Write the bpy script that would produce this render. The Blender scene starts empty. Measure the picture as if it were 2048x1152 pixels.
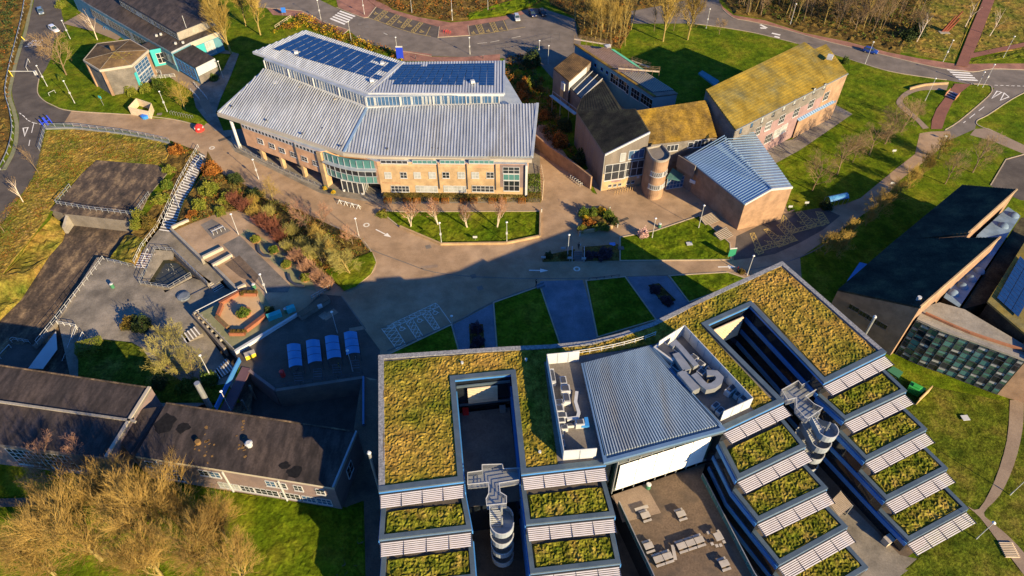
import bpy, bmesh, math, random
from mathutils import Vector, Matrix, noise
from mathutils.geometry import delaunay_2d_cdt
R = math.radians
random.seed(7)
SC = bpy.context.scene
COL = SC.collection

# ------------------------------------------------------------------ camera, sky, sun, exposure
CAM_H, PITCH, FPX = 95.0, 45.5, 1365.33
cam = bpy.data.cameras.new('camera'); cam.lens = 24; cam.sensor_width = 36
cam.clip_start = 1; cam.clip_end = 4000
camo = bpy.data.objects.new('camera', cam); COL.objects.link(camo)
camo.location = (0, 0, CAM_H); camo.rotation_euler = (R(90 - PITCH), 0, 0)
SC.camera = camo

SUN_AZ, SUN_EL = 134.0, 20.5        # direction the shadows fall (from +X, anticlockwise), height of the sun
wd = bpy.data.worlds.new('World'); SC.world = wd; wd.use_nodes = True
nt = wd.node_tree; nt.nodes.clear()
bg = nt.nodes.new('ShaderNodeBackground'); wo = nt.nodes.new('ShaderNodeOutputWorld')
sky = nt.nodes.new('ShaderNodeTexSky'); sky.sky_type = 'NISHITA'; sky.sun_disc = False
sky.sun_elevation = R(SUN_EL); sky.sun_rotation = R(90 - (SUN_AZ - 180)); sky.air_density = 1.0; sky.dust_density = 0.4; sky.ozone_density = 4.0
bg.inputs[1].default_value = 0.056
tint = nt.nodes.new('ShaderNodeMix'); tint.data_type = 'RGBA'; tint.blend_type = 'MULTIPLY'; tint.inputs[0].default_value = 1; tint.inputs[7].default_value = (.40, .96, 1.62, 1)
nt.links.new(sky.outputs[0], tint.inputs[6]); nt.links.new(tint.outputs[2], bg.inputs[0]); nt.links.new(bg.outputs[0], wo.inputs[0])
sl = bpy.data.lights.new('sun', 'SUN'); sl.energy = 5.0; sl.angle = R(0.5); sl.color = (1.0, 0.77, 0.43)
so = bpy.data.objects.new('sun', sl); COL.objects.link(so)
a = R(SUN_AZ); e = R(SUN_EL)
sd = Vector((math.cos(a) * math.cos(e), math.sin(a) * math.cos(e), -math.sin(e)))
so.rotation_euler = sd.to_track_quat('-Z', 'Y').to_euler(); so.location = (60, -60, 120)
SC.view_settings.view_transform = 'Standard'; SC.view_settings.look = 'None'
SC.view_settings.exposure = 1.22; SC.view_settings.gamma = 1.0; SC.view_settings.use_curve_mapping = False
SC.cycles.max_bounces = 5; SC.cycles.diffuse_bounces = 3; SC.cycles.glossy_bounces = 3; SC.cycles.transmission_bounces = 2
SC.cycles.use_denoising = True

# ------------------------------------------------------------------ survey: sighting of the plan from the photograph's station
_st, _ct = math.sin(R(PITCH)), math.cos(R(PITCH))
def G(u, v, z=0.0):
    x = u - 1024.0; y = 576.0 - v
    d = (x, y * _st + FPX * _ct, y * _ct - FPX * _st)
    s = (z - CAM_H) / d[2]
    return Vector((d[0] * s, d[1] * s, z))
def PL(pts, z=0.0):
    return [G(p[0], p[1], p[2] if len(p) > 2 else z) for p in pts]
def fr(ox, oy, s=0.26042):           # coordinates read in an enlarged survey sheet
    return lambda *q: [(ox + q[i] * s, oy + q[i + 1] * s) for i in range(0, len(q), 2)]
z00, z40, z72, z104, z152 = fr(0, 0), fr(400, 0), fr(720, 0), fr(1040, 0), fr(1528, 0)
m0, m40, m72, m104, m152 = fr(0, 240), fr(400, 240), fr(720, 240), fr(1040, 240), fr(1528, 240)
l0, l36, l72, l110, l152 = fr(0, 480), fr(360, 480), fr(720, 480), fr(1100, 480), fr(1528, 480)
k0, k72, k72b = fr(0, 852), fr(720, 680), fr(720, 852)
k110, k110b, k152, k152b = fr(1100, 680), fr(1100, 852), fr(1528, 680), fr(1528, 852)
dz = fr(340, 560, .1371); tz = fr(340, 410, .16495); pz = fr(1440, 400, .13672); bz = fr(640, 20, .10763); ez = fr(640, 300, .10763)
oz = fr(160, 0, .17365); az = fr(1080, 60, .17361); wz = fr(1180, 260, .13889); sz = fr(420, 690, .17365); cz = fr(1800, 380, .27778); hz = fr(0, 640, .12152)

def curve(pts, n=5, closed=False):
    out = []; N = len(pts)
    rng = range(N if closed else N - 1)
    for i in rng:
        g = (lambda k: pts[k % N]) if closed else (lambda k: pts[max(0, min(N - 1, k))])
        p0, p1, p2, p3 = g(i - 1), g(i), g(i + 1), g(i + 2)
        for j in range(n):
            t = j / n
            out.append(tuple(.5 * (2 * p1[k] + (p2[k] - p0[k]) * t + (2 * p0[k] - 5 * p1[k] + 4 * p2[k] - p3[k]) * t * t + (3 * p1[k] - p0[k] - 3 * p2[k] + p3[k]) * t ** 3) for k in range(2)))
    if not closed: out.append(tuple(pts[-1][:2]))
    return out

# ------------------------------------------------------------------ materials
MT = {}
def mat(name, c1, c2=None, c3=None, scale=.6, rough=.85, metal=0.0, bump=0.0, bscale=6.0, detail=6, fine=0.0, fscale=9.0, stripe=None, spec=.35, stretch=None, stain=0.0, sscale=.3):
    m = bpy.data.materials.new(name); m.use_nodes = True
    t = m.node_tree; N = t.nodes; L = t.links
    b = N['Principled BSDF']; b.inputs['Roughness'].default_value = rough; b.inputs['Metallic'].default_value = metal
    b.inputs['Specular IOR Level'].default_value = spec
    g = N.new('ShaderNodeNewGeometry'); pos = g.outputs['Position']
    if stretch:
        mp = N.new('ShaderNodeMapping'); mp.inputs['Scale'].default_value = stretch[:3]
        if len(stretch) > 3: mp.inputs['Rotation'].default_value = (0, 0, R(stretch[3]))
        L.new(pos, mp.inputs[0]); pos = mp.outputs[0]
    def nz(sc, det=detail, p=None):
        n = N.new('ShaderNodeTexNoise'); n.inputs['Scale'].default_value = sc; n.inputs['Detail'].default_value = det; n.inputs['Roughness'].default_value = .62
        L.new(p or pos, n.inputs['Vector']); return n
    if c2:
        n = nz(scale); r = N.new('ShaderNodeValToRGB'); el = r.color_ramp.elements
        el[0].position = .33; el[1].position = .67
        el[0].color = (*c1, 1); el[1].color = (*(c3 or c2), 1)
        if c3: k = el.new(.5); k.color = (*c2, 1)
        L.new(n.outputs['Fac'], r.inputs[0]); out = r.outputs[0]
    else:
        rgb = N.new('ShaderNodeRGB'); rgb.outputs[0].default_value = (*c1, 1); out = rgb.outputs[0]
    if fine:
        n2 = nz(fscale, 4, g.outputs['Position']); mr = N.new('ShaderNodeMapRange'); mr.inputs[1].default_value = .3; mr.inputs[2].default_value = .7
        mr.inputs[3].default_value = 1 - fine; mr.inputs[4].default_value = 1 + fine * .8
        L.new(n2.outputs['Fac'], mr.inputs[0])
        mx = N.new('ShaderNodeMix'); mx.data_type = 'RGBA'; mx.blend_type = 'MULTIPLY'; mx.inputs[0].default_value = 1
        L.new(out, mx.inputs[6]); L.new(mr.outputs[0], mx.inputs[7]); out = mx.outputs[2]
    if stain:
        n4 = nz(sscale, 8, pos); mr = N.new('ShaderNodeMapRange'); mr.inputs[1].default_value = .38; mr.inputs[2].default_value = .62; mr.inputs[3].default_value = 1 - stain; mr.inputs[4].default_value = 1 + stain * .5
        L.new(n4.outputs['Fac'], mr.inputs[0]); mx = N.new('ShaderNodeMix'); mx.data_type = 'RGBA'; mx.blend_type = 'MULTIPLY'; mx.inputs[0].default_value = 1
        L.new(out, mx.inputs[6]); L.new(mr.outputs[0], mx.inputs[7]); out = mx.outputs[2]
    L.new(out, b.inputs['Base Color'])
    if bump:
        n3 = nz(bscale, 5, g.outputs['Position']); bp = N.new('ShaderNodeBump'); bp.inputs['Strength'].default_value = bump; bp.inputs['Distance'].default_value = .12
        L.new(n3.outputs['Fac'], bp.inputs['Height']); L.new(bp.outputs[0], b.inputs['Normal'])
    MT[name] = m
    return m
def glassy(name, c, rough=.08, spec=.6, c2=None, scale=.5):
    return mat(name, c, c2 or tuple(x * .6 for x in c), scale=scale, rough=rough, spec=spec)

mat('lawn', (0.055, 0.102, 0.004), (0.105, 0.148, 0.006), (0.175, 0.178, 0.014), scale=.16, fine=.45, fscale=2.2, bump=.8, bscale=3.5, rough=1, spec=.05, stain=.35, sscale=.5)
mat('meadow', (0.085, 0.115, 0.014), (0.2, 0.16, 0.03), (0.29, 0.175, 0.045), scale=.16, fine=.5, fscale=2.6, bump=.9, bscale=3, rough=1, spec=.05, stain=.4, sscale=.6)
mat('meadow_green', (0.05, 0.08, 0.006), (0.1, 0.12, 0.01), (0.17, 0.145, 0.025), scale=.20, fine=.5, fscale=2.4, bump=.9, bscale=3, rough=1, spec=.05, stain=.4, sscale=.6)
mat('leaf_litter', (0.05, 0.036, 0.014), (0.12, 0.078, 0.022), (0.18, 0.13, 0.035), scale=.35, fine=.5, fscale=3, bump=.8, rough=1, spec=.05)
mat('sedum', (0.09, 0.115, 0.01), (0.25, 0.185, 0.03), (0.35, 0.205, 0.05), scale=.11, fine=.5, fscale=4.5, bump=.25, bscale=6, rough=1, spec=.05, stain=.45, sscale=.8)
mat('sedum_green', (0.065, 0.095, 0.008), (0.165, 0.16, 0.018), (0.29, 0.205, 0.05), scale=.55, fine=.55, fscale=4.5, bump=.25, bscale=6, rough=1, spec=.05, stain=.45, sscale=.8)
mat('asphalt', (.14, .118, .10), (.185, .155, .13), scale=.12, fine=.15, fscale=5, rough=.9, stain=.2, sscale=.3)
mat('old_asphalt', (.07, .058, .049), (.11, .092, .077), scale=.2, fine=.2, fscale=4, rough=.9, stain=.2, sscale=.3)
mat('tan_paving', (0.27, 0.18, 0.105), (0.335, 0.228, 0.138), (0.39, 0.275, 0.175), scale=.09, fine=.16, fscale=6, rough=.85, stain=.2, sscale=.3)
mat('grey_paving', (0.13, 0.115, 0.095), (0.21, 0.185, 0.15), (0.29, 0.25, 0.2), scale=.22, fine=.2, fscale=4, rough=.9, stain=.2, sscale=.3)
mat('stained_concrete', (.03, .024, .02), (.085, .06, .042), (.26, .18, .10), scale=.5, fine=.5, fscale=2.5, rough=.95, stretch=(1, .45, 1, 35))
mat('red_paving', (0.24, 0.115, 0.085), (0.31, 0.15, 0.105), scale=.3, fine=.2, fscale=5, rough=.9, stain=.2, sscale=.3)
mat('dark_red_path', (0.17, 0.07, 0.05), (0.23, 0.095, 0.065), scale=.3, fine=.2, fscale=5, rough=.9)
mat('brown_path', (0.22, 0.16, 0.115), (0.28, 0.21, 0.15), scale=.3, fine=.2, fscale=5)
mat('slate_paving', (0.13, 0.16, 0.2), (0.18, 0.21, 0.255), scale=.4, fine=.2, fscale=5, stain=.2, sscale=.3)
mat('kerb', (.34, .27, .19), (.44, .36, .26), scale=1.5)
mat('white_paint', (.62, .60, .56), (.78, .76, .72), scale=2)
mat('worn_white', (0.55, 0.52, 0.45), (0.7, 0.66, 0.58), scale=1.2, fine=.3)
mat('yellow_paint', (.42, .30, .08), (.55, .40, .13), scale=1.5)
mat('brick', (.50, .29, .175), (.60, .355, .21), scale=.5, fine=.12, fscale=12, rough=.9, stain=.15, sscale=.5)  # paler than the buff walls, making up for sunlight missing on the wing
mat('buff_brick', (0.36, 0.25, 0.14), (0.42, 0.295, 0.165), scale=.5, fine=.10, fscale=12, rough=.9, stain=.15, sscale=.5)
mat('red_brick', (.28, .12, .07), (.40, .19, .11), scale=.6, fine=.15, fscale=10)
mat('orange_brick', (0.26, 0.165, 0.105), (0.32, 0.205, 0.13), scale=.5, fine=.1, fscale=12, stain=.15, sscale=.5)
mat('grey_brick', (0.15, 0.13, 0.115), (0.21, 0.18, 0.155), scale=.6, fine=.2, fscale=8)
mat('purple_brick', (.16, .12, .12), (.22, .16, .15), scale=.6, fine=.2, fscale=8)
mat('cedar', (0.15, 0.13, 0.11), (0.2, 0.17, 0.145), scale=.6, fine=.2, fscale=8, stretch=(1, 1, .2), stain=.15, sscale=.5)
mat('pink_render', (0.23, 0.15, 0.155), (0.26, 0.175, 0.175), scale=.4, stain=.15, sscale=.5)
mat('cream_panel', (0.34, 0.3, 0.25), (0.4, 0.36, 0.29), scale=.5)
mat('rough_render', (0.13, 0.118, 0.105), (0.18, 0.16, 0.14), scale=.5, fine=.25, fscale=6, stain=.15, sscale=.5)
mat('white_board', (0.4, 0.41, 0.43), (0.46, 0.47, 0.48), scale=.5)
mat('concrete', (0.24, 0.22, 0.19), (0.32, 0.29, 0.24), scale=.4, fine=.15, fscale=4, stain=.15, sscale=.5)
mat('dark_concrete', (.13, .115, .10), (.20, .175, .15), scale=.4, fine=.2, fscale=4)
mat('white_wall', (.40, .42, .44), (.50, .51, .52), scale=.3)
mat('metal_roof', (0.22, 0.27, 0.34), (0.27, 0.31, 0.36), (0.29, 0.28, 0.25), scale=.12, stretch=(1, .12, 1), stain=.18, sscale=.8, fine=.1, fscale=.8, rough=.42, metal=.35, spec=.5)
mat('metal_rib', (0.52, 0.55, 0.58), (0.6, 0.61, 0.6), scale=.15, stretch=(1, .12, 1), stain=.2, sscale=.8, rough=.4, metal=.3, spec=.5)
mat('blue_roof', (0.24, 0.37, 0.52), (0.3, 0.43, 0.57), scale=.2, rough=.4, metal=.35)
mat('blue_trim', (.09, .17, .30), (.13, .22, .36), scale=.4, rough=.45, metal=.2)
mat('roof_trim', (.30, .34, .39), (.42, .46, .50), scale=.5, rough=.5, metal=.3)
mat('parapet_metal', (.07, .105, .14), (.11, .15, .185), scale=.5, rough=.45, metal=.3)
mat('shingle_ballast', (.13, .14, .16), (.30, .30, .31), scale=3, fine=.4, fscale=5)
mat('atrium_metal', (.10, .155, .20), (.14, .19, .235), (.17, .17, .16), scale=.12, rough=.38, metal=.45, spec=.5)
mat('atrium_rib', (.34, .44, .53), (.40, .50, .58), (.42, .42, .38), scale=.15, rough=.4, metal=.3, stretch=(1, .15, 1), stain=.15, sscale=.8)
mat('bright_white', (.74, .73, .71), (.82, .81, .79), scale=.5)
mat('sand_floor', (.42, .28, .15), (.50, .34, .19), scale=.8, fine=.1)
mat('flat_blue', (.13, .20, .29), (.18, .26, .36), scale=.5, stain=.3)
mat('galvanised', (0.28, 0.3, 0.31), (0.38, 0.39, 0.39), scale=1, rough=.45, metal=.5)
mat('white_steel', (0.42, 0.43, 0.44), (0.5, 0.51, 0.51), scale=1, rough=.4)
mat('louvre_blade', (0.46, 0.43, 0.47), (0.54, 0.51, 0.54), scale=.8, rough=.5)
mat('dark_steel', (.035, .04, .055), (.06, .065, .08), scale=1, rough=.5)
mat('solar_cell', (0.008, 0.035, 0.12), (0.014, 0.052, 0.165), scale=1.2, rough=.18, spec=.6)
mat('solar_frame', (.04, .09, .22), rough=.4, metal=.3)
mat('moss_tile', (0.11, 0.075, 0.03), (0.22, 0.14, 0.03), (0.33, 0.205, 0.025), scale=.22, fine=.4, fscale=3.2, bump=.5, bscale=4, rough=.95, spec=.1, stain=.35, sscale=.5)
mat('moss_tile_grey', (0.17, 0.155, 0.075), (0.25, 0.185, 0.04), (0.33, 0.22, 0.03), scale=.14, fine=.25, fscale=4, rough=.95, spec=.1, stain=.3, sscale=.35)
mat('brown_tile', (.07, .05, .03), (.13, .085, .045), (.20, .13, .06), scale=.3, fine=.3, fscale=4, rough=.95, spec=.1)
mat('dark_tile', (0.03, 0.03, 0.024), (0.055, 0.05, 0.036), (0.1, 0.09, 0.052), scale=.3, fine=.4, fscale=4, rough=1, spec=.02)
mat('felt_roof', (.028, .023, .022), (.055, .042, .038), (.075, .055, .045), scale=.2, fine=.25, fscale=3, rough=.9, stretch=(1, .3, 1, 20), stain=.5, sscale=.9)
mat('lichen', (.15, .085, .03), (.22, .13, .045), scale=3, rough=1)
mat('tar_patch', (.012, .012, .014), (.02, .02, .022), scale=2, rough=1, spec=0)  # also the black of the painted shade in the platform wall
mat('batten_roof', (.20, .13, .10), (.28, .19, .15), scale=.6, fine=.2, fscale=4, stretch=(1, 1, 1))
mat('green_sheet', (.09, .42, .24), (.12, .48, .29), scale=1)
mat('blue_wall', (.07, .19, .25), (.10, .24, .30), scale=.4)
mat('teal_panel', (.035, .33, .36), (.05, .40, .42), scale=.6)
mat('teal_glass', (.05, .15, .15), (.08, .20, .20), scale=.4, rough=.12, spec=.6)
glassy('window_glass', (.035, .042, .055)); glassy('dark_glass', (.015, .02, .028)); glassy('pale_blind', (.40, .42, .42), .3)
glassy('sky_glass', (.05, .12, .24), .1, .7); glassy('curtain_glass', (.02, .045, .035), .1, .6, (.06, .13, .10), .35)
mat('blue_band', (0.04, 0.17, 0.46), (0.06, 0.22, 0.52), scale=.3, rough=.5)
mat('timber', (.40, .26, .12), (.55, .37, .19), scale=1.2, fine=.2, stretch=(1, 1, .3))
mat('pale_timber', (.50, .40, .28), (.62, .50, .36), scale=1)
mat('grey_timber', (.33, .30, .27), (.43, .39, .35), scale=1)
mat('polycarbonate', (0.05, 0.19, 0.4), (0.07, 0.23, 0.46), scale=.6, rough=.25, spec=.5)
mat('rubber', (.02, .02, .02), rough=.9)
mat('black_plastic', (.025, .027, .03), (.04, .04, .045), rough=.6)
mat('red_plastic', (.60, .035, .03), rough=.4); mat('yellow_plastic', (.70, .52, .04), rough=.5)
mat('blue_sign', (.02, .05, .55), rough=.4); mat('sign_blue', (.03, .16, .62), rough=.4); mat('green_sign', (.03, .22, .13), rough=.4)
mat('green_plastic', (.05, .18, .10), rough=.5); mat('skip_green', (.03, .30, .06), (.05, .36, .08), rough=.5)
mat('blue_plastic', (.04, .22, .55), rough=.4)
mat('rust', (.13, .035, .02), (.22, .06, .03), scale=2, rough=.9)
mat('terracotta', (.28, .12, .06), (.36, .16, .085), scale=1)
mat('red_timber', (0.19, 0.06, 0.03), (0.27, 0.095, 0.045), scale=1.2, fine=.2)
mat('brown_floor', (.115, .08, .055), (.15, .105, .07), (.08, .062, .048), scale=.25, fine=.3, fscale=4, stain=.2, sscale=.3)
mat('purple_deck', (.10, .055, .07), (.13, .07, .085), scale=.5)
mat('water', (0.03, 0.035, 0.028), (0.05, 0.05, 0.035), scale=.5, rough=.12, spec=.5)
mat('moss_edge', (.16, .17, .09), (.24, .23, .13), scale=.6, fine=.2)
mat('bark', (.14, .10, .06), (.22, .155, .09), scale=2)
mat('mossy_bark', (.22, .17, .055), (.33, .25, .08), scale=1.5)
mat('pale_bark', (.52, .42, .33), (.66, .55, .44), scale=2)
mat('twig_gold', (0.26, 0.175, 0.038), (0.41, 0.285, 0.06), scale=.6)
mat('twig_honey', (.24,.15,.04), (.37,.24,.06), scale=.4)
mat('twig_brown', (.19, .125, .06), (.30, .20, .095), scale=.6)
mat('twig_pink', (0.26, 0.14, 0.085), (0.38, 0.21, 0.13), scale=.6)
mat('twig_red', (0.14, 0.045, 0.028), (0.22, 0.08, 0.045), scale=.6)
mat('twig_olive', (.22, .20, .05), (.34, .29, .08), scale=.6)
mat('leaf_green', (.035, .075, .008), (.075, .115, .012), (.14, .16, .02), scale=.9, rough=.8, spec=.2)
mat('leaf_dark', (.015, .03, .008), (.03, .05, .012), (.055, .07, .018), scale=.9, rough=.8, spec=.2)
mat('leaf_lime', (0.08, 0.11, 0.01), (0.14, 0.16, 0.018), (0.22, 0.2, 0.03), scale=.9, rough=.8, spec=.2)
mat('leaf_yellow', (.40, .26, .015), (.55, .36, .02), scale=.9, rough=.8, spec=.2)
mat('leaf_rust', (.13, .045, .012), (.24, .09, .02), (.32, .15, .03), scale=.7, rough=.9, spec=.1)
mat('leaf_hedge', (.06, .06, .014), (.12, .09, .02), (.18, .12, .03), scale=.8, rough=.9, spec=.1)
mat('leaf_plum', (.04, .025, .04), (.075, .045, .06), scale=.9, rough=.9)
mat('blossom', (.50, .30, .26), (.62, .42, .38), scale=1)
for n_, c_ in (('silver', (.52, .54, .57)), ('white', (.78, .78, .78)), ('navy', (.015, .025, .09)), ('black', (.02, .02, .025)), ('blue', (.02, .07, .35)), ('slate', (.16, .22, .28))):
    mat('car_' + n_, c_, rough=.25, metal=.3, spec=.6)
mat('car_glass', (.03, .05, .06), rough=.08, spec=.7); mat('lamp_glass', (.75, .75, .72), rough=.3); mat('tail_red', (.5, .02, .02), rough=.3)
mat('skin', (.50, .32, .24), rough=.6); mat('black_cloth', (.02, .02, .025), rough=.9); mat('hair', (.03, .02, .015), rough=.7)

# ------------------------------------------------------------------ objects
def link(name, me, parent=None, loc=None):
    o = bpy.data.objects.new(name, me); COL.objects.link(o)
    if parent is not None: o.parent = parent
    if loc is not None: o.location = loc
    return o
def tag(o, label=None, cat=None, group=None, kind=None):
    if label: o['label'] = label
    if cat: o['category'] = cat
    if group: o['group'] = group
    if kind: o['kind'] = kind
    return o
def thing(name, label, cat, loc=(0, 0, 0), group=None, rz=0):
    o = bpy.data.objects.new(name, None); COL.objects.link(o); o.empty_display_size = .5
    o.location = Vector(loc); o.rotation_euler[2] = rz
    return tag(o, label, cat, group)
def wloc(o):
    p = Vector((0, 0, 0))
    while o is not None: p += o.location; o = o.parent
    return p
UP = Vector((0, 0, 1))
class MB:
    def __init__(s): s.v = []; s.f = []; s.m = []; s.mats = []
    def mi(s, m):
        if m is None: return 0
        if m not in s.mats: s.mats.append(m)
        return s.mats.index(m)
    def face(s, pts, m=None):
        n = len(s.v); s.v += [Vector(p) for p in pts]; s.f.append(list(range(n, n + len(pts)))); s.m.append(s.mi(m)); return s
    def prism(s, poly, z0, z1, m=None, mt=None, bottom=True):
        n = len(poly); b = len(s.v)
        if sum(poly[i][0] * poly[(i + 1) % n][1] - poly[(i + 1) % n][0] * poly[i][1] for i in range(n)) < 0: poly = poly[::-1]
        zt = (lambda p: z1) if z1 is not None else (lambda p: p[2])
        s.v += [Vector((p[0], p[1], z0)) for p in poly] + [Vector((p[0], p[1], zt(p))) for p in poly]
        k = s.mi(m)
        for i in range(n): s.f.append([b + i, b + (i + 1) % n, b + n + (i + 1) % n, b + n + i]); s.m.append(k)
        s.f.append([b + n + i for i in range(n)]); s.m.append(s.mi(mt) if mt else k)
        if bottom: s.f.append([b + n - 1 - i for i in range(n)]); s.m.append(k)
        return s
    def hexa(s, lo, hi, m=None):     # two matching rings
        n = len(lo); b = len(s.v); s.v += [Vector(p) for p in lo] + [Vector(p) for p in hi]; k = s.mi(m)
        for i in range(n): s.f.append([b + i, b + (i + 1) % n, b + n + (i + 1) % n, b + n + i]); s.m.append(k)
        s.f.append([b + n + i for i in range(n)]); s.f.append([b + n - 1 - i for i in range(n)]); s.m += [k, k]
        return s
    def box(s, c, ax, ay, az, m=None):     # centre-bottom origin corner c and three edge vectors
        c = Vector(c); ax = Vector(ax); ay = Vector(ay); az = Vector(az)
        return s.hexa([c, c + ax, c + ax + ay, c + ay], [c + az, c + ax + az, c + ax + ay + az, c + ay + az], m)
    def cbox(s, c, sx, sy, sz, rz=0, m=None):    # centred on c in plan, standing on c
        x = Vector((math.cos(rz), math.sin(rz), 0)); y = Vector((-x.y, x.x, 0)); c = Vector(c)
        return s.box(c - x * sx / 2 - y * sy / 2, x * sx, y * sy, UP * sz, m)
    def tube(s, p, q, r0, r1=None, n=6, m=None, cap=True):
        p = Vector(p); q = Vector(q); r1 = r0 if r1 is None else r1
        d = (q - p); d = d.normalized() if d.length > 1e-6 else UP
        x = d.orthogonal().normalized(); y = d.cross(x); b = len(s.v); k = s.mi(m)
        for c, r in ((p, r0), (q, r1)):
            s.v += [c + x * math.cos(2 * math.pi * i / n) * r + y * math.sin(2 * math.pi * i / n) * r for i in range(n)]
        for i in range(n): s.f.append([b + i, b + (i + 1) % n, b + n + (i + 1) % n, b + n + i]); s.m.append(k)
        if cap: s.f.append([b + n + i for i in range(n)]); s.m.append(k)
        return s
    def ribbon(s, pts, w, z0, z1, m=None, closed=False, off=0.0, zs=None):   # strip of width w along a plan line
        P = [Vector((p[0], p[1])) for p in pts]; n = len(P); L = []; Rr = []
        for i in range(n):
            a = P[i - 1] if (i or closed) else None; c = P[(i + 1) % n] if (i < n - 1 or closed) else None
            d1 = (P[i] - a).normalized() if a is not None and (P[i] - a).length > 1e-6 else None
            d2 = (c - P[i]).normalized() if c is not None and (c - P[i]).length > 1e-6 else None
            d1 = d1 or d2 or Vector((1, 0)); d2 = d2 or d1
            n1 = Vector((-d1.y, d1.x)); n2 = Vector((-d2.y, d2.x)); nn = (n1 + n2)
            nn = nn.normalized() if nn.length > .05 else n1
            k = 1 / max(.35, nn.dot(n1))
            L.append(P[i] + nn * (off + w / 2) * k); Rr.append(P[i] + nn * (off - w / 2) * k)
        kk = s.mi(m)
        for i in range(n if closed else n - 1):
            j = (i + 1) % n
            za, zb = (zs[i], zs[j]) if zs else (0, 0)
            lo = [(*Rr[i], z0 + za), (*Rr[j], z0 + zb), (*L[j], z0 + zb), (*L[i], z0 + za)]; hi = [(x, y, z + z1 - z0) for x, y, z in lo]
            b = len(s.v); s.v += [Vector(p) for p in lo + hi]
            q = [[0, 1, 5, 4], [2, 3, 7, 6], [4, 5, 6, 7], [3, 2, 1, 0]]
            if not closed and i == 0: q.append([3, 0, 4, 7])
            if not closed and i == n - 2: q.append([1, 2, 6, 5])
            for f in q: s.f.append([b + t for t in f]); s.m.append(kk)
        return s
    def mesh(s, name, mats=None, org=(0, 0, 0), smooth=False):
        me = bpy.data.meshes.new(name); o = Vector(org)
        me.from_pydata([tuple(p - o) for p in s.v], [], s.f)
        for m in ([mats] if isinstance(mats, str) else (mats or s.mats)): me.materials.append(MT[m])
        if s.mats and not mats and len(s.mats) > 1: me.polygons.foreach_set('material_index', s.m)
        if smooth: me.polygons.foreach_set('use_smooth', [True] * len(me.polygons))
        me.update(); return me
    def build(s, name, m=None, parent=None, smooth=False, label=None, cat=None, group=None, kind=None):
        o = link(name, s.mesh(name, m, wloc(parent) if parent is not None else (0, 0, 0), smooth), parent)
        return tag(o, label, cat, group, kind)
def copy_tree(o, parent=None):
    c = o.copy(); COL.objects.link(c)
    if parent is not None: c.parent = parent
    for ch in list(o.children): copy_tree(ch, c)
    return c
def solid(name, label, cat, m, mb, group=None, smooth=False):      # a thing that is one mesh
    return mb.build(name, m, None, smooth, label, cat, group)

def inpoly(x, y, P):
    r = False; j = len(P) - 1
    for i in range(len(P)):
        if (P[i][1] > y) != (P[j][1] > y) and x < (P[j][0] - P[i][0]) * (y - P[i][1]) / (P[j][1] - P[i][1]) + P[i][0]: r = not r
        j = i
    return r
def dist_edge(x, y, P):
    best = 1e9
    for i in range(len(P)):
        a = P[i]; b = P[(i + 1) % len(P)]; dx = b[0] - a[0]; dy = b[1] - a[1]; l = dx * dx + dy * dy
        t = max(0, min(1, ((x - a[0]) * dx + (y - a[1]) * dy) / l)) if l else 0
        d = math.hypot(x - a[0] - t * dx, y - a[1] - t * dy)
        if d < best: best = d
    return best
def patch(name, poly, m, z=None, cell=None, amp=0.0, holes=(), kind='structure', parent=None, label=None, rows=None, nscale=.9, lift=0.0, cat=None):
    """A ground sheet (or planted surface) over a plan polygon; uneven when cell and amp are given."""
    P = [Vector(p) for p in poly]
    if z is not None: P = [Vector((p.x, p.y, z)) for p in P]
    v2 = [Vector((p.x, p.y)) for p in P]; zz = [p.z for p in P]; n = len(v2); edges = []; faces = [list(range(n))]
    for h in holes:
        b = len(v2); v2 += [Vector((p[0], p[1])) for p in h]; zz += [P[0].z] * len(h)
        edges += [(b + i, b + (i + 1) % len(h)) for i in range(len(h))]
    if cell:
        xs = [p.x for p in P]; ys = [p.y for p in P]
        y = min(ys) + cell * .5; k = 0
        while y < max(ys):
            x = min(xs) + cell * (.5 if k % 2 else .15)
            while x < max(xs):
                jx = x + random.uniform(-.3, .3) * cell; jy = y + random.uniform(-.3, .3) * cell
                if inpoly(jx, jy, P) and dist_edge(jx, jy, P) > cell * .35 and not any(inpoly(jx, jy, h) for h in holes):
                    v2.append(Vector((jx, jy))); zz.append(None)
                x += cell
            y += cell; k += 1
    r = delaunay_2d_cdt(v2, edges, faces, 1, 1e-5)
    vs, tris, src = r[0], r[2], r[3]
    z0 = P[0].z; flat = max(abs(p.z - z0) for p in P) < 1e-6
    out = []
    for i, q in enumerate(vs):
        zi = next((zz[k] for k in src[i] if zz[k] is not None), None) if src[i] else None
        if zi is None:
            zi = z0
            if not flat:      # inverse-distance height from the rim
                w = 0; acc = 0
                for p in P:
                    k = 1 / (1e-3 + (p.x - q.x) ** 2 + (p.y - q.y) ** 2); w += k; acc += k * p.z
                zi = acc / w
            if amp:
                nn = noise.fractal(Vector((q.x * nscale * .4, q.y * nscale * .4, 3.1)), .8, 2.1, 3) * .4 + .1 + random.random() ** 2 * .95
                if rows: nn = nn * .75 + .35 * (.5 + .5 * math.sin((q.x * rows[0] + q.y * rows[1])))
                zi += lift + amp * max(0, nn)
        out.append((q.x, q.y, zi))
    if holes: tris = [t for t in tris if not any(inpoly(sum(vs[k].x for k in t) / 3, sum(vs[k].y for k in t) / 3, h) for h in holes)]
    me = bpy.data.meshes.new(name); org = wloc(parent) if parent is not None else Vector((0, 0, 0))
    me.from_pydata([tuple(Vector(p) - org) for p in out], [], [list(t) for t in tris]); me.materials.append(MT[m]); me.update()
    return tag(link(name, me, parent), label, cat, None, kind)
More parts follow.
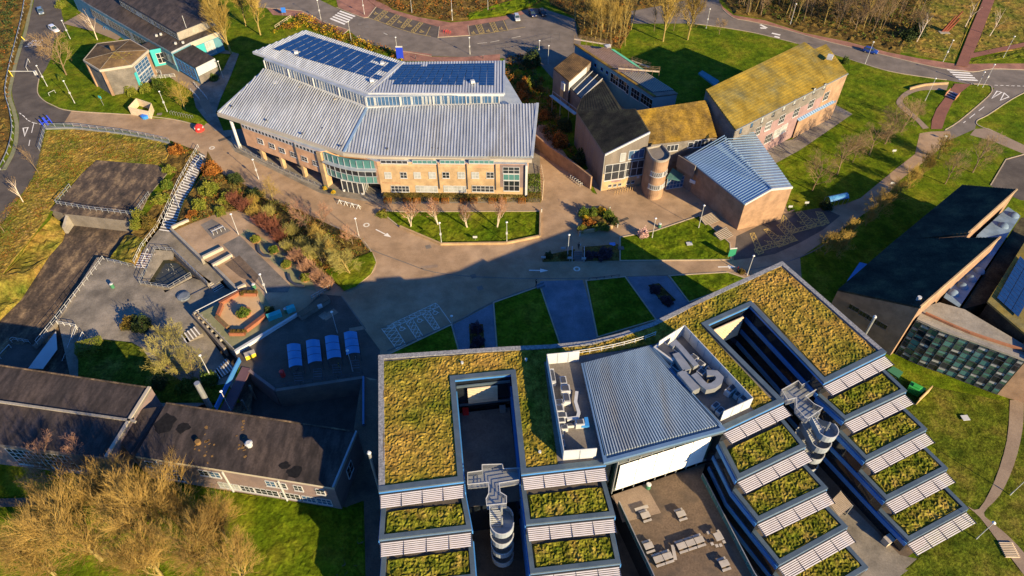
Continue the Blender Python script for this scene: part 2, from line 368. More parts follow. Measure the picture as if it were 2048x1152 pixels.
def kerb(name, pts, w=.22, h=.12, m='kerb', z=0.0):
    return MB().ribbon(PL(pts, z), w, z - .02, z + h).build(name, m, kind='structure')
def paint(name, pts, w, m, z=0.02, parent=None, world=False, closed=False):
    P = pts if world else PL(pts, z)
    return MB().ribbon(P, w, z, z + .008, closed=closed).build(name, m, parent)
# ================================================================== the ground
S1 = PL([(100, 440), (113, 406), (180, 414), (262, 424), (290, 430), (300, 420), (352, 345), (396, 297), (414, 303), (405, 345), (368, 400), (346, 461), (406, 519), (430, 531), (481, 584), (392, 630), (470, 700), (478, 735), (455, 800), (300, 860), (-120, 850), (-90, 660), (0, 560), (70, 470)])
S2 = PL([(497, 739), (550, 779), (727, 753), (727, 850), (760, 900), (740, 920), (440, 870), (452, 800)])
ground = patch('ground', [(-900, -150, 0), (900, -150, 0), (900, 1800, 0), (-900, 1800, 0)], 'lawn', 0.0, holes=[S1, S2])
def sheet(name, px, m, z, **k): return patch(name, PL(px, z), m, **k)

# rough ground, woodland floor and meadows
sheet('rough_meadow', [(91, 262), (150, 259), (250, 268), (330, 284), (345, 300), (330, 330), (312, 331), (193, 320), (110, 402), (98, 430), (70, 468), (0, 556), (-90, 640), (-90, 470), (0, 455), (31, 410), (65, 362), (81, 305)], 'meadow', .03, cell=.42, amp=.26)
sheet('verge_bank', [(-300, 0), (66, -40), (62, 10), (36, 95), (24, 150), (14, 190), (24, 240), (20, 290), (-10, 345), (-60, 400), (-300, 420)], 'leaf_litter', .03, cell=1.2, amp=.6)
sheet('woodland_floor', [(742, -4), (785, 17), (837, 33), (902, 43), (941, 40), (1006, 30), (1060, 14), (1090, -2), (1095, -70), (720, -70)], 'leaf_litter', .03, cell=1.2, amp=.6)
sheet('woodland_verge', [(938, 39), (1006, 30), (1062, 12), (1080, 0), (1040, -4), (960, 18), (930, 28)], 'lawn', .34, cell=1, amp=.5)
sheet('woodland_floor', [(1100, 8), (1150, 36), (1156, 75), (1240, 98), (1262, 60), (1262, 22), (1330, 10), (1398, -6), (1390, -70), (1090, -70)], 'leaf_litter', .03, cell=1.2, amp=.6)
sheet('woodland_floor', [(1440, -6), (1468, 28), (1528, 38), (1606, 64), (1695, 82), (1775, 103), (1800, 108), (1838, 20), (1862, -70), (1440, -70)], 'leaf_litter', .03, cell=1.1, amp=.6)
sheet('golden_meadow', [(1796, 104), (1840, 112), (1908, 124), (1962, 0), (1960, -70), (1860, -70), (1836, 20)], 'meadow', .02, cell=.8, amp=.22)
sheet('golden_meadow', [(1940, 112), (2300, 70), (2300, -70), (1992, -70), (1985, 0), (1952, 90)], 'meadow', .02, cell=.8, amp=.22)
sheet('roadside_meadow', [(1942, 121), (2048, 96), (2200, 60), (2200, 120), (2048, 118), (1984, 120), (1945, 126)], 'meadow_green', .03, cell=1.0, amp=.4)
sheet('meadow_slope', [(1690, 640), (1800, 760), (2000, 800), (2300, 760), (2300, 1400), (1790, 1400), (1806, 1140), (1848, 1104), (1872, 900)], 'meadow_green', .012, cell=.7, amp=.07)
sheet('sunlit_lawn', [(1698, 128), (1850, 160), (1985, 182), (1900, 258), (1835, 268), (1826, 310), (1720, 392), (1575, 425), (1540, 320), (1660, 240), (1690, 160)], 'lawn', .012, cell=.8, amp=.07)
sheet('back_lawn', [(1240, 70), (1270, 50), (1378, 49), (1430, 55), (1509, 68), (1593, 90), (1640, 140), (1412, 240), (1240, 190)], 'lawn', .012, cell=.8, amp=.07)
sheet('front_lawn', [(-60, 1010), (300, 960), (690, 1014), (728, 1000), (735, 1320), (-60, 1320)], 'lawn', .012, cell=.55, amp=.12)
sheet('shrub_bank', [(338, 286), (394, 299), (352, 345), (320, 350), (330, 320)], 'leaf_litter', .02, cell=.8, amp=.3)
sheet('shrub_bank', [(415, 302), (440, 345), (500, 375), (545, 405), (600, 420), (660, 450), (720, 478), (742, 505), (750, 525), (742, 545), (711, 571), (690, 580), (660, 560), (610, 510), (540, 450), (478, 420), (440, 425), (380, 448), (346, 462), (369, 401), (406, 346)], 'leaf_litter', .02, cell=.8, amp=.35)
sheet('bank_tip_lawn', [(650, 540), (700, 520), (744, 503), (752, 525), (742, 548), (711, 573), (688, 582)], 'lawn', .36, cell=.8, amp=.2)
sheet('roundabout_lawn', curve([(78, 165), (74, 185), (84, 200), (104, 212), (146, 222), (263, 230), (307, 237), (350, 238), (395, 248), (415, 244), (440, 160), (290, 70), (130, 60), (100, 120)], 3), 'lawn', .012, cell=.8, amp=.07)

# roads
main_road = [(500, -30), (640, -30)] + [(640, 0), (673, 16), (700, 27), (736, 35), (791, 56), (840, 68), (876, 75), (939, 71), (1014, 61), (1053, 54), (1150, 38), (1262, 22), (1330, 10), (1398, -6), (1405, -30), (1440, -30), (1438, 4)] + [(1446, 18), (1467, 34), (1496, 41), (1558, 55), (1653, 82), (1762, 108), (1853, 130), (1893, 137), (1945, 143), (1984, 137), (2048, 139), (2300, 140), (2300, 190), (2048, 182), (1989, 177), (1976, 170), (1942, 169), (1893, 160), (1853, 155), (1775, 142), (1697, 118), (1593, 87), (1509, 66), (1430, 53), (1378, 47), (1264, 47), (1160, 76), (1110, 112), (1060, 118), (863, 112), (806, 104), (778, 99), (725, 84), (697, 60), (647, 44), (603, 22), (533, 16), (500, 14)]
sheet('main_road', main_road, 'asphalt', .016)
sheet('parking_apron', [(1014, 61), (1009, 37), (1060, 17), (1095, 20), (1150, 38), (1160, 70), (1053, 54)], 'asphalt', .014)
sheet('service_yard', [(1006, 100), (1165, 66), (1158, 108), (1112, 165), (1080, 128), (1010, 126)], 'asphalt', .015)
sheet('west_road', curve([(70, -20), (66, 10), (45, 90), (29, 150), (24, 185), (31, 216), (38, 240), (33, 288), (20, 310), (-5, 345), (-40, 390)], 3) + curve([(-30, 480), (5, 445), (31, 405), (65, 357), (81, 302), (91, 256), (100, 246), (130, 246), (142, 222), (104, 210), (84, 198), (75, 183), (78, 160), (110, 110), (135, 70), (124, 30), (118, -20)], 3), 'old_asphalt', .016)
sheet('side_road', [(1989, 176), (1976, 193), (1919, 242), (1888, 262), (1900, 280), (1950, 258), (1953, 246), (1956, 239), (1976, 229), (2023, 198), (2060, 178)], 'asphalt', .017)
sheet('east_road', [(1981, 372), (2012, 320), (2048, 309), (2200, 300), (2200, 420), (2040, 400)], 'old_asphalt', .017)
sheet('east_path', [(1950, 258), (1976, 256), (2048, 290), (2200, 320), (2200, 345), (2048, 308), (1985, 282), (1940, 270)], 'brown_path', .012)

# pavements and paths
sheet('red_pavement', [(533, 15), (603, 21), (647, 43), (697, 60), (686, 69), (660, 62), (634, 52), (587, 32), (546, 30)], 'red_paving', .05)
sheet('red_pavement', [(666, -30), (700, -30), (752, 13), (736, 34), (728, 35), (700, 26), (676, 14)], 'red_paving', .05)
sheet('red_pavement', [(720, -30), (785, 19), (837, 34), (902, 45), (941, 41), (1009, 32), (1060, 16), (1095, 18), (1088, 28), (1060, 24), (1009, 40), (936, 52), (879, 54), (817, 37), (752, 14), (700, -30)], 'red_paving', .05)
sheet('red_pavement', [(877, 54), (937, 51), (940, 70), (877, 75)], 'red_paving', .055)
sheet('red_pavement', [(806, 101), (863, 108), (863, 113), (930, 114), (1000, 108), (1000, 124), (806, 122)], 'red_paving', .05)
sheet('red_pavement', [(1438, 2), (1446, 14), (1467, 30), (1528, 40), (1606, 65), (1695, 83), (1775, 104), (1840, 117), (1913, 128), (1984, 127), (2048, 127), (2300, 128), (2300, 140), (2048, 139), (1984, 137), (1945, 143), (1893, 137), (1853, 130), (1762, 108), (1653, 82), (1558, 55), (1496, 41), (1467, 36), (1446, 20)], 'red_paving', .05)
sheet('red_path', [(1912, 131), (1935, 133), (1958, 80), (1993, -10), (1970, -10), (1940, 60)], 'dark_red_path', .24)
sheet('red_path', [(1941, 107), (2048, 85), (2250, 40), (2250, 55), (2048, 93), (1938, 117)], 'dark_red_path', .25)
sheet('red_path', [(1910, 167), (1943, 168), (1915, 190), (1905, 205), (1893, 230), (1884, 258), (1862, 258), (1864, 240), (1873, 218), (1888, 198)], 'dark_red_path', .12)
sheet('loop_path', curve([(1897, 169), (1850, 172), (1815, 181), (1796, 197), (1794, 209), (1812, 226), (1832, 242), (1846, 258)], 4) + curve([(1858, 256), (1838, 236), (1818, 218), (1806, 205), (1812, 193), (1842, 181), (1893, 180)], 4), 'brown_path', .10)
sheet('side_path', [(407, 104), (452, 100), (478, 108), (462, 150), (440, 200), (432, 225), (447, 262), (430, 262), (408, 235), (392, 215), (381, 170), (420, 160), (446, 140), (462, 108)], 'grey_paving', .11)
plaza = [(128, 246), (143, 222), (263, 230), (307, 237), (346, 239), (391, 250), (417, 246), (440, 262), (470, 300), (560, 345), (640, 380), (690, 380), (765, 385), (1052, 395), (1075, 300), (1060, 250), (1090, 250), (1185, 385), (1210, 395), (1380, 370), (1480, 470), (1567, 428), (1690, 408), (1721, 396), (1786, 342), (1830, 308), (1840, 264), (1900, 262), (1903, 274), (1866, 310), (1804, 357), (1757, 407), (1695, 451), (1640, 488), (1600, 515), (1610, 640), (1200, 740), (740, 760), (727, 752), (550, 779), (497, 739), (478, 735), (470, 700), (392, 630), (481, 584), (430, 531), (406, 519), (346, 461), (368, 448), (440, 425), (478, 420), (540, 450), (610, 510), (660, 560), (690, 580), (711, 571), (742, 548), (752, 525), (742, 505), (720, 478), (660, 450), (600, 420), (545, 405), (500, 375), (440, 345), (405, 330), (395, 302), (338, 280), (250, 262), (150, 252)]
sheet('plaza', plaza, 'tan_paving', .020)
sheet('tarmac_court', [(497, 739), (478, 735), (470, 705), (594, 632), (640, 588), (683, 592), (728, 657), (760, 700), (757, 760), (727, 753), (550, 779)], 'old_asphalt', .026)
sheet('drive', curve([(728, 657), (775, 700), (900, 640), (985, 604), (1080, 572), (1160, 560), (1255, 553), (1330, 551), (1455, 545), (1560, 520), (1640, 488), (1757, 407)], 4) + [(1721, 396), (1640, 420), (1567, 428), (1480, 470), (1462, 522), (1240, 524), (1080, 524), (1000, 548), (960, 553), (860, 549), (760, 520), (742, 548), (690, 580), (683, 592)], 'grey_paving', .024) if False else None
sheet('slate_path', [(905, 650), (987, 606), (995, 700), (917, 705)], 'slate_paving', .03)
sheet('slate_path', [(1080, 562), (1165, 560), (1200, 675), (1122, 700)], 'slate_paving', .03)
sheet('slate_path', [(1255, 554), (1334, 552), (1385, 605), (1310, 650)], 'slate_paving', .03)
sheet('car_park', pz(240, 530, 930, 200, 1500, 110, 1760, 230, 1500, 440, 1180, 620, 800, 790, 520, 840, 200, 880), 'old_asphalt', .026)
sheet('wing_yard', [(1560, 1070), (1680, 990), (1800, 1110), (1845, 1120), (1800, 1152), (1780, 1300), (1560, 1300)], 'grey_paving', .03)
sheet('park_path', curve([(2020, 800), (2014, 880), (1990, 960), (1958, 1018), (1935, 1012), (1960, 1035), (1998, 1085), (2048, 1150), (2080, 1200)], 3) + curve([(2110, 1190), (2060, 1120), (2020, 1075), (1985, 1045), (1968, 1025), (2000, 990), (2028, 930), (2045, 860), (2048, 800)], 3), 'brown_path', .09)
sheet('rear_path', [(-40, 998), (70, 995), (75, 1012), (-40, 1015)], 'old_asphalt', .2)
sheet('east_building_apron', [(1495, 300), (1588, 278), (1672, 210), (1705, 228), (1600, 300), (1545, 330)], 'grey_paving', .11)
sheet('nursery_yard', z00(1200, 450, 1270, 460, 1520, 620, 1600, 760, 1640, 870, 1590, 880, 1470, 700, 1300, 590, 1180, 560), 'brown_path', .117)
sheet('planting_soil', z00(480, 180, 640, 90, 760, 150, 960, 260, 900, 310, 720, 240), 'brown_path', .2)
sheet('school_yard', [(1150, 230), (1240, 180), (1310, 205), (1275, 230), (1230, 220)], 'dark_concrete', .02)

# lawns set in kerbs on the plaza
LAWNS = [
 ('lawn_bed', [(757, 421), (800, 424), (1080, 423), (1079, 474), (1013, 487), (882, 489), (800, 455)]),
 ('lawn_bed', curve([(987, 606), (1080, 573)], 4) + [(1122, 695), (994, 698)]),
 ('lawn_bed', [(1172, 562), (1250, 554), (1312, 640), (1195, 675)]),
 ('lawn_bed', [(1338, 552), (1455, 545), (1500, 560), (1378, 605)]),
 ('lawn_bed', [(772, 712), (903, 650), (917, 700), (905, 712)]),
 ('lawn_bed', [(1240, 475), (1310, 462), (1398, 432), (1460, 487), (1462, 520), (1240, 522)]),
]
for n_, px in LAWNS:
    sheet(n_, px, 'lawn', .06, cell=.7, amp=.16)
    MB().ribbon(PL(px), .25, .0, .16, closed=True).build('kerb', 'kerb', kind='structure')
patch('planting_bed', PL([(1085, 512), (1150, 498), (1150, 522), (1085, 524)], .05), 'leaf_litter', cell=.6, amp=.4)
patch('planting_bed', PL([(1165, 494), (1236, 488), (1240, 521), (1168, 522)], .05), 'leaf_litter', cell=.6, amp=.4)
patch('planting_bed', PL([(938, 648), (966, 648), (970, 697), (940, 698)], .05), 'leaf_litter', cell=.6, amp=.4)
patch('planting_bed', PL([(1296, 570), (1318, 566), (1352, 600), (1330, 612)], .05), 'leaf_litter', cell=.6, amp=.4)
patch('planting_bed', PL([(1158, 462), (1170, 428), (1205, 412), (1235, 435), (1220, 455)], .3), 'leaf_litter', cell=.6, amp=.4)
patch('planting_bed', PL([(756, 424), (770, 416), (780, 436), (762, 434)], .05), 'leaf_litter', cell=.6, amp=.4)
solid('garden_wall', 'low sandstone edging wall along the front of the mixed shrub bed by the steps', 'wall', 'buff_brick', MB().ribbon(PL([(1157, 468), (1225, 456)]), .35, 0, .75))
solid('garden_wall', 'low pale retaining wall below the long lawn with four white birches', 'wall', 'buff_brick', MB().ribbon(PL([(800, 455), (882, 490), (1013, 488), (1080, 474), (1081, 424)]), .35, 0, .55))
solid('garden_wall', 'curved sandy wall edging the brown loop path by the zebra crossing', 'wall', 'buff_brick', MB().ribbon(PL(curve([(1895, 169), (1850, 172), (1818, 180)], 4)), .35, 0, .7))

for px in ([(736, 35), (752, 13), (817, 36), (879, 53), (877, 76), (840, 69), (791, 57)], [(937, 50), (1010, 39), (1015, 62), (939, 72)]): sheet('bay_surface', px, 'old_asphalt', .0185)
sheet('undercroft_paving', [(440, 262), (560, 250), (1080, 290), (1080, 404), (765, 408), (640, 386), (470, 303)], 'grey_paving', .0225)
sheet('forecourt', [(1170, 340), (1300, 300), (1420, 330), (1590, 420), (1480, 490), (1380, 425), (1200, 400)], 'tan_paving', .0185)
patch('wing_paving', [(-26, 72, 0), (-19, 72, 0), (-1, 67, 0), (21, 71, 0), (45, 85, 0), (57, 66, 0), (66, 46, 0), (55, 40, 0), (48, 36, 0), (35, 8, 0), (-24, 8, 0)], 'brown_floor', .0145)
# kerbs
for px in (curve([(1445, 18), (1467, 36), (1496, 42), (1558, 56), (1653, 83), (1762, 109), (1853, 131), (1893, 138), (1945, 144), (1984, 138), (2048, 140)], 3),
           [(533, 16), (603, 22), (647, 44), (697, 60), (686, 69)], [(673, 15), (700, 26), (728, 36), (736, 35), (752, 14)], [(879, 53), (876, 75), (939, 71), (936, 51)],
           curve([(1378, 47), (1430, 53), (1509, 66), (1593, 87)], 3), curve([(1697, 118), (1775, 142), (1853, 155), (1893, 160)], 3), curve([(1942, 168), (1976, 170), (1984, 178), (1976, 193), (1919, 242), (1890, 260)], 3),
           curve([(2060, 180), (2023, 199), (1976, 230), (1956, 240), (1953, 248), (1965, 255), (1985, 262)], 3), curve([(78, 158), (75, 183), (84, 198), (104, 210), (142, 222), (263, 230), (346, 239), (391, 250)], 4),
           [(863, 113), (806, 103)], curve([(688, 581), (711, 572), (742, 547), (752, 525), (743, 504), (720, 477), (660, 449)], 3), [(2048, 309), (2012, 319), (1981, 371)]):
    kerb('kerb', px)
for i in range(16):
    u, v = random.choice(((900, 540), (1120, 300), (1260, 430), (600, 330), (820, 520), (1000, 620), (700, 640), (450, 290), (1330, 410))); u += random.uniform(-70, 70); v += random.uniform(-18, 18); c = G(u, v); L, w, r = random.uniform(1, 3.5), random.uniform(.7, 1.6), random.uniform(-.5, .9)
    MB().cbox((c.x, c.y, .02), L, w, .008 + i * .0004, r).build('paving_repair', random.choice(('grey_paving', 'brown_path', 'brown_path', 'old_asphalt')), kind='structure')
# pale drainage channels across the paving
for px in (curve([(712, 474), (740, 498), (810, 525), (870, 545), (960, 554), (1060, 557), (1180, 556), (1320, 551), (1455, 546)], 3), [(683, 592), (731, 658)], curve([(1455, 546), (1560, 528), (1640, 495), (1690, 452)], 4)):
    MB().ribbon(PL(px), .22, .02, .034).build('drain_channel', 'dark_concrete', kind='structure')
kerb('kerb', curve([(775, 702), (903, 648), (987, 604), (1080, 571)], 4), .25, .1, 'dark_concrete')

# ------------------------------------------------------------------ road and bay markings (paint lying on its surface)
car_park = thing('bay_marking_set', 'yellow hatched disabled parking bays beside the brick sports hall', 'road marking', G(1570, 470))
def hatch(par, a, b, c, d, n, m='yellow_paint', w=.12):
    """Criss-cross hatching in the quad a-b-c-d (b-c opposite a-d)."""
    A, B, C_, D = [Vector(p).to_2d() for p in (a, b, c, d)]
    mb = MB(); z = a[2]
    mb.ribbon([A, B, C_, D], w, z, z + .008, closed=True)
    for i in range(n):
        t0, t1 = i / n, (i + 1) / n
        mb.ribbon([A.lerp(B, t0), D.lerp(C_, t1)], w * .8, z + .001, z + .009); mb.ribbon([D.lerp(C_, t0), A.lerp(B, t1)], w * .8, z + .002, z + .010)
    mb.build('hatching', m, par)
def chair_symbol(par, c, up, m='yellow_paint', s=1.0):
    y = Vector(up).to_2d().normalized(); x = Vector((y.y, -y.x)); c = Vector(c); o = c.to_2d(); z = c.z
    q = lambda p: o + x * p[0] * s + y * p[1] * s
    mb = MB(); w = .13 * s
    mb.ribbon([q((.42 * math.cos(R(t)) - .05, .42 * math.sin(R(t)) - .25)) for t in range(100, 351, 25)], w, z, z + .008)
    mb.ribbon([q((-.05, .65)), q((-.02, .0)), q((.38, -.02)), q((.5, -.5)), q((.68, -.45))], w, z + .001, z + .009)
    mb.ribbon([q((-.03, .32)), q((.3, .3))], w, z + .002, z + .01)
    mb.prism([(*q((-.05 + .13 * math.cos(t), .85 + .13 * math.sin(t))),) for t in [k * math.pi / 4 for k in range(8)]], z, z + .009)
    mb.build('wheelchair_symbol', m, par)
# bays by the sports hall
zz = .036
for q, n in (((440, 490, 560, 800, 640, 770, 500, 480), 5), ((640, 430, 860, 690, 1000, 640, 700, 420), 6), ((830, 370, 1040, 600, 1130, 590, 900, 340), 6), ((890, 330, 1060, 490, 1150, 450, 930, 220), 5), ((1110, 180, 1290, 410, 1420, 370, 1190, 160), 6), ((1400, 170, 1490, 380, 1600, 330, 1500, 180), 5), ((520, 770, 1140, 590, 1040, 545, 500, 720), 9), ((1060, 490, 1590, 340, 1540, 300, 1040, 440), 8)):
    P = PL(pz(*q), zz); hatch(car_park, P[0], P[1], P[2], P[3], n)
for x, y in ((710, 615), (915, 540), (1190, 330), (1400, 290)): chair_symbol(car_park, G(*pz(x, y)[0], zz), Vector((-.8, .6, 0)))
# three bays in the shade by the green-roofed building
bays = thing('bay_marking_set', 'pale hatched disabled bays in the shade below the green-roofed building', 'road marking', G(830, 645))
for q, n in ((l72(165, 680, 280, 835, 350, 800, 250, 640), 6), (l72(355, 640, 440, 765, 485, 740, 400, 600), 5), (l72(480, 575, 570, 690, 612, 675, 530, 545), 5), (l72(165, 680, 580, 485, 610, 510, 240, 680), 10)):
    P = PL(q, .036); hatch(bays, P[0], P[1], P[2], P[3], n, 'worn_white')
paint('bay_line', l72(600, 500, 700, 640), .12, 'worn_white', .036, bays)
for x, y in ((320, 675), (455, 612), (575, 552)): chair_symbol(bays, G(*l72(x, y)[0], .036), Vector((-.45, .9, 0)), 'worn_white')
# roadside bays at the top
for lab, qs, syms, lines in (('yellow disabled bays along the red pavement by the zebra crossing', ((1010, 165, 1190, 5, 1265, 30, 1085, 200), (1230, 250, 1420, 75, 1495, 105, 1310, 290), (1500, 320, 1640, 150, 1710, 180, 1555, 340), (1690, 390, 1850, 225, 1915, 240, 1750, 425)), ((1035, 60), (1235, 130), (1475, 220), (1665, 290), (1885, 395)), [(1970, 470, 2050, 310)]), ):
    t = thing('bay_marking_set', lab, 'road marking', G(800, 45))
    for q in qs: P = PL(bz(*q), .03); hatch(t, P[0], P[1], P[2], P[3], 5)
    for x, y in syms: chair_symbol(t, G(*bz(x, y)[0], .03), Vector((-.2, 1, 0)), s=1.2)
    for q in lines: paint('bay_line', bz(*q), .14, 'yellow_paint', .03, t)
    paint('bay_line', curve(bz(860, 130, 1150, 230, 1450, 340, 1750, 430, 2060, 490), 3), .14, 'yellow_paint', .03, t)
t = thing('bay_marking_set', 'yellow disabled bays beside the parked silver hatchback', 'road marking', G(960, 60))
for q in ((885, 185, 920, 262, 955, 250, 925, 172), (990, 165, 1030, 245, 1062, 238, 1025, 158)): P = PL(z72(*q), .03); hatch(t, P[0], P[1], P[2], P[3], 5)
for x, y in ((870, 250), (985, 235), (1085, 218)): chair_symbol(t, G(*z72(x, y)[0], .03), Vector((.1, 1, 0)), s=1.1)
for q in ((840, 272, 1000, 252, 1270, 208), (1100, 152, 1135, 232)): paint('bay_line', z72(*q), .14, 'yellow_paint', .03, t)
# zebra crossings
def zebra(lab, A, B, C_, D, n):
    t = thing('zebra_crossing', lab, 'crossing', G(*A))
    a0, b0, c0, d0 = PL([A, B, C_, D], .03)
    for i in range(n):
        u0 = i / (n - .45); u1 = u0 + .55 / (n - .45)
        MB().hexa([a0.lerp(d0, u0), b0.lerp(c0, u0), b0.lerp(c0, u1), a0.lerp(d0, u1)], [p + UP * .008 for p in (a0.lerp(d0, u0), b0.lerp(c0, u0), b0.lerp(c0, u1), a0.lerp(d0, u1))]).build('stripe', 'white_paint', t)
zebra('white striped zebra crossing by the corner of the solar-panelled building', bz(380, 10)[0], bz(660, 110)[0], bz(450, 275)[0], bz(180, 165)[0], 5)
zebra('white striped zebra crossing between the two red brick paths', z152(1400, 530)[0], z152(1560, 540)[0], z152(1645, 622)[0], z152(1500, 615)[0], 5)
def words(name, lab, txt, p, ang, size, m, cat='road marking', par=None, tilt=None, z=.03):
    c = bpy.data.curves.new(name, 'FONT'); c.body = txt; c.size = size; c.align_x = 'CENTER'; c.align_y = 'CENTER'; c.extrude = .006; c.resolution_u = 2
    o = bpy.data.objects.new(name, c); COL.objects.link(o)
    me = bpy.data.meshes.new_from_object(o.evaluated_get(bpy.context.evaluated_depsgraph_get())); bpy.data.objects.remove(o)
    me.materials.clear(); me.materials.append(MT[m]); o = link(name, me, par); p = Vector(p)
    o.location = (p - wloc(par)) if par is not None else p
    o.rotation_euler = (R(tilt or 0), 0, ang)
    return tag(o, None, None) if par is not None else tag(o, lab, cat)
words('road_lettering', 'worn white word STOP painted before the stop line on the west road', 'STOP', G(*z00(272, 322)[0], .03), R(184), 1.5, 'white_paint').scale = (1, 3, 1)
solid('stop_line', 'white stop line across the west road beside the lettering', 'road marking', 'white_paint', MB().ribbon(PL(z00(190, 357, 328, 346)), .3, .026, .034))
def dashes(lab, px, L=1.4, gap=.9, w=.2, m='white_paint', z=.026):
    t = thing('dashed_line', lab, 'road marking', G(*px[0])); P = PL(px); run = 0
    for a, b in zip(P, P[1:]):
        d = (b - a); n = d.length; d.normalize(); s = 0
        while s < n:
            e = min(n, s + L); MB().ribbon([a + d * s, a + d * e], w, z, z + .008).build('dash', m, t); s += L + gap
dashes('broken white give way line where the west road meets the plaza road', z00(150, 868, 180, 890, 215, 925, 260, 945, 320, 955), 1.0, .6)
dashes('broken white give way line across the mouth of the side road', z152(1770, 655, 1997, 662), .9, .6)
dashes('broken centre line along the short side road', z152(1690, 820, 1530, 945), 3.2, 2.2, .16)
dashes('broken centre line along the main road in front of the bays', bz(1180, 425, 1260, 460) + z72(180, 255, 210, 268), 3, 5, .14)
dashes('broken centre line of the road passing the grey shaded corner', z72(900, 335, 1000, 325, 1280, 270), 3, 4, .14, 'worn_white')
def triangle(lab, px):
    solid('give_way_triangle', lab, 'road marking', 'white_paint', MB().ribbon(PL(px), .3, .026, .034, closed=True))
triangle('white give way triangle painted on the west road', z00(178, 985, 215, 980, 190, 1045))
triangle('white give way triangle nearer the zebra crossing on the side road', z152(1750, 755, 1790, 700, 1825, 710))
triangle('white give way triangle beyond the first on the side road', z152(1815, 770, 1845, 715, 1880, 745))
solid('centre_line', 'long white line beside the painted triangle on the west road', 'road marking', 'white_paint', MB().ribbon(PL(z00(262, 940, 243, 1020)), .16, .026, .034))
solid('centre_line', 'short white line lower down the west road', 'road marking', 'white_paint', MB().ribbon(PL(z00(230, 1075, 222, 1120)), .16, .026, .034))
for q in ((1845, 190, 1895, 215), (1845, 215, 1890, 218)): solid('speed_hump_mark', 'white hump marking on the main road nearest the trees', 'road marking', 'white_paint', MB().ribbon(PL(z104(*q)), .8, .026, .034), 'hump markings by the trees')
for q in ((60, 255, 125, 270), (80, 280, 120, 290)): solid('speed_hump_mark', 'white hump marking on the main road behind the long mossy roof', 'road marking', 'white_paint', MB().ribbon(PL(z152(*q)), .8, .026, .034), 'hump markings behind the long roof')
def arrow(lab, px, w=.25):
    a, b = PL(px, .03); d = (b - a); d.normalize(); n = Vector((-d.y, d.x, 0)); mb = MB()
    mb.ribbon([a, b - d * 1.3], w, .026, .036); mb.prism([b, b - d * 1.6 + n * .55, b - d * 1.6 - n * .55], .026, .037)
    solid('road_arrow', lab, 'road marking', 'white_paint', mb)
arrow('white arrow painted on the sunlit plaza left of the birch lawn', m40(1350, 840, 1468, 900)); arrow('white arrow painted on the shaded drive below the steps', l72(1298, 232, 1445, 235)); arrow('white arrow painted on the drive near the car park', l110(1290, 207, 1430, 205))
for lab, p in (('round painted disc on the sunlit plaza beside the arrow', m40(1278, 806)[0]), ('round pale blue painted disc on the drive below the steps', l72(1665, 222)[0]), ('round painted disc on the plaza road by the tall white column', m40(92, 214)[0])):
    c = G(*p, .026); solid('painted_roundel', lab, 'road marking', 'worn_white', MB().ribbon([c + Vector((math.cos(k * .524), math.sin(k * .524), 0)) * .55 for k in range(12)], .3, .026, .034, closed=True))
for lab, p in (('dark square drain cover in the plaza by the shadow edge', l72(872, 278)[0]), ('small dark gully cover below the birch lawn corner', l72(525, 52)[0]), ('square outlined inspection cover in the shaded plaza', l72(922, 368)[0]), ('small manhole cover on the asphalt by the lamp near the solar roof', bz(1320, 490)[0]), ('second manhole cover on the asphalt to the right of the lamp', bz(1580, 652)[0]), ('manhole cover just past the zebra crossing', bz(740, 264)[0]), ('manhole cover on the asphalt beyond the zebra', bz(870, 315)[0])):
    solid('manhole_cover', lab, 'manhole cover', 'dark_concrete', MB().cbox(G(*p, .026), 1.1, 1.1, .01, R(20)))
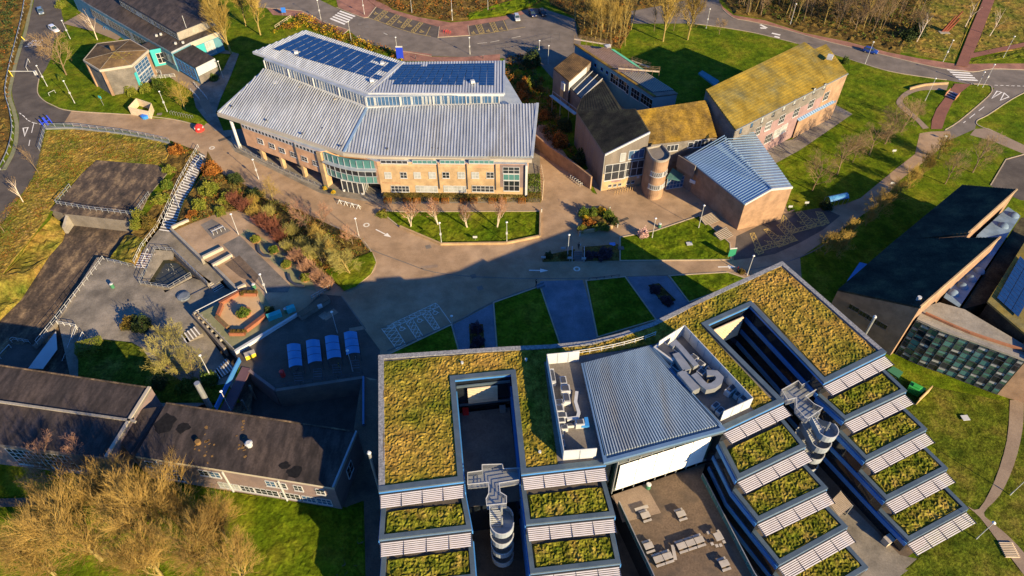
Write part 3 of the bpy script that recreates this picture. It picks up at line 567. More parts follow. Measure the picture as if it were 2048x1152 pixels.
# ================================================================== helpers for buildings
class Wall:
    """A vertical wall plane between two plan points; pixels on it are read as (distance along, height)."""
    def __init__(s, p, q, parent, flip=False):
        s.p = Vector((p[0], p[1], 0)); d = Vector((q[0] - p[0], q[1] - p[1], 0)); s.L = d.length; s.u = d.normalized()
        s.n = Vector((s.u.y, -s.u.x, 0)); s.par = parent
        if s.n.dot(Vector((0, 0, 0)) - s.p) < 0: s.n = -s.n
        if flip: s.n = -s.n
    def at(s, u, v):
        o = Vector((0, 0, CAM_H)); d = G(u, v, 0) - o
        t = (s.p - o).dot(s.n) / d.dot(s.n); h = o + d * t
        return (h - s.p).dot(s.u), h.z
    def pt(s, a, z, out=0.0): return s.p + s.u * a + UP * z + s.n * out
    def bx(s, mb, a0, a1, z0, z1, o0, o1, m=None):
        return mb.box(s.pt(a0, z0, o0), s.u * (a1 - a0), s.n * (o1 - o0), UP * (z1 - z0), m)
    def win(s, a0, z0, a1, z1, cols=2, rows=1, frame='white_board', glass='window_glass', w=.11, label=None, name='window', out=.11):
        w *= .62
        if a1 < a0: a0, a1 = a1, a0
        if z1 < z0: z0, z1 = z1, z0
        f = MB()
        for i in range(cols + 1):
            x = a0 + (a1 - a0 - w) * i / cols; s.bx(f, x, x + w, z0, z1, 0, out)
        for j in range(rows + 1):
            z = z0 + (z1 - z0 - w) * j / rows; s.bx(f, a0 + .003, a1 - .003, z, z + w, .001, out - .004)
        s.bx(f, a0 - .04, a1 + .04, z0 - .07, z0, 0, out + .1)
        if glass == 'window_glass': glass = random.choice(('window_glass',) * 4 + ('dark_glass', 'pale_blind', 'sky_glass'))
        fo = f.build(name, frame, s.par, label=label)
        s.bx(MB(), a0 + .02, a1 - .02, z0 + .02, z1 - .02, .004, out - .02).build('pane', glass, fo)
        return fo
    def pwin(s, u0, v0, u1, v1, *a, **k):      # window given by its top-left and bottom-right corners in the survey
        p = s.at(u0, v0); q = s.at(u1, v1); return s.win(p[0], q[1], q[0], p[1], *a, **k)
    def panel(s, name, a0, z0, a1, z1, m, out=.05, label=None, inn=.003): return s.bx(MB(), a0, a1, z0, z1, inn, out).build(name, m, s.par, label=label)
def GPl(u, v, p):       # sight line meeting a sloping plane
    o = Vector((0, 0, CAM_H)); d = G(u, v) - o; n = (p[1] - p[0]).cross(p[2] - p[0]); return o + d * ((p[0] - o).dot(n) / d.dot(n))
def block(par, name, poly, z0, z1, m, mt=None): return MB().prism(poly, z0, z1, m, mt).build(name, None, par)
def clip_line(p, d, P):
    """Stretch of the line p + t d inside the convex plan polygon P."""
    t0, t1 = -1e9, 1e9; n = len(P); A = sum(P[i][0] * P[(i + 1) % n][1] - P[(i + 1) % n][0] * P[i][1] for i in range(n)); sg = 1 if A > 0 else -1
    for i in range(n):
        a, b = P[i], P[(i + 1) % n]; ex, ey = b[0] - a[0], b[1] - a[1]
        num = sg * (ex * (p[1] - a[1]) - ey * (p[0] - a[0])); den = -sg * (ex * d[1] - ey * d[0])
        if abs(den) < 1e-9:
            if num < 0: return None
        elif den > 0: t1 = min(t1, num / den)
        else: t0 = max(t0, num / den)
    return (t0, t1) if t1 - t0 > .3 else None
def plane_z(P3):
    a, b, c = P3[0], P3[1], P3[2]; n = (b - a).cross(c - a)
    return lambda x, y: a.z - (n.x * (x - a.x) + n.y * (y - a.y)) / n.z
def ribs(par, P3, d, step, w, h, m='metal_rib', name='roof_rib', every=None):
    """Standing seams: one bar per seam over a sloping plane, along plan direction d."""
    d = Vector((d[0], d[1])).normalized(); n = Vector((-d.y, d.x)); zf = plane_z(P3); ks = [Vector((p.x, p.y)).dot(n) for p in P3]
    k = min(ks) + step * .5
    while k < max(ks):
        c = clip_line(n * k, d, P3)
        if c:
            a = n * k + d * c[0]; b = n * k + d * c[1]; x = n * w / 2
            lo = [(q.x, q.y, zf(q.x, q.y) - .01) for q in (a - x, b - x, b + x, a + x)]; hi = [(q[0], q[1], q[2] + h) for q in lo]
            MB().hexa(lo, hi).build(name, m, par)
        k += step
def tiled(par, e0, e1, r1, r0, m, course=.5, proud=.13, name='roof', thick=.25):
    """A pitched roof of lapped courses between eave e0-e1 and ridge r0-r1."""
    n = max(3, int((r0 - e0).length / course)); mb = MB(); nrm = (e1 - e0).cross(r0 - e0).normalized()
    if nrm.z < 0: nrm = -nrm
    for i in range(n):
        t0, t1 = i / n, (i + 1) / n
        a, b, c, d = e0.lerp(r0, t0), e1.lerp(r1, t0), e1.lerp(r1, t1), e0.lerp(r0, t1)
        A, B = a + nrm * proud, b + nrm * proud
        mb.face([A, B, c, d]); mb.face([a, b, B, A])
    dn = nrm * -thick
    mb.face([e0 + dn, r0 + dn, r1 + dn, e1 + dn]); mb.face([e0, e0 + dn, e1 + dn, e1]); mb.face([r0, r1, r1 + dn, r0 + dn]); mb.face([e0, r0, r0 + dn, e0 + dn]); mb.face([e1, e1 + dn, r1 + dn, r1])
    return mb.build(name, m, par)
def slab(par, P3, thick, m, name='roof'):
    return MB().hexa([p - UP * thick for p in P3], P3, m).build(name, m, par)
def railing(lab, pts, h=1.05, step=2.2, m='galvanised', rails=2, r=.035, group=None, name='railing', z=0.0, world=False, panel=None):
    P = [Vector(p) for p in pts] if world else PL(pts, z)
    t = thing(name, lab, 'railing', P[0], group)
    for k in range(rails):
        zz = h * (1 - k / max(1, rails)); mb = MB()
        for a, b in zip(P, P[1:]): mb.tube(a + UP * zz, b + UP * zz, r, r, 5)
        mb.build('rail', m, t)
    if panel: 
        mb = MB(); mb.ribbon([p.to_2d() for p in P], .03, .15, h - .08, zs=[p.z for p in P]); mb.build('infill_panel', panel, t)
    L = [0]
    for a, b in zip(P, P[1:]): L.append(L[-1] + (b - a).length)
    n = max(1, round(L[-1] / step))
    for i in range(n + 1):
        s = L[-1] * i / n; k = 0
        while k < len(P) - 2 and L[k + 1] < s: k += 1
        f = (s - L[k]) / max(1e-6, L[k + 1] - L[k]); q = P[k].lerp(P[k + 1], f)
        MB().tube(q, q + UP * h, r * 1.25, None, 5).build('post', m, t)
    return t
def stairs(lab, top, bot, n, m='grey_paving', nosing='white_paint', par=None, rails=()):
    """A flight from the top edge (two points) to the bottom edge."""
    (a, b), (c, d) = top, bot
    t = par or thing('stair_flight', lab, 'stairs', (a + b) / 2)
    for i in range(n):
        f0, f1 = i / n, (i + 1) / n; z = a.z + (c.z - a.z) * f1
        q = [a.lerp(c, f0), b.lerp(d, f0), b.lerp(d, f1), a.lerp(c, f1)]
        MB().prism([(p.x, p.y) for p in q], min(a.z, c.z) - .4, z).build('step', m, t)
        e0, e1 = q[3], q[2]; s = (q[0] - q[3]) * .38; s.z = 0; s1 = (q[1] - q[2]) * .38; s1.z = 0
        MB().hexa([(e0.x, e0.y, z), (e1.x, e1.y, z), (e1.x + s1.x, e1.y + s1.y, z), (e0.x + s.x, e0.y + s.y, z)], [(e0.x, e0.y, z + .012), (e1.x, e1.y, z + .012), (e1.x + s1.x, e1.y + s1.y, z + .012), (e0.x + s.x, e0.y + s.y, z + .012)]).build('nosing', nosing, t)
    return t

# ================================================================== the large terraced building with planted roofs
HA, ST = 15.0, 3.0
A_ = thing('terraced_building', 'large stepped building with planted sedum roofs, louvres and a ribbed atrium roof', 'building', G(1000, 1000))
V2 = lambda *q: Vector(q)
W1L = [V2(-16.9, 42.2), V2(-16.6, 37.3), V2(-16.3, 32.4), V2(-16.0, 27.4), V2(-15.7, 22.4)]
W1R = [V2(-6.2, 43.7), V2(-5.1, 38.7), V2(-4.5, 33.7), V2(-3.9, 28.7), V2(-3.3, 23.7)]
W2L = [V2(1.2, 44.7), V2(1.8, 39.3), V2(2.3, 34.3), V2(2.8, 29.3), V2(3.3, 24.3)]
W2R = [V2(12.3, 46.1), V2(13.2, 40.5), V2(13.7, 35.6), V2(14.2, 30.6), V2(14.7, 25.6)]
E1L = [V2(28.8, 51.3), V2(30.1, 45.6), V2(32.4, 41.1), V2(34.8, 36.6), V2(37.2, 32.1)]
E1R = [V2(38.4, 56.0), V2(40.7, 50.6), V2(43.2, 45.9), V2(45.6, 41.8), V2(47.9, 37.5)]
E2L = [V2(45.0, 59.2), V2(47.6, 54.9), V2(50.0, 50.2), V2(52.3, 45.7), V2(54.8, 41.1)]
E2R = [V2(56.2, 64.9), V2(58.5, 60.0), V2(60.8, 55.3), V2(63.1, 50.6), V2(65.3, 45.9)]
g2 = lambda *p: G(p[0], p[1], HA).to_2d()
out_px = [(757, 712), (1010, 695), (1100, 691), (1180, 683), (1240, 668), (1300, 648), (1430, 585), (1564, 524)]
outline = [g2(*p) for p in out_px] + [E2R[0], E2L[0], g2(1500, 613), g2(1415, 651), E1R[0], E1L[0], V2(28.3, 53.4), V2(13.8, 48.4), W2R[0], W2L[0], g2(1022, 750), g2(910, 761), W1R[0], W1L[0]]
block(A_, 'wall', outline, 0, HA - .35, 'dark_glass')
block(A_, 'roof', outline, HA - .35, HA, 'blue_band', 'dark_concrete')
# edges of the roof: gravel margin outside, metal copings round the courts
MB().ribbon(outline[:8], .75, HA, HA + .22, off=-.37).build('gravel_margin', 'shingle_ballast', A_)
MB().ribbon([W1L[0], outline[0]], .8, HA, HA + .225, off=-.4).build('gravel_margin', 'shingle_ballast', A_)
MB().ribbon([outline[7], E2R[0]], .75, HA, HA + .225, off=-.37).build('gravel_margin', 'shingle_ballast', A_)
for seg in ([E2R[0], E2L[0]], [E2L[0], outline[10], outline[11], E1R[0]], [E1R[0], E1L[0]], [W2R[0], W2L[0]], [W2L[0], outline[18], outline[19], W1R[0]], [W1R[0], W1L[0]]):
    cz_ = cz_ + .004 if 'cz_' in globals() and not callable(cz_) else .28
    MB().ribbon(seg, .75, HA + .01, HA + cz_, off=-.36).build('coping', 'parapet_metal', A_)
gr = [(766, 723), (1010, 703), (1180, 691), (1300, 655), (1430, 592), (1562, 533), (1756, 705), (1650, 755), (1508, 604), (1402, 651), (1546, 803), (1508, 820), (1372, 660), (1308, 688), (1240, 701), (1105, 718), (1088, 724), (1116, 930), (1051, 940), (1028, 744), (903, 758), (921, 955), (766, 973)]
patch('sedum_bed', PL(gr, HA + .06), 'sedum', cell=.24, amp=.19, parent=A_, nscale=.55)
# strips of storey cladding on the court sides
def band(p, q, zs, h, side, m='blue_band', par=A_, w=.16):
    d = (q - p).normalized(); n = Vector((d.y, -d.x)) * side
    for z in zs: MB().hexa([(*p, z), (*q, z), *[(*(x + n * w), z) for x in (q, p)]], [(*p, z + h), (*q, z + h), *[(*(x + n * w), z + h) for x in (q, p)]]).build('spandrel', m, par)
band(outline[10], E2L[0], (11.6, 8.6, 5.6, 2.6), .85, 1)
band(W2L[0], outline[18], (11.6, 8.9), .7, -1); band(outline[19], W1R[0], (11.6, 8.9), .7, -1)
# stepped terraces, each with coping, planting, louvre canopy and glazed side
def terrace(L0, R0, L1, R1, k, canopy_only=False):
    zt = HA - ST * k; back = (R0 - L0).normalized(); dn = Vector((back.y, -back.x)); z0 = HA - ST * (k - 1)
    if not canopy_only:
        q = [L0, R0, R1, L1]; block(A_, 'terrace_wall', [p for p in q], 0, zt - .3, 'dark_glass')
        block(A_, 'terrace_slab', [p for p in q], zt - .3, zt, 'blue_trim', 'old_asphalt')  # dark top colour suggests shade between the louvre slats above
        MB().ribbon([L0, L1, R1, R0], .6, zt + .004, zt + .32, off=.29).build('coping', 'parapet_metal', A_)
        f = lambda a, b: L0.lerp(R0, a).lerp(L1.lerp(R1, a), b)
        inn = [f(.065, .26), f(.945, .26), f(.945, .885), f(.065, .885)]
        ax = back * 5.5
        patch('sedum_bed', [Vector((*p, zt + .05)) for p in inn], 'sedum_green', cell=.23, amp=.30, parent=A_, rows=(ax.x * .75, ax.y * .75), nscale=1.1)
        d = (L1 - L0).normalized()
        band(L0, L1, (zt - 1.15,), .8, 1 if k else 1, 'blue_band'); band(R1, R0, (zt - 1.15,), .8, 1, 'blue_band')
        for z in range(1, 4):
            if zt - 1.15 - ST * z > .2: band(L0, L1, (zt - 1.15 - ST * z,), .8, 1)
    z = z0 - .55; w = 1.95; n = 7
    fr_ = MB().box((*L0, z - .12), (*(R0 - L0), 0), (*(dn * .08), 0), (0, 0, .14)).build('louvre', 'dark_steel', A_)
    for i in range(5):
        p = L0.lerp(R0, .01 + .98 * i / 4); MB().box((*p, z - .16), (*(dn * w), -.05), (*(back * .05), 0), (0, 0, .2)).build('arm', 'dark_steel', fr_)
    for i in range(n):
        o = .16 + i * (w - .2) / n
        MB().box((*(L0 + dn * o + back * .05), z - .02 - .02 * i), (*((R0 - L0) * .985), 0), (*(dn * .135), -.03), (0, 0, .05)).build('slat', 'louvre_blade', fr_)
for L, Rr, n in ((W1L, W1R, 4), (W2L, W2R, 4), (E1L, E1R, 5), (E2L, E2R, 5)):
    for k in range(1, 5): 
        if k < n or n == 5: terrace(L[k - 1], Rr[k - 1], L[k], Rr[k], k)
    if L is E2L: terrace(L[4], Rr[4], None, None, 5, True)
# courts: raised podium in the west court with blind, floor in the east court
pod = [g2(912, 764) + Vector((.05, -.2)), g2(1020, 752) + Vector((-.05, -.2)), W2L[0] + Vector((-.05, .3)), W1R[0] + Vector((.05, .3))]
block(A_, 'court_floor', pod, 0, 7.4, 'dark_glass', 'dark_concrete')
def blind(par, p, q, z0, z1, n, m='pale_timber', out=.2):
    d = (q - p); u = d.normalized(); nn = Vector((u.y, -u.x)); b = MB(); b.box((*p, z0), (*d, 0), (*(nn * .04), 0), (0, 0, z1 - z0)); o = b.build('blind', 'dark_steel', par)  # backing coloured dark as the shade in the gaps between slats
    for i in range(n):
        z = z0 + (z1 - z0) * (i + .2) / n; MB().box((*(p + nn * .05), z), (*d, 0), (*(nn * out), -.04), (0, 0, (z1 - z0) / n * .55)).build('slat', m, o)
a0, a1 = g2(912, 764), g2(1020, 752); blind(A_, a0.lerp(a1, .2) + Vector((0, -.25)), a0.lerp(a1, .76) + Vector((0, -.25)), 9.9, 13.6, 9)
band(a0, a1, (13.6, 9.0), .5, 1, 'parapet_metal')
b0, b1 = g2(1418, 652), g2(1498, 616); blind(A_, b0.lerp(b1, .12) + Vector((.1, -.25)), b0.lerp(b1, .86) + Vector((.1, -.25)), 9.5, 14, 10)
for x, y, m in ((812, 560, 'tail_red'), (1095, 540, 'galvanised')): MB().cbox(G(*k72(x, y)[0], 7.4), .9, .9, .8, .1).build('court_vent', m, A_)
# atrium roof and front
aq = [(1164, 728), (1300, 692), (1449, 860), (1209, 925)]; aQ = PL(aq, HA + .75)
MB().hexa([p - UP * .9 for p in aQ], aQ).build('atrium_roof', 'atrium_metal', A_)
for i in range(44):
    t = (i + .5) / 44; p = aQ[0].lerp(aQ[1], t); q = aQ[3].lerp(aQ[2], t) + (aQ[0] - aQ[3]).normalized() * .9; x = (aQ[1] - aQ[0]).normalized() * .085; x2 = (aQ[2] - aQ[3]).normalized() * .115
    MB().hexa([p - x, q - x2, q + x2, p + x], [p - x * .6 + UP * .2, q - x2 * .6 + UP * .2, q + x2 * .6 + UP * .2, p + x * .6 + UP * .2]).build('roof_rib', 'atrium_rib', A_)
MB().ribbon([aQ[0], aQ[3], aQ[2], aQ[1]], .5, HA + .5, HA + .95, off=.12).build('gutter', 'blue_trim', A_)
fa, fb = V2(14.1, 47.6), V2(28.6, 52.6); FW = Wall(fa, fb, A_)
block(A_, 'atrium_wall', [fa, fb, fb + V2(-.5, 1.5), fa + V2(-.5, 1.5)], 5, HA - .16, 'curtain_glass')
for i in range(10):
    s = FW.L * i / 9; FW.bx(MB(), s - .06, s + .06, 5, 14.6, .02, .35).build('mullion', 'galvanised', A_)
for z in (12.9, 5.6): FW.bx(MB(), 0, FW.L, z, z + .16, .03, .3).build('transom', 'galvanised', A_)
for i in range(5):
    s0 = .35 + (FW.L - 1.3) * i / 5; s1 = s0 + (FW.L - 1.3) / 5 - .1
    o = FW.bx(MB(), s0, s1, 6.1, 12.7, .40, .43).build('blind', 'bright_white', A_)
    for j in range(12): FW.bx(MB(), s0, s1, 6.15 + j * .54, 6.15 + j * .54 + .45, .432, .50).build('slat', 'bright_white', o)
deck = [G(1222, 992, 5), G(1236, 1010, 5), G(1303, 1152, 5), G(1330, 1215, 5), G(1545, 1215, 5), G(1504, 1152, 5), G(1402, 955, 5), G(1412, 925, 5)]
block(A_, 'terrace_wall', [p.to_2d() for p in deck], 0, 4.9, 'dark_glass'); block(A_, 'terrace_deck', [p.to_2d() for p in deck], 4.9, 5.03, 'roof_trim', 'brown_floor')
MB().prism([p.to_2d() for p in PL([(1226, 990), (1290, 968), (1322, 1026), (1245, 1045)], 5)], 5.03, 5.05).build('paving_panel', 'brown_path', A_)
for P in ([deck[1], deck[2], deck[3]], [deck[6], deck[5], deck[4]]):
    b = MB().ribbon([p.to_2d() for p in P], .05, 5.03, 6.15).build('balustrade', 'teal_glass', A_)
    MB().ribbon([p.to_2d() for p in P], .12, 6.15, 6.22).build('handrail', 'galvanised', b)
    for a, c in zip(P, P[1:]):
        n = int((c - a).length / 1.5)
        for i in range(n): MB().tube(a.lerp(c, i / n) + UP * .03, a.lerp(c, i / n) + UP * 1.2, .05, None, 5).build('post', 'galvanised', b)
# rooftop plant enclosures
def enclosure(c0, c1, c2, c3, h, name='plant_screen'):
    for p, q in (((c0, c1), (c2, c3), (c3, c0)) if name == 'plant_screen' else ((c0, c1), (c1, c2), (c2, c3))):
        MB().ribbon([p, q], .1, HA, HA + h).build('plant_screen', 'white_wall', A_)
        n = max(2, int((q - p).length / 1.6))
        for i in range(1, n):
            x = p.lerp(q, i / n); MB().tube((x.x, x.y, HA), (x.x, x.y, HA + h - .1), .11, None, 4).build('screen_post', 'roof_trim', A_)
p1 = [g2(*p) for p in ((1093, 728), (1157, 722), (1191, 915), (1126, 920))]
enclosure(*p1, 2.3)
p2 = [g2(*p) for p in ((1314, 702), (1364, 670), (1498, 815), (1440, 842))]
enclosure(*p2, 2.3, 'east')
def duct(px, z, r=.4, m='galvanised', name='duct'):
    P = PL(px, HA + z)
    mb = MB(); mb.ribbon([p.to_2d() for p in P], r * 2, HA + z - r, HA + z + r); mb.build(name, m, A_)
def unit(u, v, sx, sy, h, rz, m='white_steel', name='air_handling_unit'): 
    c = G(u, v, HA); b = MB().cbox(c, sx, sy, h, rz).build(name, m, A_); MB().cbox(c + UP * h, sx * .7, sy * .7, .12, rz).build('fan_grille', 'dark_steel', b)
for x, y, sx, sy, h in ((1560, 340, .9, 1.4, 1), (1575, 405, 1.3, 1.2, 1.1), (1585, 470, .9, 1.6, .9), (1530, 500, 1.2, .9, .8), (1530, 555, 1.2, 1.1, 1), (1550, 605, 1.3, .8, .9), (1545, 640, 1.1, .7, .8), (1685, 660, 1.2, .9, 1), (1610, 665, 1.6, .5, .5), (1570, 690, .9, .7, .7), (1480, 300, .6, 2.6, .8), (1545, 730, .5, .8, .6), (1555, 810, .5, 1, .7)):
    unit(*k72(x, y)[0], sx, sy, h, .1)
duct(k72(1665, 400, 1655, 480, 1680, 560, 1670, 600, 1590, 610), .6, .22, 'white_steel'); duct(k72(1700, 655, 1745, 655, 1735, 600), .5, .25, 'blue_plastic'); duct(k72(1500, 600, 1580, 600), .5, .22)
for q in ((965, 120, 1010, 190, 1050, 250), (1000, 260, 1060, 330, 1120, 400)): duct(k110(*q), .9, .65)
duct(k110(1100, 275, 1170, 350, 1200, 375, 1250, 365, 1290, 335, 1300, 300, 1270, 270, 1200, 265), 1.3, .5); duct(k110(925, 55, 960, 30, 1000, 70, 1060, 140, 1120, 210), 1.4, .42)
for x, y, sx, sy, h in ((890, 120, 2.0, 3.6, 1.2), (1095, 165, 1.1, 1.1, 1), (1145, 215, 1.1, 1.1, 1.1), (1215, 250, 1, .9, .9), (1150, 280, 1, 1, 1.2), (970, 220, 1.6, 1.2, .5), (1385, 400, .9, 2.2, 1), (1470, 480, .9, .9, 1.1), (1265, 520, .7, 1.2, .7), (1300, 560, .7, 1.2, .7), (1430, 440, .7, .9, .8)):
    unit(*k110(x, y)[0], sx, sy, h, R(-50) if sy < 3 else R(42))
# maintenance handrail and vents on the roof
t = railing('white maintenance handrail curving along the planted roof above the ribbed atrium roof', curve([(1108, 716), (1180, 706), (1240, 694), (1290, 680), (1310, 672)], 4), 1.0, 1.8, 'white_steel', 2, .05, z=HA + .05)
for q in (k72(1275, 160), k72(785, 185), k72(1380, 870)): MB().tube(G(*q[0], HA), G(*q[0], HA) + UP * .5, .2, .2, 8).build('roof_vent', 'white_steel', A_)
# escape stairs: bridge, landings, flights and curved balustrades
def escape_stair(lab, deckpx, top, bot, wdt=1.5):
    a = G(*top, 12.0); b = G(*bot, 10.5); d = (b - a).to_2d(); ln = d.length; d.normalize(); n = Vector((-d.y, d.x))
    t = thing('escape_stair', lab, 'stairs', (a.x, a.y, 0))
    D = PL(deckpx, 12.0); MB().prism([p.to_2d() for p in D], 11.8, 12.0).build('bridge_deck', 'galvanised', t)
    mb = MB(); [mb.ribbon([p.to_2d() for p in D], .03, 12.05 + k * .26, 12.12 + k * .26, closed=True) for k in range(4)]; o = mb.build('balustrade', 'galvanised', t); MB().ribbon([p.to_2d() for p in D], .09, 13.1, 13.17, closed=True).build('handrail', 'white_steel', o)
    c2 = a.to_2d()
    loc = lambda s, w: c2 + d * s + n * w
    for k in range(8):
        zt = 12 - 1.5 * k; zb = zt - 1.5; sgn = 1 if k % 2 == 0 else -1; w0, w1 = (-wdt, -.08) if k % 2 == 0 else (.08, wdt)
        fl = MB()
        for i in range(8):
            s0 = ln * i / 8 if sgn > 0 else ln * (1 - i / 8); s1 = s0 + sgn * ln / 8; z = zt - 1.5 * (i + 1) / 9
            fl.hexa([(*loc(s0, w0), z - .05), (*loc(s1 - sgn * .06, w0), z - .05), (*loc(s1 - sgn * .06, w1), z - .05), (*loc(s0, w1), z - .05)], [(*loc(s0, w0), z), (*loc(s1 - sgn * .06, w0), z), (*loc(s1 - sgn * .06, w1), z), (*loc(s0, w1), z)])
        fl.build('stair_flight', 'white_steel', t)
        st = MB()
        wo = w0 if k % 2 == 0 else w1
        st.ribbon([loc(0, wo), loc(ln, wo)], .05, 0, 1.25, zs=[zt - .15 if sgn > 0 else zb - .15, zb - .15 if sgn > 0 else zt - .15]); st.build('stringer', 'roof_trim', t)
        e = ln if sgn > 0 else 0; arc = [loc(e + sgn * wdt * math.sin(th), wdt * math.cos(th) * -1) for th in [math.pi * j / 10 for j in range(11)]]
        MB().prism(arc, zb - .12, zb).build('landing', 'galvanised', t)
        bl = MB().ribbon(arc, .05, zb - .12, zb + 1.1).build('balustrade', 'roof_trim', t); MB().ribbon(arc, .12, zb + 1.1, zb + 1.17).build('handrail', 'white_steel', bl)
    for s in (0.1, ln - .1): MB().tube((*loc(s, 0), 0), (*loc(s, 0), 13.0), .14, None, 8).build('post', 'galvanised', t)
escape_stair('curved steel escape stair standing in the gap below the west court', k72b(830, 390, 940, 375, 940, 330, 1095, 325, 1100, 360, 1225, 355, 1225, 445, 1070, 470, 1078, 540, 1125, 570, 1125, 625, 975, 640, 970, 590, 990, 550, 990, 465, 830, 480), (1003, 1019), (1004, 1054))
e2 = fr(1540, 760, .14754)
escape_stair('angular steel escape stair between the two right-hand stepped wings', e2(130, 195, 350, 70, 400, 130, 600, 20, 640, 160, 450, 280, 560, 380, 680, 440, 600, 500, 480, 580, 440, 560, 330, 440, 330, 300, 210, 330), (1633, 833), (1650, 866))
# ================================================================== the solar-panelled teaching building in the middle
B_ = thing('solar_building', 'brick teaching building with ribbed grey roof and rows of blue solar panels', 'building', G(800, 385))
rb = lambda *p: G(p[0], p[1], p[2])
fl, fv, tl, tj = rb(437, 226, 9.8), rb(688, 305, 9.8), rb(530, 140, 12.3), rb(735, 215, 12.3)
ev, pB = rb(760, 312, 9.8), None; pB = [tj, fv, ev]; tr2, er, en = GPl(1075, 207, pB), GPl(1064, 313, pB), GPl(1071, 245, pB)
body = [G(502, 313), G(656, 372), G(690, 366), G(765, 392), G(1053, 398), rb(1062, 235, 9.5), rb(1000, 130, 9.5), rb(806, 140, 9.5), rb(610, 80, 9.5), rb(545, 128, 9.5)]
block(B_, 'wall', [p.to_2d() for p in body], 3.2, 9.3, 'brick', 'roof_trim')
back = [G(530, 300), G(668, 352), G(765, 380), G(1050, 390), rb(1060, 235, 9.5), rb(1000, 135, 9.5), rb(806, 145, 9.5), rb(612, 85, 9.5), rb(549, 132, 9.5)]
block(B_, 'ground_floor', [p.to_2d() for p in back], 0, 3.25, 'dark_glass')
slab(B_, [fl, fv, tj, tl], .45, 'metal_roof', 'lower_roof'); slab(B_, [fv, ev, er, en, tr2, tj], .45, 'metal_roof', 'lower_roof')
ribs(B_, [fl, fv, tj, tl], (fv - tj).to_2d(), .66, .27, .13); ribs(B_, [tj, fv, ev, er, tr2], Vector((.01, -1)), .66, .27, .13)
for P in ([fl, fv, ev, er],): MB().ribbon([p.to_2d() for p in P], .55, 9.15, 9.95, off=-.2).build('fascia', 'cream_panel', B_)
MB().ribbon([p.to_2d() for p in (fl, tl)], .5, 0, .55, zs=[9.6, 12.0]).build('verge_trim', 'roof_trim', B_); MB().ribbon([p.to_2d() for p in (er, en, tr2)], .6, 0, .6, zs=[er.z - .4, en.z - .4, tr2.z - .4]).build('verge_trim', 'roof_trim', B_)
MB().ribbon([p.to_2d() for p in (tj, fv)], .55, 0, .18, zs=[12.3, 9.82]).build('valley_gutter', 'blue_roof', B_)
# clerestory
cl = [rb(533, 139, 12.3), rb(735, 214, 12.3), rb(999, 208, 12.3)]
cback = [rb(1000, 125, 14.5), rb(806, 130, 14.5), rb(612, 66, 14.5), rb(540, 100, 14.5)]
block(B_, 'upper_wall', [p.to_2d() for p in cl + cback], 9.3, 15.0, 'roof_trim')
for p, q, n in ((cl[0], cl[1], 36), (cl[1], cl[2], 36)):
    W = Wall(p, q, B_)
    W.panel('sill', 0, 12.2, W.L, 12.62, 'white_steel', .5)
    W.panel('clerestory_glazing', .05, 12.65, W.L - .05, 14.75, 'sky_glass', .06)
    for i in range(n + 1):
        s = (W.L - .2) * i / n; W.bx(MB(), s, s + (.2 if i % 9 == 0 else .08), 12.6, 14.8, .05, .3 if i % 9 == 0 else .12).build('mullion', 'white_steel', B_)
    for i in range(n):
        if random.random() < .35: s = (W.L - .2) * i / n; W.panel('pane', s + .1, 12.7, s + .5, 14.7, random.choice(('pale_blind', 'window_glass', 'pale_blind')), .075)
u0, u1, u2, u3 = rb(507, 103, 15.1), rb(738, 186, 15.1), rb(807, 124, 15.9), rb(610, 60, 15.9)
slab(B_, [u0, u1, u2, u3], .4, 'metal_roof', 'upper_roof'); ribs(B_, [u0, u1, u2, u3], (u1 - u2).to_2d(), .66, .27, .12)
v1, v2, v3 = rb(1008, 187, 15.1), rb(1008, 122, 15.9), rb(807, 124, 15.9)
slab(B_, [u1, v1, v2, v3], .4, 'metal_roof', 'upper_roof'); ribs(B_, [u1, v1, v2, v3], (v1 - v2).to_2d(), .66, .27, .12)
MB().ribbon([p.to_2d() for p in (u0, u1, v1)], .5, 14.6, 15.2, off=-.1).build('fascia', 'white_steel', B_)
MB().ribbon([p.to_2d() for p in (v1, v2)], .5, 0, .6, zs=[14.7, 15.5]).build('verge_trim', 'roof_trim', B_)
MB().ribbon([p.to_2d() for p in (u1, u2)], .5, 0, .15, zs=[15.1, 15.9]).build('valley_gutter', 'metal_rib', B_)
def solar(par, P, nc, nr, gap=.05, fw=.035, skip=()):
    """P: four corners (origin, along columns, far, along rows)."""
    o, cx, f, ry = P; n = (cx - o).cross(ry - o).normalized(); n = n if n.z > 0 else -n
    at = lambda a, b: o.lerp(cx, a).lerp(ry.lerp(f, a), b) + n * .2
    for i in range(nc):
        for j in range(nr):
            if (i, j) in skip: continue
            a0, a1 = (i + gap) / nc, (i + 1 - gap) / nc; b0, b1 = (j + .04) / nr, (j + .96) / nr
            q = [at(a0, b0), at(a1, b0), at(a1, b1), at(a0, b1)]
            mb = MB(); mb.hexa(q, [p + n * .05 for p in q], 'solar_frame')
            ins = lambda t: [at(a0 + (a1 - a0) * x, b0 + (b1 - b0) * y) + n * t for x, y in ((.02, .06), (.98, .06), (.98, .94), (.02, .94))]
            mb.hexa(ins(.05), ins(.056), 'solar_cell'); mb.build('solar_panel', None, par)
sp = [rb(*z40(560, 382)[0], 15.25), rb(*z40(1372, 622)[0], 15.25), rb(*z40(1525, 492)[0], 15.75), rb(*z40(812, 268)[0], 15.75)]
solar(B_, [sp[0], sp[1], sp[2], sp[3]], 14, 9, .06, skip=[(1, 0), (2, 0), (2, 1), (12, 6), (12, 7), (11, 6), (13, 2), (13, 3)])
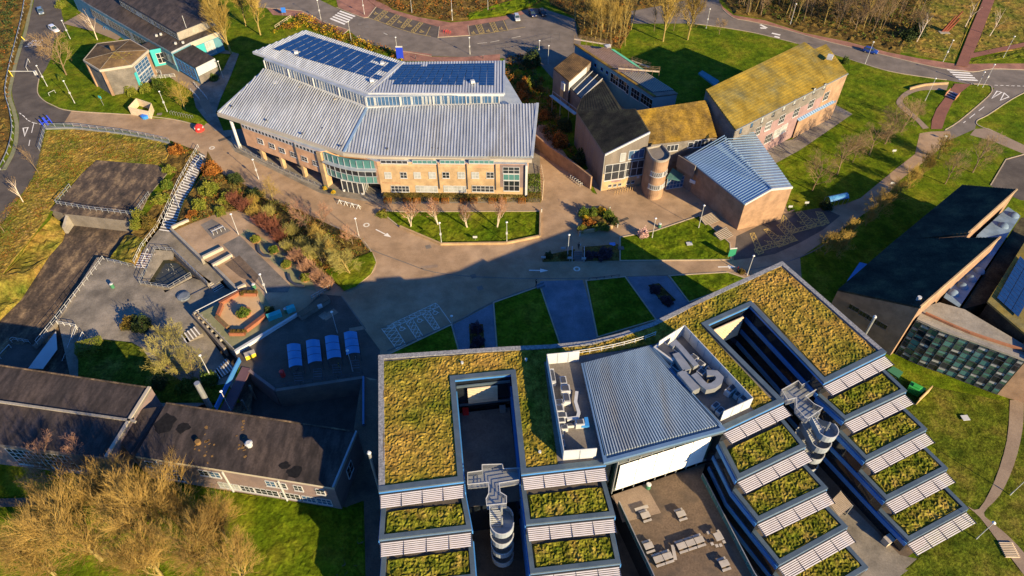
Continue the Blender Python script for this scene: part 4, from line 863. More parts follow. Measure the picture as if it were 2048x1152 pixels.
sp = [rb(*z72(185, 655)[0], 15.2), rb(*z72(1032, 662)[0], 15.2), rb(*z72(1032, 490)[0], 15.8), rb(*z72(330, 502)[0], 15.8)]
solar(B_, sp, 14, 9, .05, skip=[(0, 0), (0, 1), (10, 0), (11, 0), (3, 8), (10, 1)])
# roof fittings
for q, s in ((z40(590, 655), 1.1), (z72(1020, 878), 1.3), ): MB().cbox(rb(*q[0], 11.4), s, s, .9, .1).build('roof_hatch', 'white_steel', B_)
for q in (z40(770, 675), z40(1040, 770), z72(370, 850), z72(660, 850)): MB().cbox(rb(*q[0], 12), .7, .5, .5, .3).build('roof_vent', 'concrete', B_)
for q in (z40(370, 705), z40(245, 820), z40(510, 925), z40(785, 1030), z40(1085, 1125), z40(940, 990)): MB().cbox(rb(*q[0], 10.4), .35, .35, .35, .3).build('roof_anchor', 'dark_steel', B_)
for q in (z40(740, 410), z40(1320, 625), z40(1400, 495), z72(865, 635)): MB().cbox(rb(*q[0], 15.5), .9, .8, .6, .3).build('roof_vent', 'white_steel', B_)
for q in (m72(210, 225), m72(560, 222), m72(600, 225), m72(910, 222), m72(1240, 215)): MB().cbox(rb(*q[0], 10.2), .4, .3, .35).build('roof_anchor', 'dark_steel', B_)
# front walls
WL = Wall(body[0], body[1], B_); WR = Wall(body[3], body[4], B_)
WR.panel('lower_wall', 0, 0, WR.L - .02, 3.3, 'buff_brick', .02); WR.panel('upper_brick', 0, 3.3, WR.L * .82, 8.2, 'buff_brick', .025)
WR.panel('grey_bay', WR.L * .82, 3.2, WR.L - .35, 9.2, 'purple_brick', .04); WR.panel('corner_column', WR.L - .35, 0, WR.L + .15, 9.3, 'white_steel', .5)
for x0, x1 in ((155, 368), (400, 592), (612, 806), (836, 1030)):
    a = m72(x0, 306); b = m72(x1, 336); WR.pwin(*a[0], *b[0], 5, 1, 'white_board', random.choice(('window_glass', 'teal_glass')), .14)
for x0 in (185, 305, 410, 525, 630, 748, 855, 970): WR.pwin(*m72(x0, 398)[0], *m72(x0 + 60, 446)[0], 2, 2, 'white_board', random.choice(('window_glass', 'window_glass', 'pale_blind')), .13)
for x0, x1 in ((235, 383), (425, 600), (640, 818), (858, 1030)): WR.pwin(*m72(x0, 502)[0], *m72(x1, 552)[0], 5, 2, 'white_board', 'window_glass', .15)
WR.pwin(*m72(1096, 358)[0], *m72(1226, 412)[0], 3, 2, 'white_board', 'window_glass', .14); WR.pwin(*m72(1100, 414)[0], *m72(1226, 462)[0], 3, 1, 'white_board', 'teal_glass', .12); WR.pwin(*m72(1102, 464)[0], *m72(1226, 545)[0], 3, 2, 'white_board', 'window_glass', .14)
for x in (600, 820, 1040): p = WR.at(*m72(x, 400)[0]); WR.panel('downpipe', p[0] - .1, 2.5, p[0] + .1, 9.2, 'dark_steel', .2)
words('wall_lettering', '', 'Watson Building', WR.pt(WR.at(*m72(240, 482)[0])[0], WR.at(*m72(240, 482)[0])[1], .04), math.atan2(WR.u.y, WR.u.x), .62, 'red_brick', par=B_, tilt=90)
WL.panel('eaves_band', .3, 8.15, WL.L - .2, 9.2, 'white_board', .05)
for i in range(22): a = .5 + (WL.L - 1.2) * i / 22; WL.panel('eaves_window', a, 8.3, a + .55, 8.95, 'window_glass', .08)
for x, y in ((437, 130), (525, 165), (603, 200), (690, 232), (775, 265), (862, 300)):
    p = WL.at(*m40(x, y)[0]); q = WL.at(*m40(x + 55, y + 62)[0]); WL.win(p[0], q[1] + .15, q[0] + .1, p[1] - .2, 2, 2, 'white_board', 'window_glass', .14)
for x, y in ((740, 190), (912, 240)): p = WL.at(*m40(x, y + 60)[0]); WL.panel('downpipe', p[0] - .12, 3.2, p[0] + .12, 9.2, 'dark_steel', .2)
for x, y in ((480, 285), (630, 340), (800, 425)):
    p = WL.at(*m40(x, y)[0]); WL.bx(MB(), p[0] - .35, p[0] + .35, 0, 3.25, -.9, .02).build('pillar', 'buff_brick', B_)
WL.bx(MB(), WL.L - .9, WL.L + .35, 0, 9.2, -1.4, .35).build('entrance_pillar', 'buff_brick', B_)
# curved entrance glazing
arcs = curve([(662, 372), (690, 382), (725, 389), (762, 390)], 3)
AP = [p.to_2d() for p in PL(arcs)]
for z0, z1, m, o in ((3.3, 5.1, 'teal_glass', 0), (5.1, 6.4, 'window_glass', 0), (6.4, 7.2, 'teal_glass', 0), (7.2, 9.2, 'teal_glass', 0)):
    for i in range(len(AP) - 1):
        a, b = AP[i], AP[i + 1]; d = (b - a); n = Vector((-d.y, d.x)).normalized() * .3
        mm = 'dark_glass' if (z0 == 5.1 and i % 3) else m
        MB().hexa([(*a, z0 + .06), (*b, z0 + .06), (*(b + n), z0 + .06), (*(a + n), z0 + .06)], [(*a, z1), (*b, z1), (*(b + n), z1), (*(a + n), z1)]).build('glazing', mm, B_)
    MB().ribbon(AP, .3, z0 - .05, z0 + .06).build('transom', 'roof_trim', B_)
for p in AP: MB().cbox((*p, 3.25), .12, .3, 5.9).build('mullion', 'roof_trim', B_)
MB().ribbon(AP, 1.0, 7.1, 7.2, off=-.5).build('brise_soleil', 'roof_trim', B_)
po = [G(*p) for p in ez(430, 765, 830, 830, 900, 690, 520, 640)]
pv = [p.to_2d() for p in po]
block(B_, 'porch_roof', pv, 2.95, 3.35, 'white_steel', 'roof_trim')
for i, (p, q) in enumerate(((pv[0], pv[1]), (pv[1], pv[2]))):
    W = Wall(p, q, B_); n = 4 if i == 0 else 3
    W.bx(MB(), 0, W.L, 0, 2.95, -.06, -.02).build('porch_glazing', 'window_glass', B_)
    for k in range(n + 1): s = (W.L - .15) * k / n; W.bx(MB(), s, s + .15, 0, 2.95, -.08, .06).build('porch_post', 'white_steel', B_)
cb, ct = G(481, 297), rb(460, 236, 9.3); MB().tube(cb, (cb.x, cb.y, 9.4), .42, .42, 12).build('column', 'white_steel', B_, True)
railing('long grey metal railing on a low wall along the foot of the brick wing', m40(250, 150, 290, 215, 420, 285, 600, 375, 760, 450, 935, 520), 1.0, 1.9, 'galvanised', 2, .05)
solid('plinth_wall', 'low pale wall under the long railing below the brick wing', 'wall', 'concrete', MB().ribbon(PL(m40(245, 155, 285, 222, 420, 292, 600, 382, 760, 457, 938, 528)), .3, 0, .45))

# ================================================================== the arts buildings on the right
C_ = thing('arts_building', 'arts block of mossy tiled roofs, brick gable wall and round stair tower', 'building', G(1250, 385))
def roofed(par, eave, ridge, ze, zr, m, zb=0, wm='grey_brick', course=.5, wname='wall', rname='roof', drop=.3):
    e = [G(*p, ze) for p in eave]; r = [G(*p, zr) for p in ridge]     # eave left,right ; ridge right,left
    tiled(par, e[0], e[1], r[0], r[1], m, course, name=rname)
    lo = [(p.x, p.y, zb) for p in (e[0], e[1], r[0], r[1])]; hi = [p - UP * drop for p in (e[0], e[1], r[0], r[1])]
    MB().hexa(lo, hi).build(wname, wm, par); return e, r
# long mossy block with pink render
D_ = thing('pink_rendered_block', 'long teaching block with yellow mossy roof, pink render and brick end', 'building', G(1600, 280))
eD, rD = roofed(D_, [(1471, 259), (1695, 146)], [(1609, 84), (1412, 179)], 12.0, 16.0, 'moss_tile_grey', 0, 'rough_render', .7)
q = [GPl(1655, 167, eD[:2] + [rD[0]]), eD[1], GPl(1652, 88, eD[:2] + [rD[0]]), GPl(1619, 103, eD[:2] + [rD[0]])]; tiled(D_, q[0], q[1], q[2], q[3], 'moss_tile_grey', .7); MB().hexa([(p.x, p.y, 0) for p in q], [p - UP * .3 for p in q]).build('wall', 'orange_brick', D_)
WD = Wall(eD[0], eD[1], D_)
WD.panel('pink_wall', .3, 0.1, WD.L * .83, 8.6, 'pink_render', .06); WD.panel('brick_wall', WD.L * .83, 0.1, WD.L + .1, 11.6, 'orange_brick', .08); WD.panel('grey_cladding', .1, 8.6, WD.L * .83, 11.7, 'rough_render', .07)
for x, y in ((465, 655), (385, 690), (312, 740), (235, 775), (155, 820), (72, 862)): p = WD.at(*z152(x, y)[0]); WD.win(p[0] - .45, p[1] - .9, p[0] + .45, p[1] + .5, 1, 1, 'dark_steel', random.choice(('window_glass', 'pale_blind')), .08, out=.14)
for x, y in ((1695, 995), (1780, 948), (1860, 915), (1948, 865)): p = WD.at(*z104(x, y)[0]); WD.win(p[0] - .4, p[1] - .9, p[0] + .4, p[1] + .5, 1, 1, 'dark_steel', 'window_glass', .08, out=.14)
for x, y in ((475, 735), (360, 795), (245, 860), (135, 912), (32, 965)): p = WD.at(*z152(x, y)[0]); WD.win(p[0] - 1.1, p[1] - 1.2, p[0] + 1.1, p[1] + 1.1, 3, 2, 'white_board', 'dark_glass', .15, out=.13)
for x, y in ((1825, 1005), (1900, 965)): p = WD.at(*z104(x, y)[0]); WD.win(p[0] - 1, p[1] - 1.1, p[0] + 1, p[1] + 1.1, 3, 2, 'white_board', 'dark_glass', .15, out=.13)
for x, y, g in ((95, 1020, 'pale_blind'), (150, 985, 'pale_blind'), (30, 1060, 'window_glass')): p = WD.at(*z152(x, y)[0]); WD.win(p[0] - 1.3, p[1] - 1.2, p[0] + 1.3, p[1] + 1.1, 4, 2, 'white_board', g, .12, out=.13)
sh = [G(*p) for p in ((1586, 277), (1659, 237), (1648, 226), (1575, 263))]
ex = block(D_, 'lean_to_wall', [p.to_2d() for p in (G(1585, 277), G(1660, 238), G(1655, 215), G(1580, 252))], 0, 4.9, 'orange_brick', 'blue_roof')
q = [G(1599, 242, 5.0), G(1669, 204, 5.0), G(1660, 196, 5.9), G(1590, 233, 5.9)]; slab(D_, q, .2, 'blue_roof', 'lean_to_roof'); ribs(D_, q, (q[0] - q[3]).to_2d(), .8, .15, .12, 'blue_trim')
c = G(1659, 117, 14.6); MB().cbox(c, 1.3, 1.6, .8, R(-30)).build('rooflight', 'white_board', D_)
c = G(1437, 180, 14.2); MB().tube(c - UP * .3, c + UP * 1.2, .35, .3, 10).build('flue', 'galvanised', D_)
MB().ribbon([eD[0].to_2d(), eD[1].to_2d()], .25, 11.75, 12.0, off=-.2).build('gutter', 'galvanised', D_)
# blue canopy behind the long roof
solid('entrance_canopy', 'small blue canopy on the dark lawn behind the long mossy roof', 'canopy', 'blue_wall', MB().prism([p.to_2d() for p in PL(z104(1370, 560, 1400, 540, 1530, 620, 1500, 660), 3)], 2.6, 3))
# mossy tile centre
eC, rC = roofed(C_, [(1298, 289), (1434, 274)], [(1412, 200), (1273, 221)], 9.4, 14.0, 'moss_tile', 0, 'rough_render', .6)
WC = Wall(eC[0], eC[1], C_)
for x0, x1, y0, y1, n in ((1128, 1210, 190, 232, 3), (1292, 1325, 168, 208, 1), (1340, 1440, 152, 200, 4)): WC.pwin(*m104(x0, y0 + 4)[0], *m104(x1, y1)[0], n, 1, 'white_board', 'window_glass', .16)
# dark hipped roof with brick gable wall
pn = [G(1153, 222, 9.2), G(1210, 309, 9.8), G(1300, 264, 14.0)]
GP = lambda u, v: GPl(u, v, pn)
e0, e1, r1, r0 = pn[0], pn[1], pn[2], GP(1272, 218)
tiled(C_, e0, e1, r1, r0, 'dark_tile', .45)
q = [GP(1165, 194), GP(1153, 221.6), GP(1249, 226), GP(1207, 160)]; tiled(C_, q[0], q[1], q[2], q[3], 'dark_tile', .45)
MB().hexa([(p.x, p.y, 0) for p in q], [p - UP * .35 for p in q]).build('wall', 'cedar', C_)
gw = [G(1201, 387), G(1285, 352)]
wv = [e1, r1]
MB().hexa([(e1.x, e1.y, 0), (r1.x, r1.y, 0), (r0.x, r0.y, 0), (e0.x, e0.y, 0)], [e1 - UP * .35, r1 - UP * .35, r0 - UP * .35, e0 - UP * .35]).build('wall', 'cedar', C_)
WG = Wall(e1, r1, C_); WG2 = Wall(e0, e1, C_, True)
WG.panel('brick_base', -.05, 0, WG.L * .97, 4.6, 'buff_brick', .05)
WG.panel('verge_board', -.1, 0, 0.05, 9.6, 'galvanised', .12)
MB().ribbon([e1.to_2d(), r1.to_2d()], .3, -.35, .12, zs=[e1.z, r1.z]).build('verge_board', 'white_steel', C_)
WG.pwin(*wz(440, 335)[0], *wz(505, 440)[0], 1, 1, 'white_board', 'window_glass', .16); WG.pwin(*wz(560, 300)[0], *wz(770, 390)[0], 3, 1, 'white_board', 'window_glass', .16)
WG.pwin(*wz(222, 505)[0], *wz(505, 690)[0], 3, 2, 'white_board', 'window_glass', .18); WG.pwin(*wz(515, 460)[0], *wz(750, 640)[0], 3, 2, 'white_board', 'window_glass', .18)
for x, y in ((285, 800), (357, 793), (428, 780), (545, 757), (615, 742)): p = WG.at(*wz(x, y)[0]); WG.win(p[0] - .4, p[1] - .35, p[0] + .4, p[1] + .35, 2, 1, 'white_board', 'dark_glass', .07, out=.12)
p = WG.at(*wz(690, 675)[0]); WG.panel('wall_notice', p[0] - .3, p[1] - .3, p[0] + .3, p[1] + .3, 'white_board', .1)
p = WG.at(*wz(375, 722)[0]); WG.panel('pink_sign', p[0] - 1.1, p[1] - .45, p[0] + 1.1, p[1] + .45, 'pink_render', .1)
for i in range(9): WG2.win(.8 + i * 1.35, 1.2, 1.9 + i * 1.35, 7.2, 2, 4, 'blue_band', 'dark_glass', .09)
# round stair tower
tc = [p.to_2d() for p in PL(m104(975, 215) + curve(m104(1005, 270, 1022, 294, 1050, 309, 1080, 314, 1110, 310, 1138, 297, 1151, 278, 1150, 258), 2) + m104(1122, 222, 1090, 188), 10.6)]
block(C_, 'tower_wall', tc, 0, 10.2, 'orange_brick', 'dark_concrete'); MB().ribbon(tc, .2, 10.2, 10.7, closed=True, off=0).build('tower_parapet', 'concrete', C_)
for z in (6.3, 2.9):
    for i in range(3, 13):
        W = Wall(tc[i], tc[i + 1], C_); n = 1
        W.panel('sill', .0, z - .12, W.L, z, 'white_board', .12); 
        for k in range(n): W.win(.05 + k * W.L / n, z, (k + 1) * W.L / n - .05, z + 1.15, 1, 1, 'white_board', 'window_glass', .1)
# link, rear wing, lean-to and small tiled roof
block(C_, 'link_wall', [p.to_2d() for p in PL(z104(1465, 880, 1540, 855, 1600, 940, 1500, 975), 9)], 0, 8.9, 'rough_render', 'moss_tile')
W = Wall(G(*z104(1500, 975)[0], 9), G(*z104(1600, 940)[0], 9), C_); W.win(.3, 5.2, W.L - .3, 8.4, 3, 4, 'white_board', 'window_glass', .12)
MB().cbox(G(*z104(1525, 905)[0], 8.9), 1.6, 1.2, .5, R(-60)).build('rooflight', 'white_board', C_)
F_ = thing('blue_studio_wing', 'blue walled studio wing under repair with boarded and battened shallow roof', 'building', G(1230, 150))
fw = PL([(1148, 88), (1221, 96), (1356, 187), (1308, 193)], 8.2)
block(F_, 'wall', [p.to_2d() for p in PL([(1150, 89), (1221, 98), (1354, 188), (1306, 194)], 8)], 0, 7.9, 'blue_wall')
slab(F_, fw, .3, 'batten_roof', 'roof')
A0, A1, A2, A3 = fw
lf = lambda a, b: A0.lerp(A3, a).lerp(A1.lerp(A2, a), b)
MB().hexa([lf(0, -.02), lf(1, -.02), lf(1, .09), lf(0, .09)], [p + UP * .12 for p in (lf(0, -.02), lf(1, -.02), lf(1, .09), lf(0, .09))]).build('mossy_gutter', 'moss_tile', F_)
MB().hexa([lf(.56, .12), lf(.94, .12), lf(.94, 1), lf(.56, 1)], [p + UP * .06 for p in (lf(.56, .12), lf(.94, .12), lf(.94, 1), lf(.56, 1))]).build('dark_membrane', 'dark_steel', F_)
for i in range(10):
    b = .15 + i * .085; MB().hexa([lf(.02, b), lf(.52, b), lf(.52, b + .055), lf(.02, b + .055)], [p + UP * .07 for p in (lf(.02, b), lf(.52, b), lf(.52, b + .055), lf(.02, b + .055))]).build('roof_plank', 'batten_roof', F_)
    MB().hexa([lf(.565, b), lf(.935, b + .06), lf(.935, b + .1), lf(.565, b + .04)], [p + UP * .14 for p in (lf(.565, b), lf(.935, b + .06), lf(.935, b + .1), lf(.565, b + .035))]).build('batten', 'cream_panel', F_)
MB().hexa([lf(.04, .93), lf(.53, .93), lf(.53, 1.03), lf(.04, 1.03)], [p + UP * .14 for p in (lf(.04, .93), lf(.53, .93), lf(.53, 1.03), lf(.04, 1.03))]).build('green_membrane', 'green_sheet', F_)
WF = Wall(G(1150, 89, 8), G(1306, 194, 8), F_)
for x, y in ((715, 450), (775, 490), (640, 405)): p = WF.at(*az(x, y)[0]); WF.win(p[0] - .5, p[1] - .5, p[0] + .5, p[1] + .5, 1, 1, 'blue_band', 'dark_glass', .1)
for x, y, n in ((860, 565, 3), (955, 630, 3), (1010, 680, 1), (1100, 735, 3), (1230, 815, 4)): p = WF.at(*az(x, y)[0]); WF.win(p[0] - .55 * n, p[1] - 1.3, p[0] + .55 * n, p[1] + 1.2, n, 2, 'white_steel', 'dark_glass', .1)
WE = Wall(G(1306, 194, 8), G(1354, 188, 8), F_); WE.panel('end_boarding', 0, 3, WE.L, 7.8, 'white_board', .05)
# scaffold platforms over the wing
def scaffold(lab, px, z, n):
    P = PL(px, z); a, b = P; d = (b - a).normalized(); w = Vector((-d.y, d.x, 0)) * .75; t = thing('scaffold_platform', lab, 'scaffold', (a.x, a.y, 0))
    for i in range(3): o = a + w * i / 3; MB().box(o, b - a, w * .24, UP * .06).build('board', 'pale_timber', t)
    for i in range(n + 1):
        for k in (0, 1): q = a.lerp(b, i / n) + w * k; MB().tube((q.x, q.y, z - 2.4), q + UP * 1.2, .04, None, 5).build('standard', 'bark', t)
    for h in (.55, 1.1): MB().tube(a + UP * h + w, b + UP * h + w, .03, None, 5).build('ledger', 'bark', t); MB().tube(a + UP * h, b + UP * h, .03, None, 5).build('ledger', 'bark', t)
    for i in range(n): MB().tube(a.lerp(b, i / n) + w - UP * .1, a.lerp(b, (i + 1) / n) + w + UP * 1.1, .03, None, 5).build('brace', 'bark', t)
scaffold('scaffold walkway of pale boards across the far end of the blue wing roof', z104(415, 305, 700, 352), 9.3, 6)
scaffold('scaffold walkway of pale boards across the middle of the blue wing roof', z104(755, 532, 1070, 556), 9.3, 6)
scaffold('low dark scaffold frame standing on the grass behind the blue wing', z104(850, 470, 990, 520), 3.4, 4)
solid('white_sheet', 'crumpled white sheeting at the end of the far scaffold walkway', 'sheeting', 'white_board', MB().hexa(PL(z104(640, 350, 690, 335, 700, 365, 665, 372), 9.4), PL(z104(650, 345, 688, 338, 692, 358, 668, 364), 10.2)))
eT, rT = roofed(C_, [(1138, 163), (1182, 124)], [(1146, 105), (1107, 136)], 7.4, 7.6, 'brown_tile', 0, 'grey_brick', .5)
WT = Wall(eT[0], rT[1], C_, False); WT.panel('hoist_box', 1.2, 4.2, 2.8, 6.2, 'white_wall', .6); WT.panel('boarded_door', 2.2, 1.5, 3.8, 4, 'timber', .1)
WT2 = Wall(eT[0], eT[1], C_); WT2.panel('white_cladding', 0, 4.2, WT2.L * .8, 7.1, 'white_board', .06)
q = PL(az(335, 650, 560, 425, 720, 560, 475, 790), 5.4); slab(C_, q, .15, 'dark_glass', 'lean_to_glazing')
for i in range(4): MB().tube(q[0].lerp(q[3], i / 3) + UP * .05, q[1].lerp(q[2], i / 3) + UP * .05, .1, None, 4).build('glazing_bar', 'white_steel', C_)
block(C_, 'lean_to_wall', [p.to_2d() for p in q], 0, 5.2, 'grey_brick')
# steel walkway on the dark side of the arts block
t = thing('steel_walkway', 'grey steel access walkway with rails on the shaded side of the arts block', 'walkway', G(1130, 240))
for z in (3.0, 5.0): a, b = G(1105, 190, z), G(1155, 228, z); n_ = (b - a).normalized(); MB().box(a, b - a, Vector((n_.y, -n_.x, 0)) * 1.0, UP * .15).build('deck', 'galvanised', t); MB().tube(a + UP * 1.1, b + UP * 1.1, .06, None, 5).build('rail', 'galvanised', t)
for i in range(4): q = G(1105, 190, 5).lerp(G(1155, 228, 5), i / 3); MB().tube((q.x, q.y, 0), (q.x, q.y, 6.1), .09, None, 5).build('post', 'galvanised', t)

# ================================================================== sports hall
H_ = thing('sports_hall', 'brick sports hall with blue ribbed metal roof in two slopes', 'building', G(1480, 440))
a0, a1, a2, a3 = G(1371, 314, 7.2), G(1490, 408, 7.0), G(1543, 378, 9.6), G(1446, 284, 9.6)
slab(H_, [a0, a1, a2, a3], .3, 'blue_roof', 'roof'); ribs(H_, [a0, a1, a2, a3], (a1 - a2).to_2d(), .62, .16, .12, 'blue_roof')
b1, b2 = G(1585, 374, 8.6), G(1507, 263, 8.6)
slab(H_, [a2, b1, b2, a3], .3, 'metal_roof', 'roof'); ribs(H_, [a2, b1, b2, a3], (a2 - b1).to_2d(), .9, .2, .07, 'blue_roof')
MB().hexa([a1 - UP * .35, a2 - UP * .35, b1 - UP * .35, b2 - UP * .35, a3 - UP * .35, a0 - UP * .35][::-1], [a1, a2, b1, b2, a3, a0][::-1]) if False else None
hb = [a0, a1, a2, b1, b2, a3]
MB().hexa([(p.x, p.y, 0) for p in hb], [p - UP * .32 for p in hb]).build('wall', 'orange_brick', H_)
WH = Wall(a1, a2, H_); WH2 = Wall(a2, b1, H_); 
MB().ribbon([a1.to_2d(), a2.to_2d(), b1.to_2d()], .3, -.35, .12, zs=[a1.z, a2.z, b1.z]).build('verge_trim', 'white_steel', H_)
MB().ribbon([a0.to_2d(), a1.to_2d()], .35, 0, .3, zs=[7.0, 6.8], off=-.1).build('gutter', 'blue_trim', H_)
MB().ribbon([a2.to_2d(), a3.to_2d()], .35, 9.55, 9.8).build('ridge_cap', 'blue_trim', H_)
q = PL(wz(1270, 355, 1530, 505, 1500, 580, 1240, 560), 7.6); 
MB().ribbon([p.to_2d() for p in PL(wz(1275, 362, 1525, 515), 7.7)], .25, 4.6, 7.7).build('parapet_wall', 'grey_brick', H_)
block(H_, 'porch_wall', [p.to_2d() for p in PL(wz(1290, 375, 1520, 520, 1640, 400, 1450, 320), 7)], 0, 6.6, 'grey_brick')
block(H_, 'porch_roof', [p.to_2d() for p in PL(wz(1105, 690, 1190, 545, 1345, 640, 1310, 730), 3.4)], 3.2, 3.4, 'teal_glass')
W = Wall(G(*wz(1085, 855)[0]), G(*wz(1330, 815)[0]), H_); W.win(0, 0.1, W.L, 3.1, 5, 3, 'white_board', 'window_glass', .1)
p = G(*wz(1430, 750)[0], 4); MB().box(p, (1.0, -.8, 0), (.2, .25, 0), (0, 0, .7)).build('wall_sign', 'white_board', H_)
# path wall between the two buildings
solid('path_wall', 'tall brick wall descending beside the path between the two buildings', 'wall', 'orange_brick', MB().ribbon([p.to_2d() for p in PL([(1064, 288), (1100, 318), (1140, 345), (1181, 378)])], .4, 0, 3.4))
for i, (x, y) in enumerate(((400, 355), )): MB()
# ================================================================== dark-roofed building at the right edge
E_ = thing('sawtooth_building', 'brick building with dark tiled slopes and a curved green glass front', 'building', G(1790, 700))
tiled(E_, G(1925, 370, 7.5), G(1790, 482, 7.5), G(1936, 467, 11.2), G(2034, 379, 11.2), 'dark_tile', .5)
a, b, c, d = G(1794, 478, 7.6), G(1676, 580, 7.6), G(1840, 615, 12.6), G(2000, 475, 12.6)
tiled(E_, a, b, c, d, 'dark_tile', .5)
MB().hexa([(p.x, p.y, 0) for p in (a, b, c, d)], [p - UP * .3 for p in (a, b, c, d)]).build('wall', 'orange_brick', E_)
p4 = [G(1925, 370, 7.5), G(1790, 482, 7.5), G(1936, 467, 11.2), G(2034, 379, 11.2)]
MB().hexa([(p.x, p.y, 0) for p in p4], [p - UP * .3 for p in p4]).build('wall', 'orange_brick', E_)
MB().ribbon([c.to_2d(), d.to_2d()], .25, 12.4, 12.9).build('parapet', 'buff_brick', E_); MB().ribbon([p4[2].to_2d(), p4[3].to_2d()], .25, 11.0, 11.4).build('parapet', 'buff_brick', E_)
WS = Wall(b, c, E_)
for x, y in ((690, 525), (770, 575), (825, 610), (905, 655)): p = WS.at(*l152(x, y)[0]); WS.win(p[0] - .9, p[1] - .45, p[0] + .9, p[1] + .6, 3, 1, 'dark_steel', 'dark_glass', .1)
q = G(*l152(1180, 465)[0], 12); MB().tube(q - UP * .4, q + UP * .9, .35, .35, 8).build('flue', 'white_steel', E_)
fr_px = [(1888, 594), (1919, 614), (2042, 431), (2017, 413), (1955, 469)]
block(E_, 'flat_roof_wall', [p.to_2d() for p in PL(fr_px, 8.5)], 0, 8.4, 'dark_tile', 'flat_blue')
for x, y in ((745, 260), (820, 185), (570, 585), (510, 640), (450, 695), (385, 745)): q = G(*cz(x, y)[0], 8.4); mb = MB(); mb.tube(q, q + UP * .35, .95, .8, 12); mb.tube(q + UP * .35, q + UP * .7, .8, .3, 12); mb.build('dome_rooflight', 'flat_blue', E_, True)
block(E_, 'valley_roof', [p.to_2d() for p in PL([(1924, 616), (1975, 603), (2060, 470), (2090, 430), (2044, 432)], 8)], 0, 7.6, 'dark_tile', 'dark_tile')
PP = [(1975, 603), (2048, 486), (2120, 470), (2180, 600), (2120, 705), (2050, 667)]
block(E_, 'upper_wall', [p.to_2d() for p in PL([(1979, 604), (2050, 490), (2120, 474), (2176, 600), (2118, 700), (2050, 663)], 10.4)], 0, 10.1, 'dark_tile')
slab(E_, PL(PP, 10.5), .35, 'moss_tile_grey', 'upper_roof')
sp = PL(cz(692, 782, 848, 922, 1010, 640, 860, 480), 10.55); solar(E_, sp, 3, 12, .03)
gl = [p.to_2d() for p in PL(curve([(1833, 640), (1880, 661), (1940, 682), (2000, 704), (2050, 722)], 3), 9)]
bk = [p.to_2d() for p in PL([(2052, 690), (1930, 618), (1880, 604), (1850, 612)], 9)]
block(E_, 'terrace_base', gl + bk, 0, 8.9, 'curtain_glass', 'concrete')
MB().ribbon(gl, .9, 8.9, 9.2, off=.5).build('gutter', 'concrete', E_)
MB().ribbon([p.to_2d() for p in PL(curve(cz(180, 890, 500, 1030, 840, 1142, 900, 1160), 3), 9)], .35, 8.95, 9.35).build('terracotta_parapet', 'terracotta', E_)
for i in range(len(gl) - 1):
    W = Wall(gl[i], gl[i + 1], E_)
    for r in range(7):
        z = .25 + r * 1.22
        MBp = W.panel('pane', .06, z, W.L - .06, z + 1.08, random.choice(('curtain_glass', 'curtain_glass', 'window_glass', 'teal_glass', 'dark_glass')), .06)
        if (i + r) % 2: W.panel('pane', .08, z + .55, W.L - .08, z + 1.0, random.choice(('pale_blind', 'teal_glass')), .085)
    for r in range(8): W.bx(MB(), 0, W.L, .12 + r * 1.22, .2 + r * 1.22, .02, .16).build('transom', 'dark_steel', E_)
    W.bx(MB(), -.05, .05, .1, 8.9, .02, .2).build('mullion', 'dark_steel', E_)
eb = [G(1981, 801).to_2d(), G(2090, 700).to_2d()]; e0 = gl[-1]; dv = Vector((12, 10))
block(E_, 'brick_end', [e0 + Vector((.1, -.05)), e0 + (G(2085, 836) - G(1981, 801)).to_2d(), e0 + Vector((13, 6)), e0 + Vector((2, 4))], 0, 9.6, 'orange_brick')
# small blue roof poking out behind
block(E_, 'blue_porch', [p.to_2d() for p in PL(l152(640, 310, 735, 170, 795, 185, 690, 330), 3.5)], 0, 3.5, 'blue_band')

# ================================================================== octagonal building and long low buildings, top left
O_ = thing('octagonal_hall', 'octagonal brick hall with brown felt roof, tall white windows and teal panels', 'building', G(215, 190))
oe = PL(oz(40, 692, 225, 806, 592, 750, 786, 576, 575, 455, 200, 502), 7.6); ap = G(*oz(395, 600)[0], 9.4)
oc = sum((p for p in oe), Vector()) / 6
def inset(P, d): 
    c = sum((Vector(p) for p in P), Vector((0, 0, 0))) / len(P); return [Vector(p) + (c - Vector(p)).normalized() * d for p in P]
block(O_, 'wall', [p.to_2d() for p in inset(oe, .35)], 0, 7.3, 'rough_render')
for i in range(6):
    p, q = oe[i], oe[(i + 1) % 6]; MB().hexa([p - UP * .25, q - UP * .25, ap - UP * .25], [p, q, ap]).build('roof_facet', 'brown_tile' if i != 2 else 'brown_tile', O_)
    MB().tube(p + UP * .02, ap + UP * .05, .07, None, 4).build('hip', 'dark_concrete', O_)
for i in range(45):
    t = random.betavariate(1.3, 2.5); q = ap.lerp(oe[random.choice((1, 2, 2, 3))].lerp(oe[2], random.random()), t) + UP * .03; MB().cbox(q, random.uniform(.2, .9), random.uniform(.15, .5), .03, random.random()).build('lichen_patch', 'moss_tile_grey', O_)
MB().ribbon([p.to_2d() for p in oe], .22, 7.05, 7.68, closed=True).build('fascia', 'cream_panel', O_)
q = G(*oz(385, 575)[0], 9.2); MB().cbox(q, .9, .9, 1.3, .3).build('chimney', 'brown_tile', O_)
ow = inset(oe, .35)
for i in (0, 1): W = Wall(ow[i], ow[i + 1], O_); W.panel('corner_pier', .02, 0, .7, 7.0, 'orange_brick', .35)
W = Wall(ow[2], ow[3], O_)
for z0, z1 in ((1.0, 3.6), (3.8, 6.6)): W.win(.9, z0, W.L - 1.0, z1, 4, 3, 'white_board', 'window_glass', .16)
W.panel('teal_panel', -.2, .2, .85, 5.2, 'teal_panel', .12); W.panel('corner_pier', W.L - .9, 0, W.L, 7, 'orange_brick', .2)
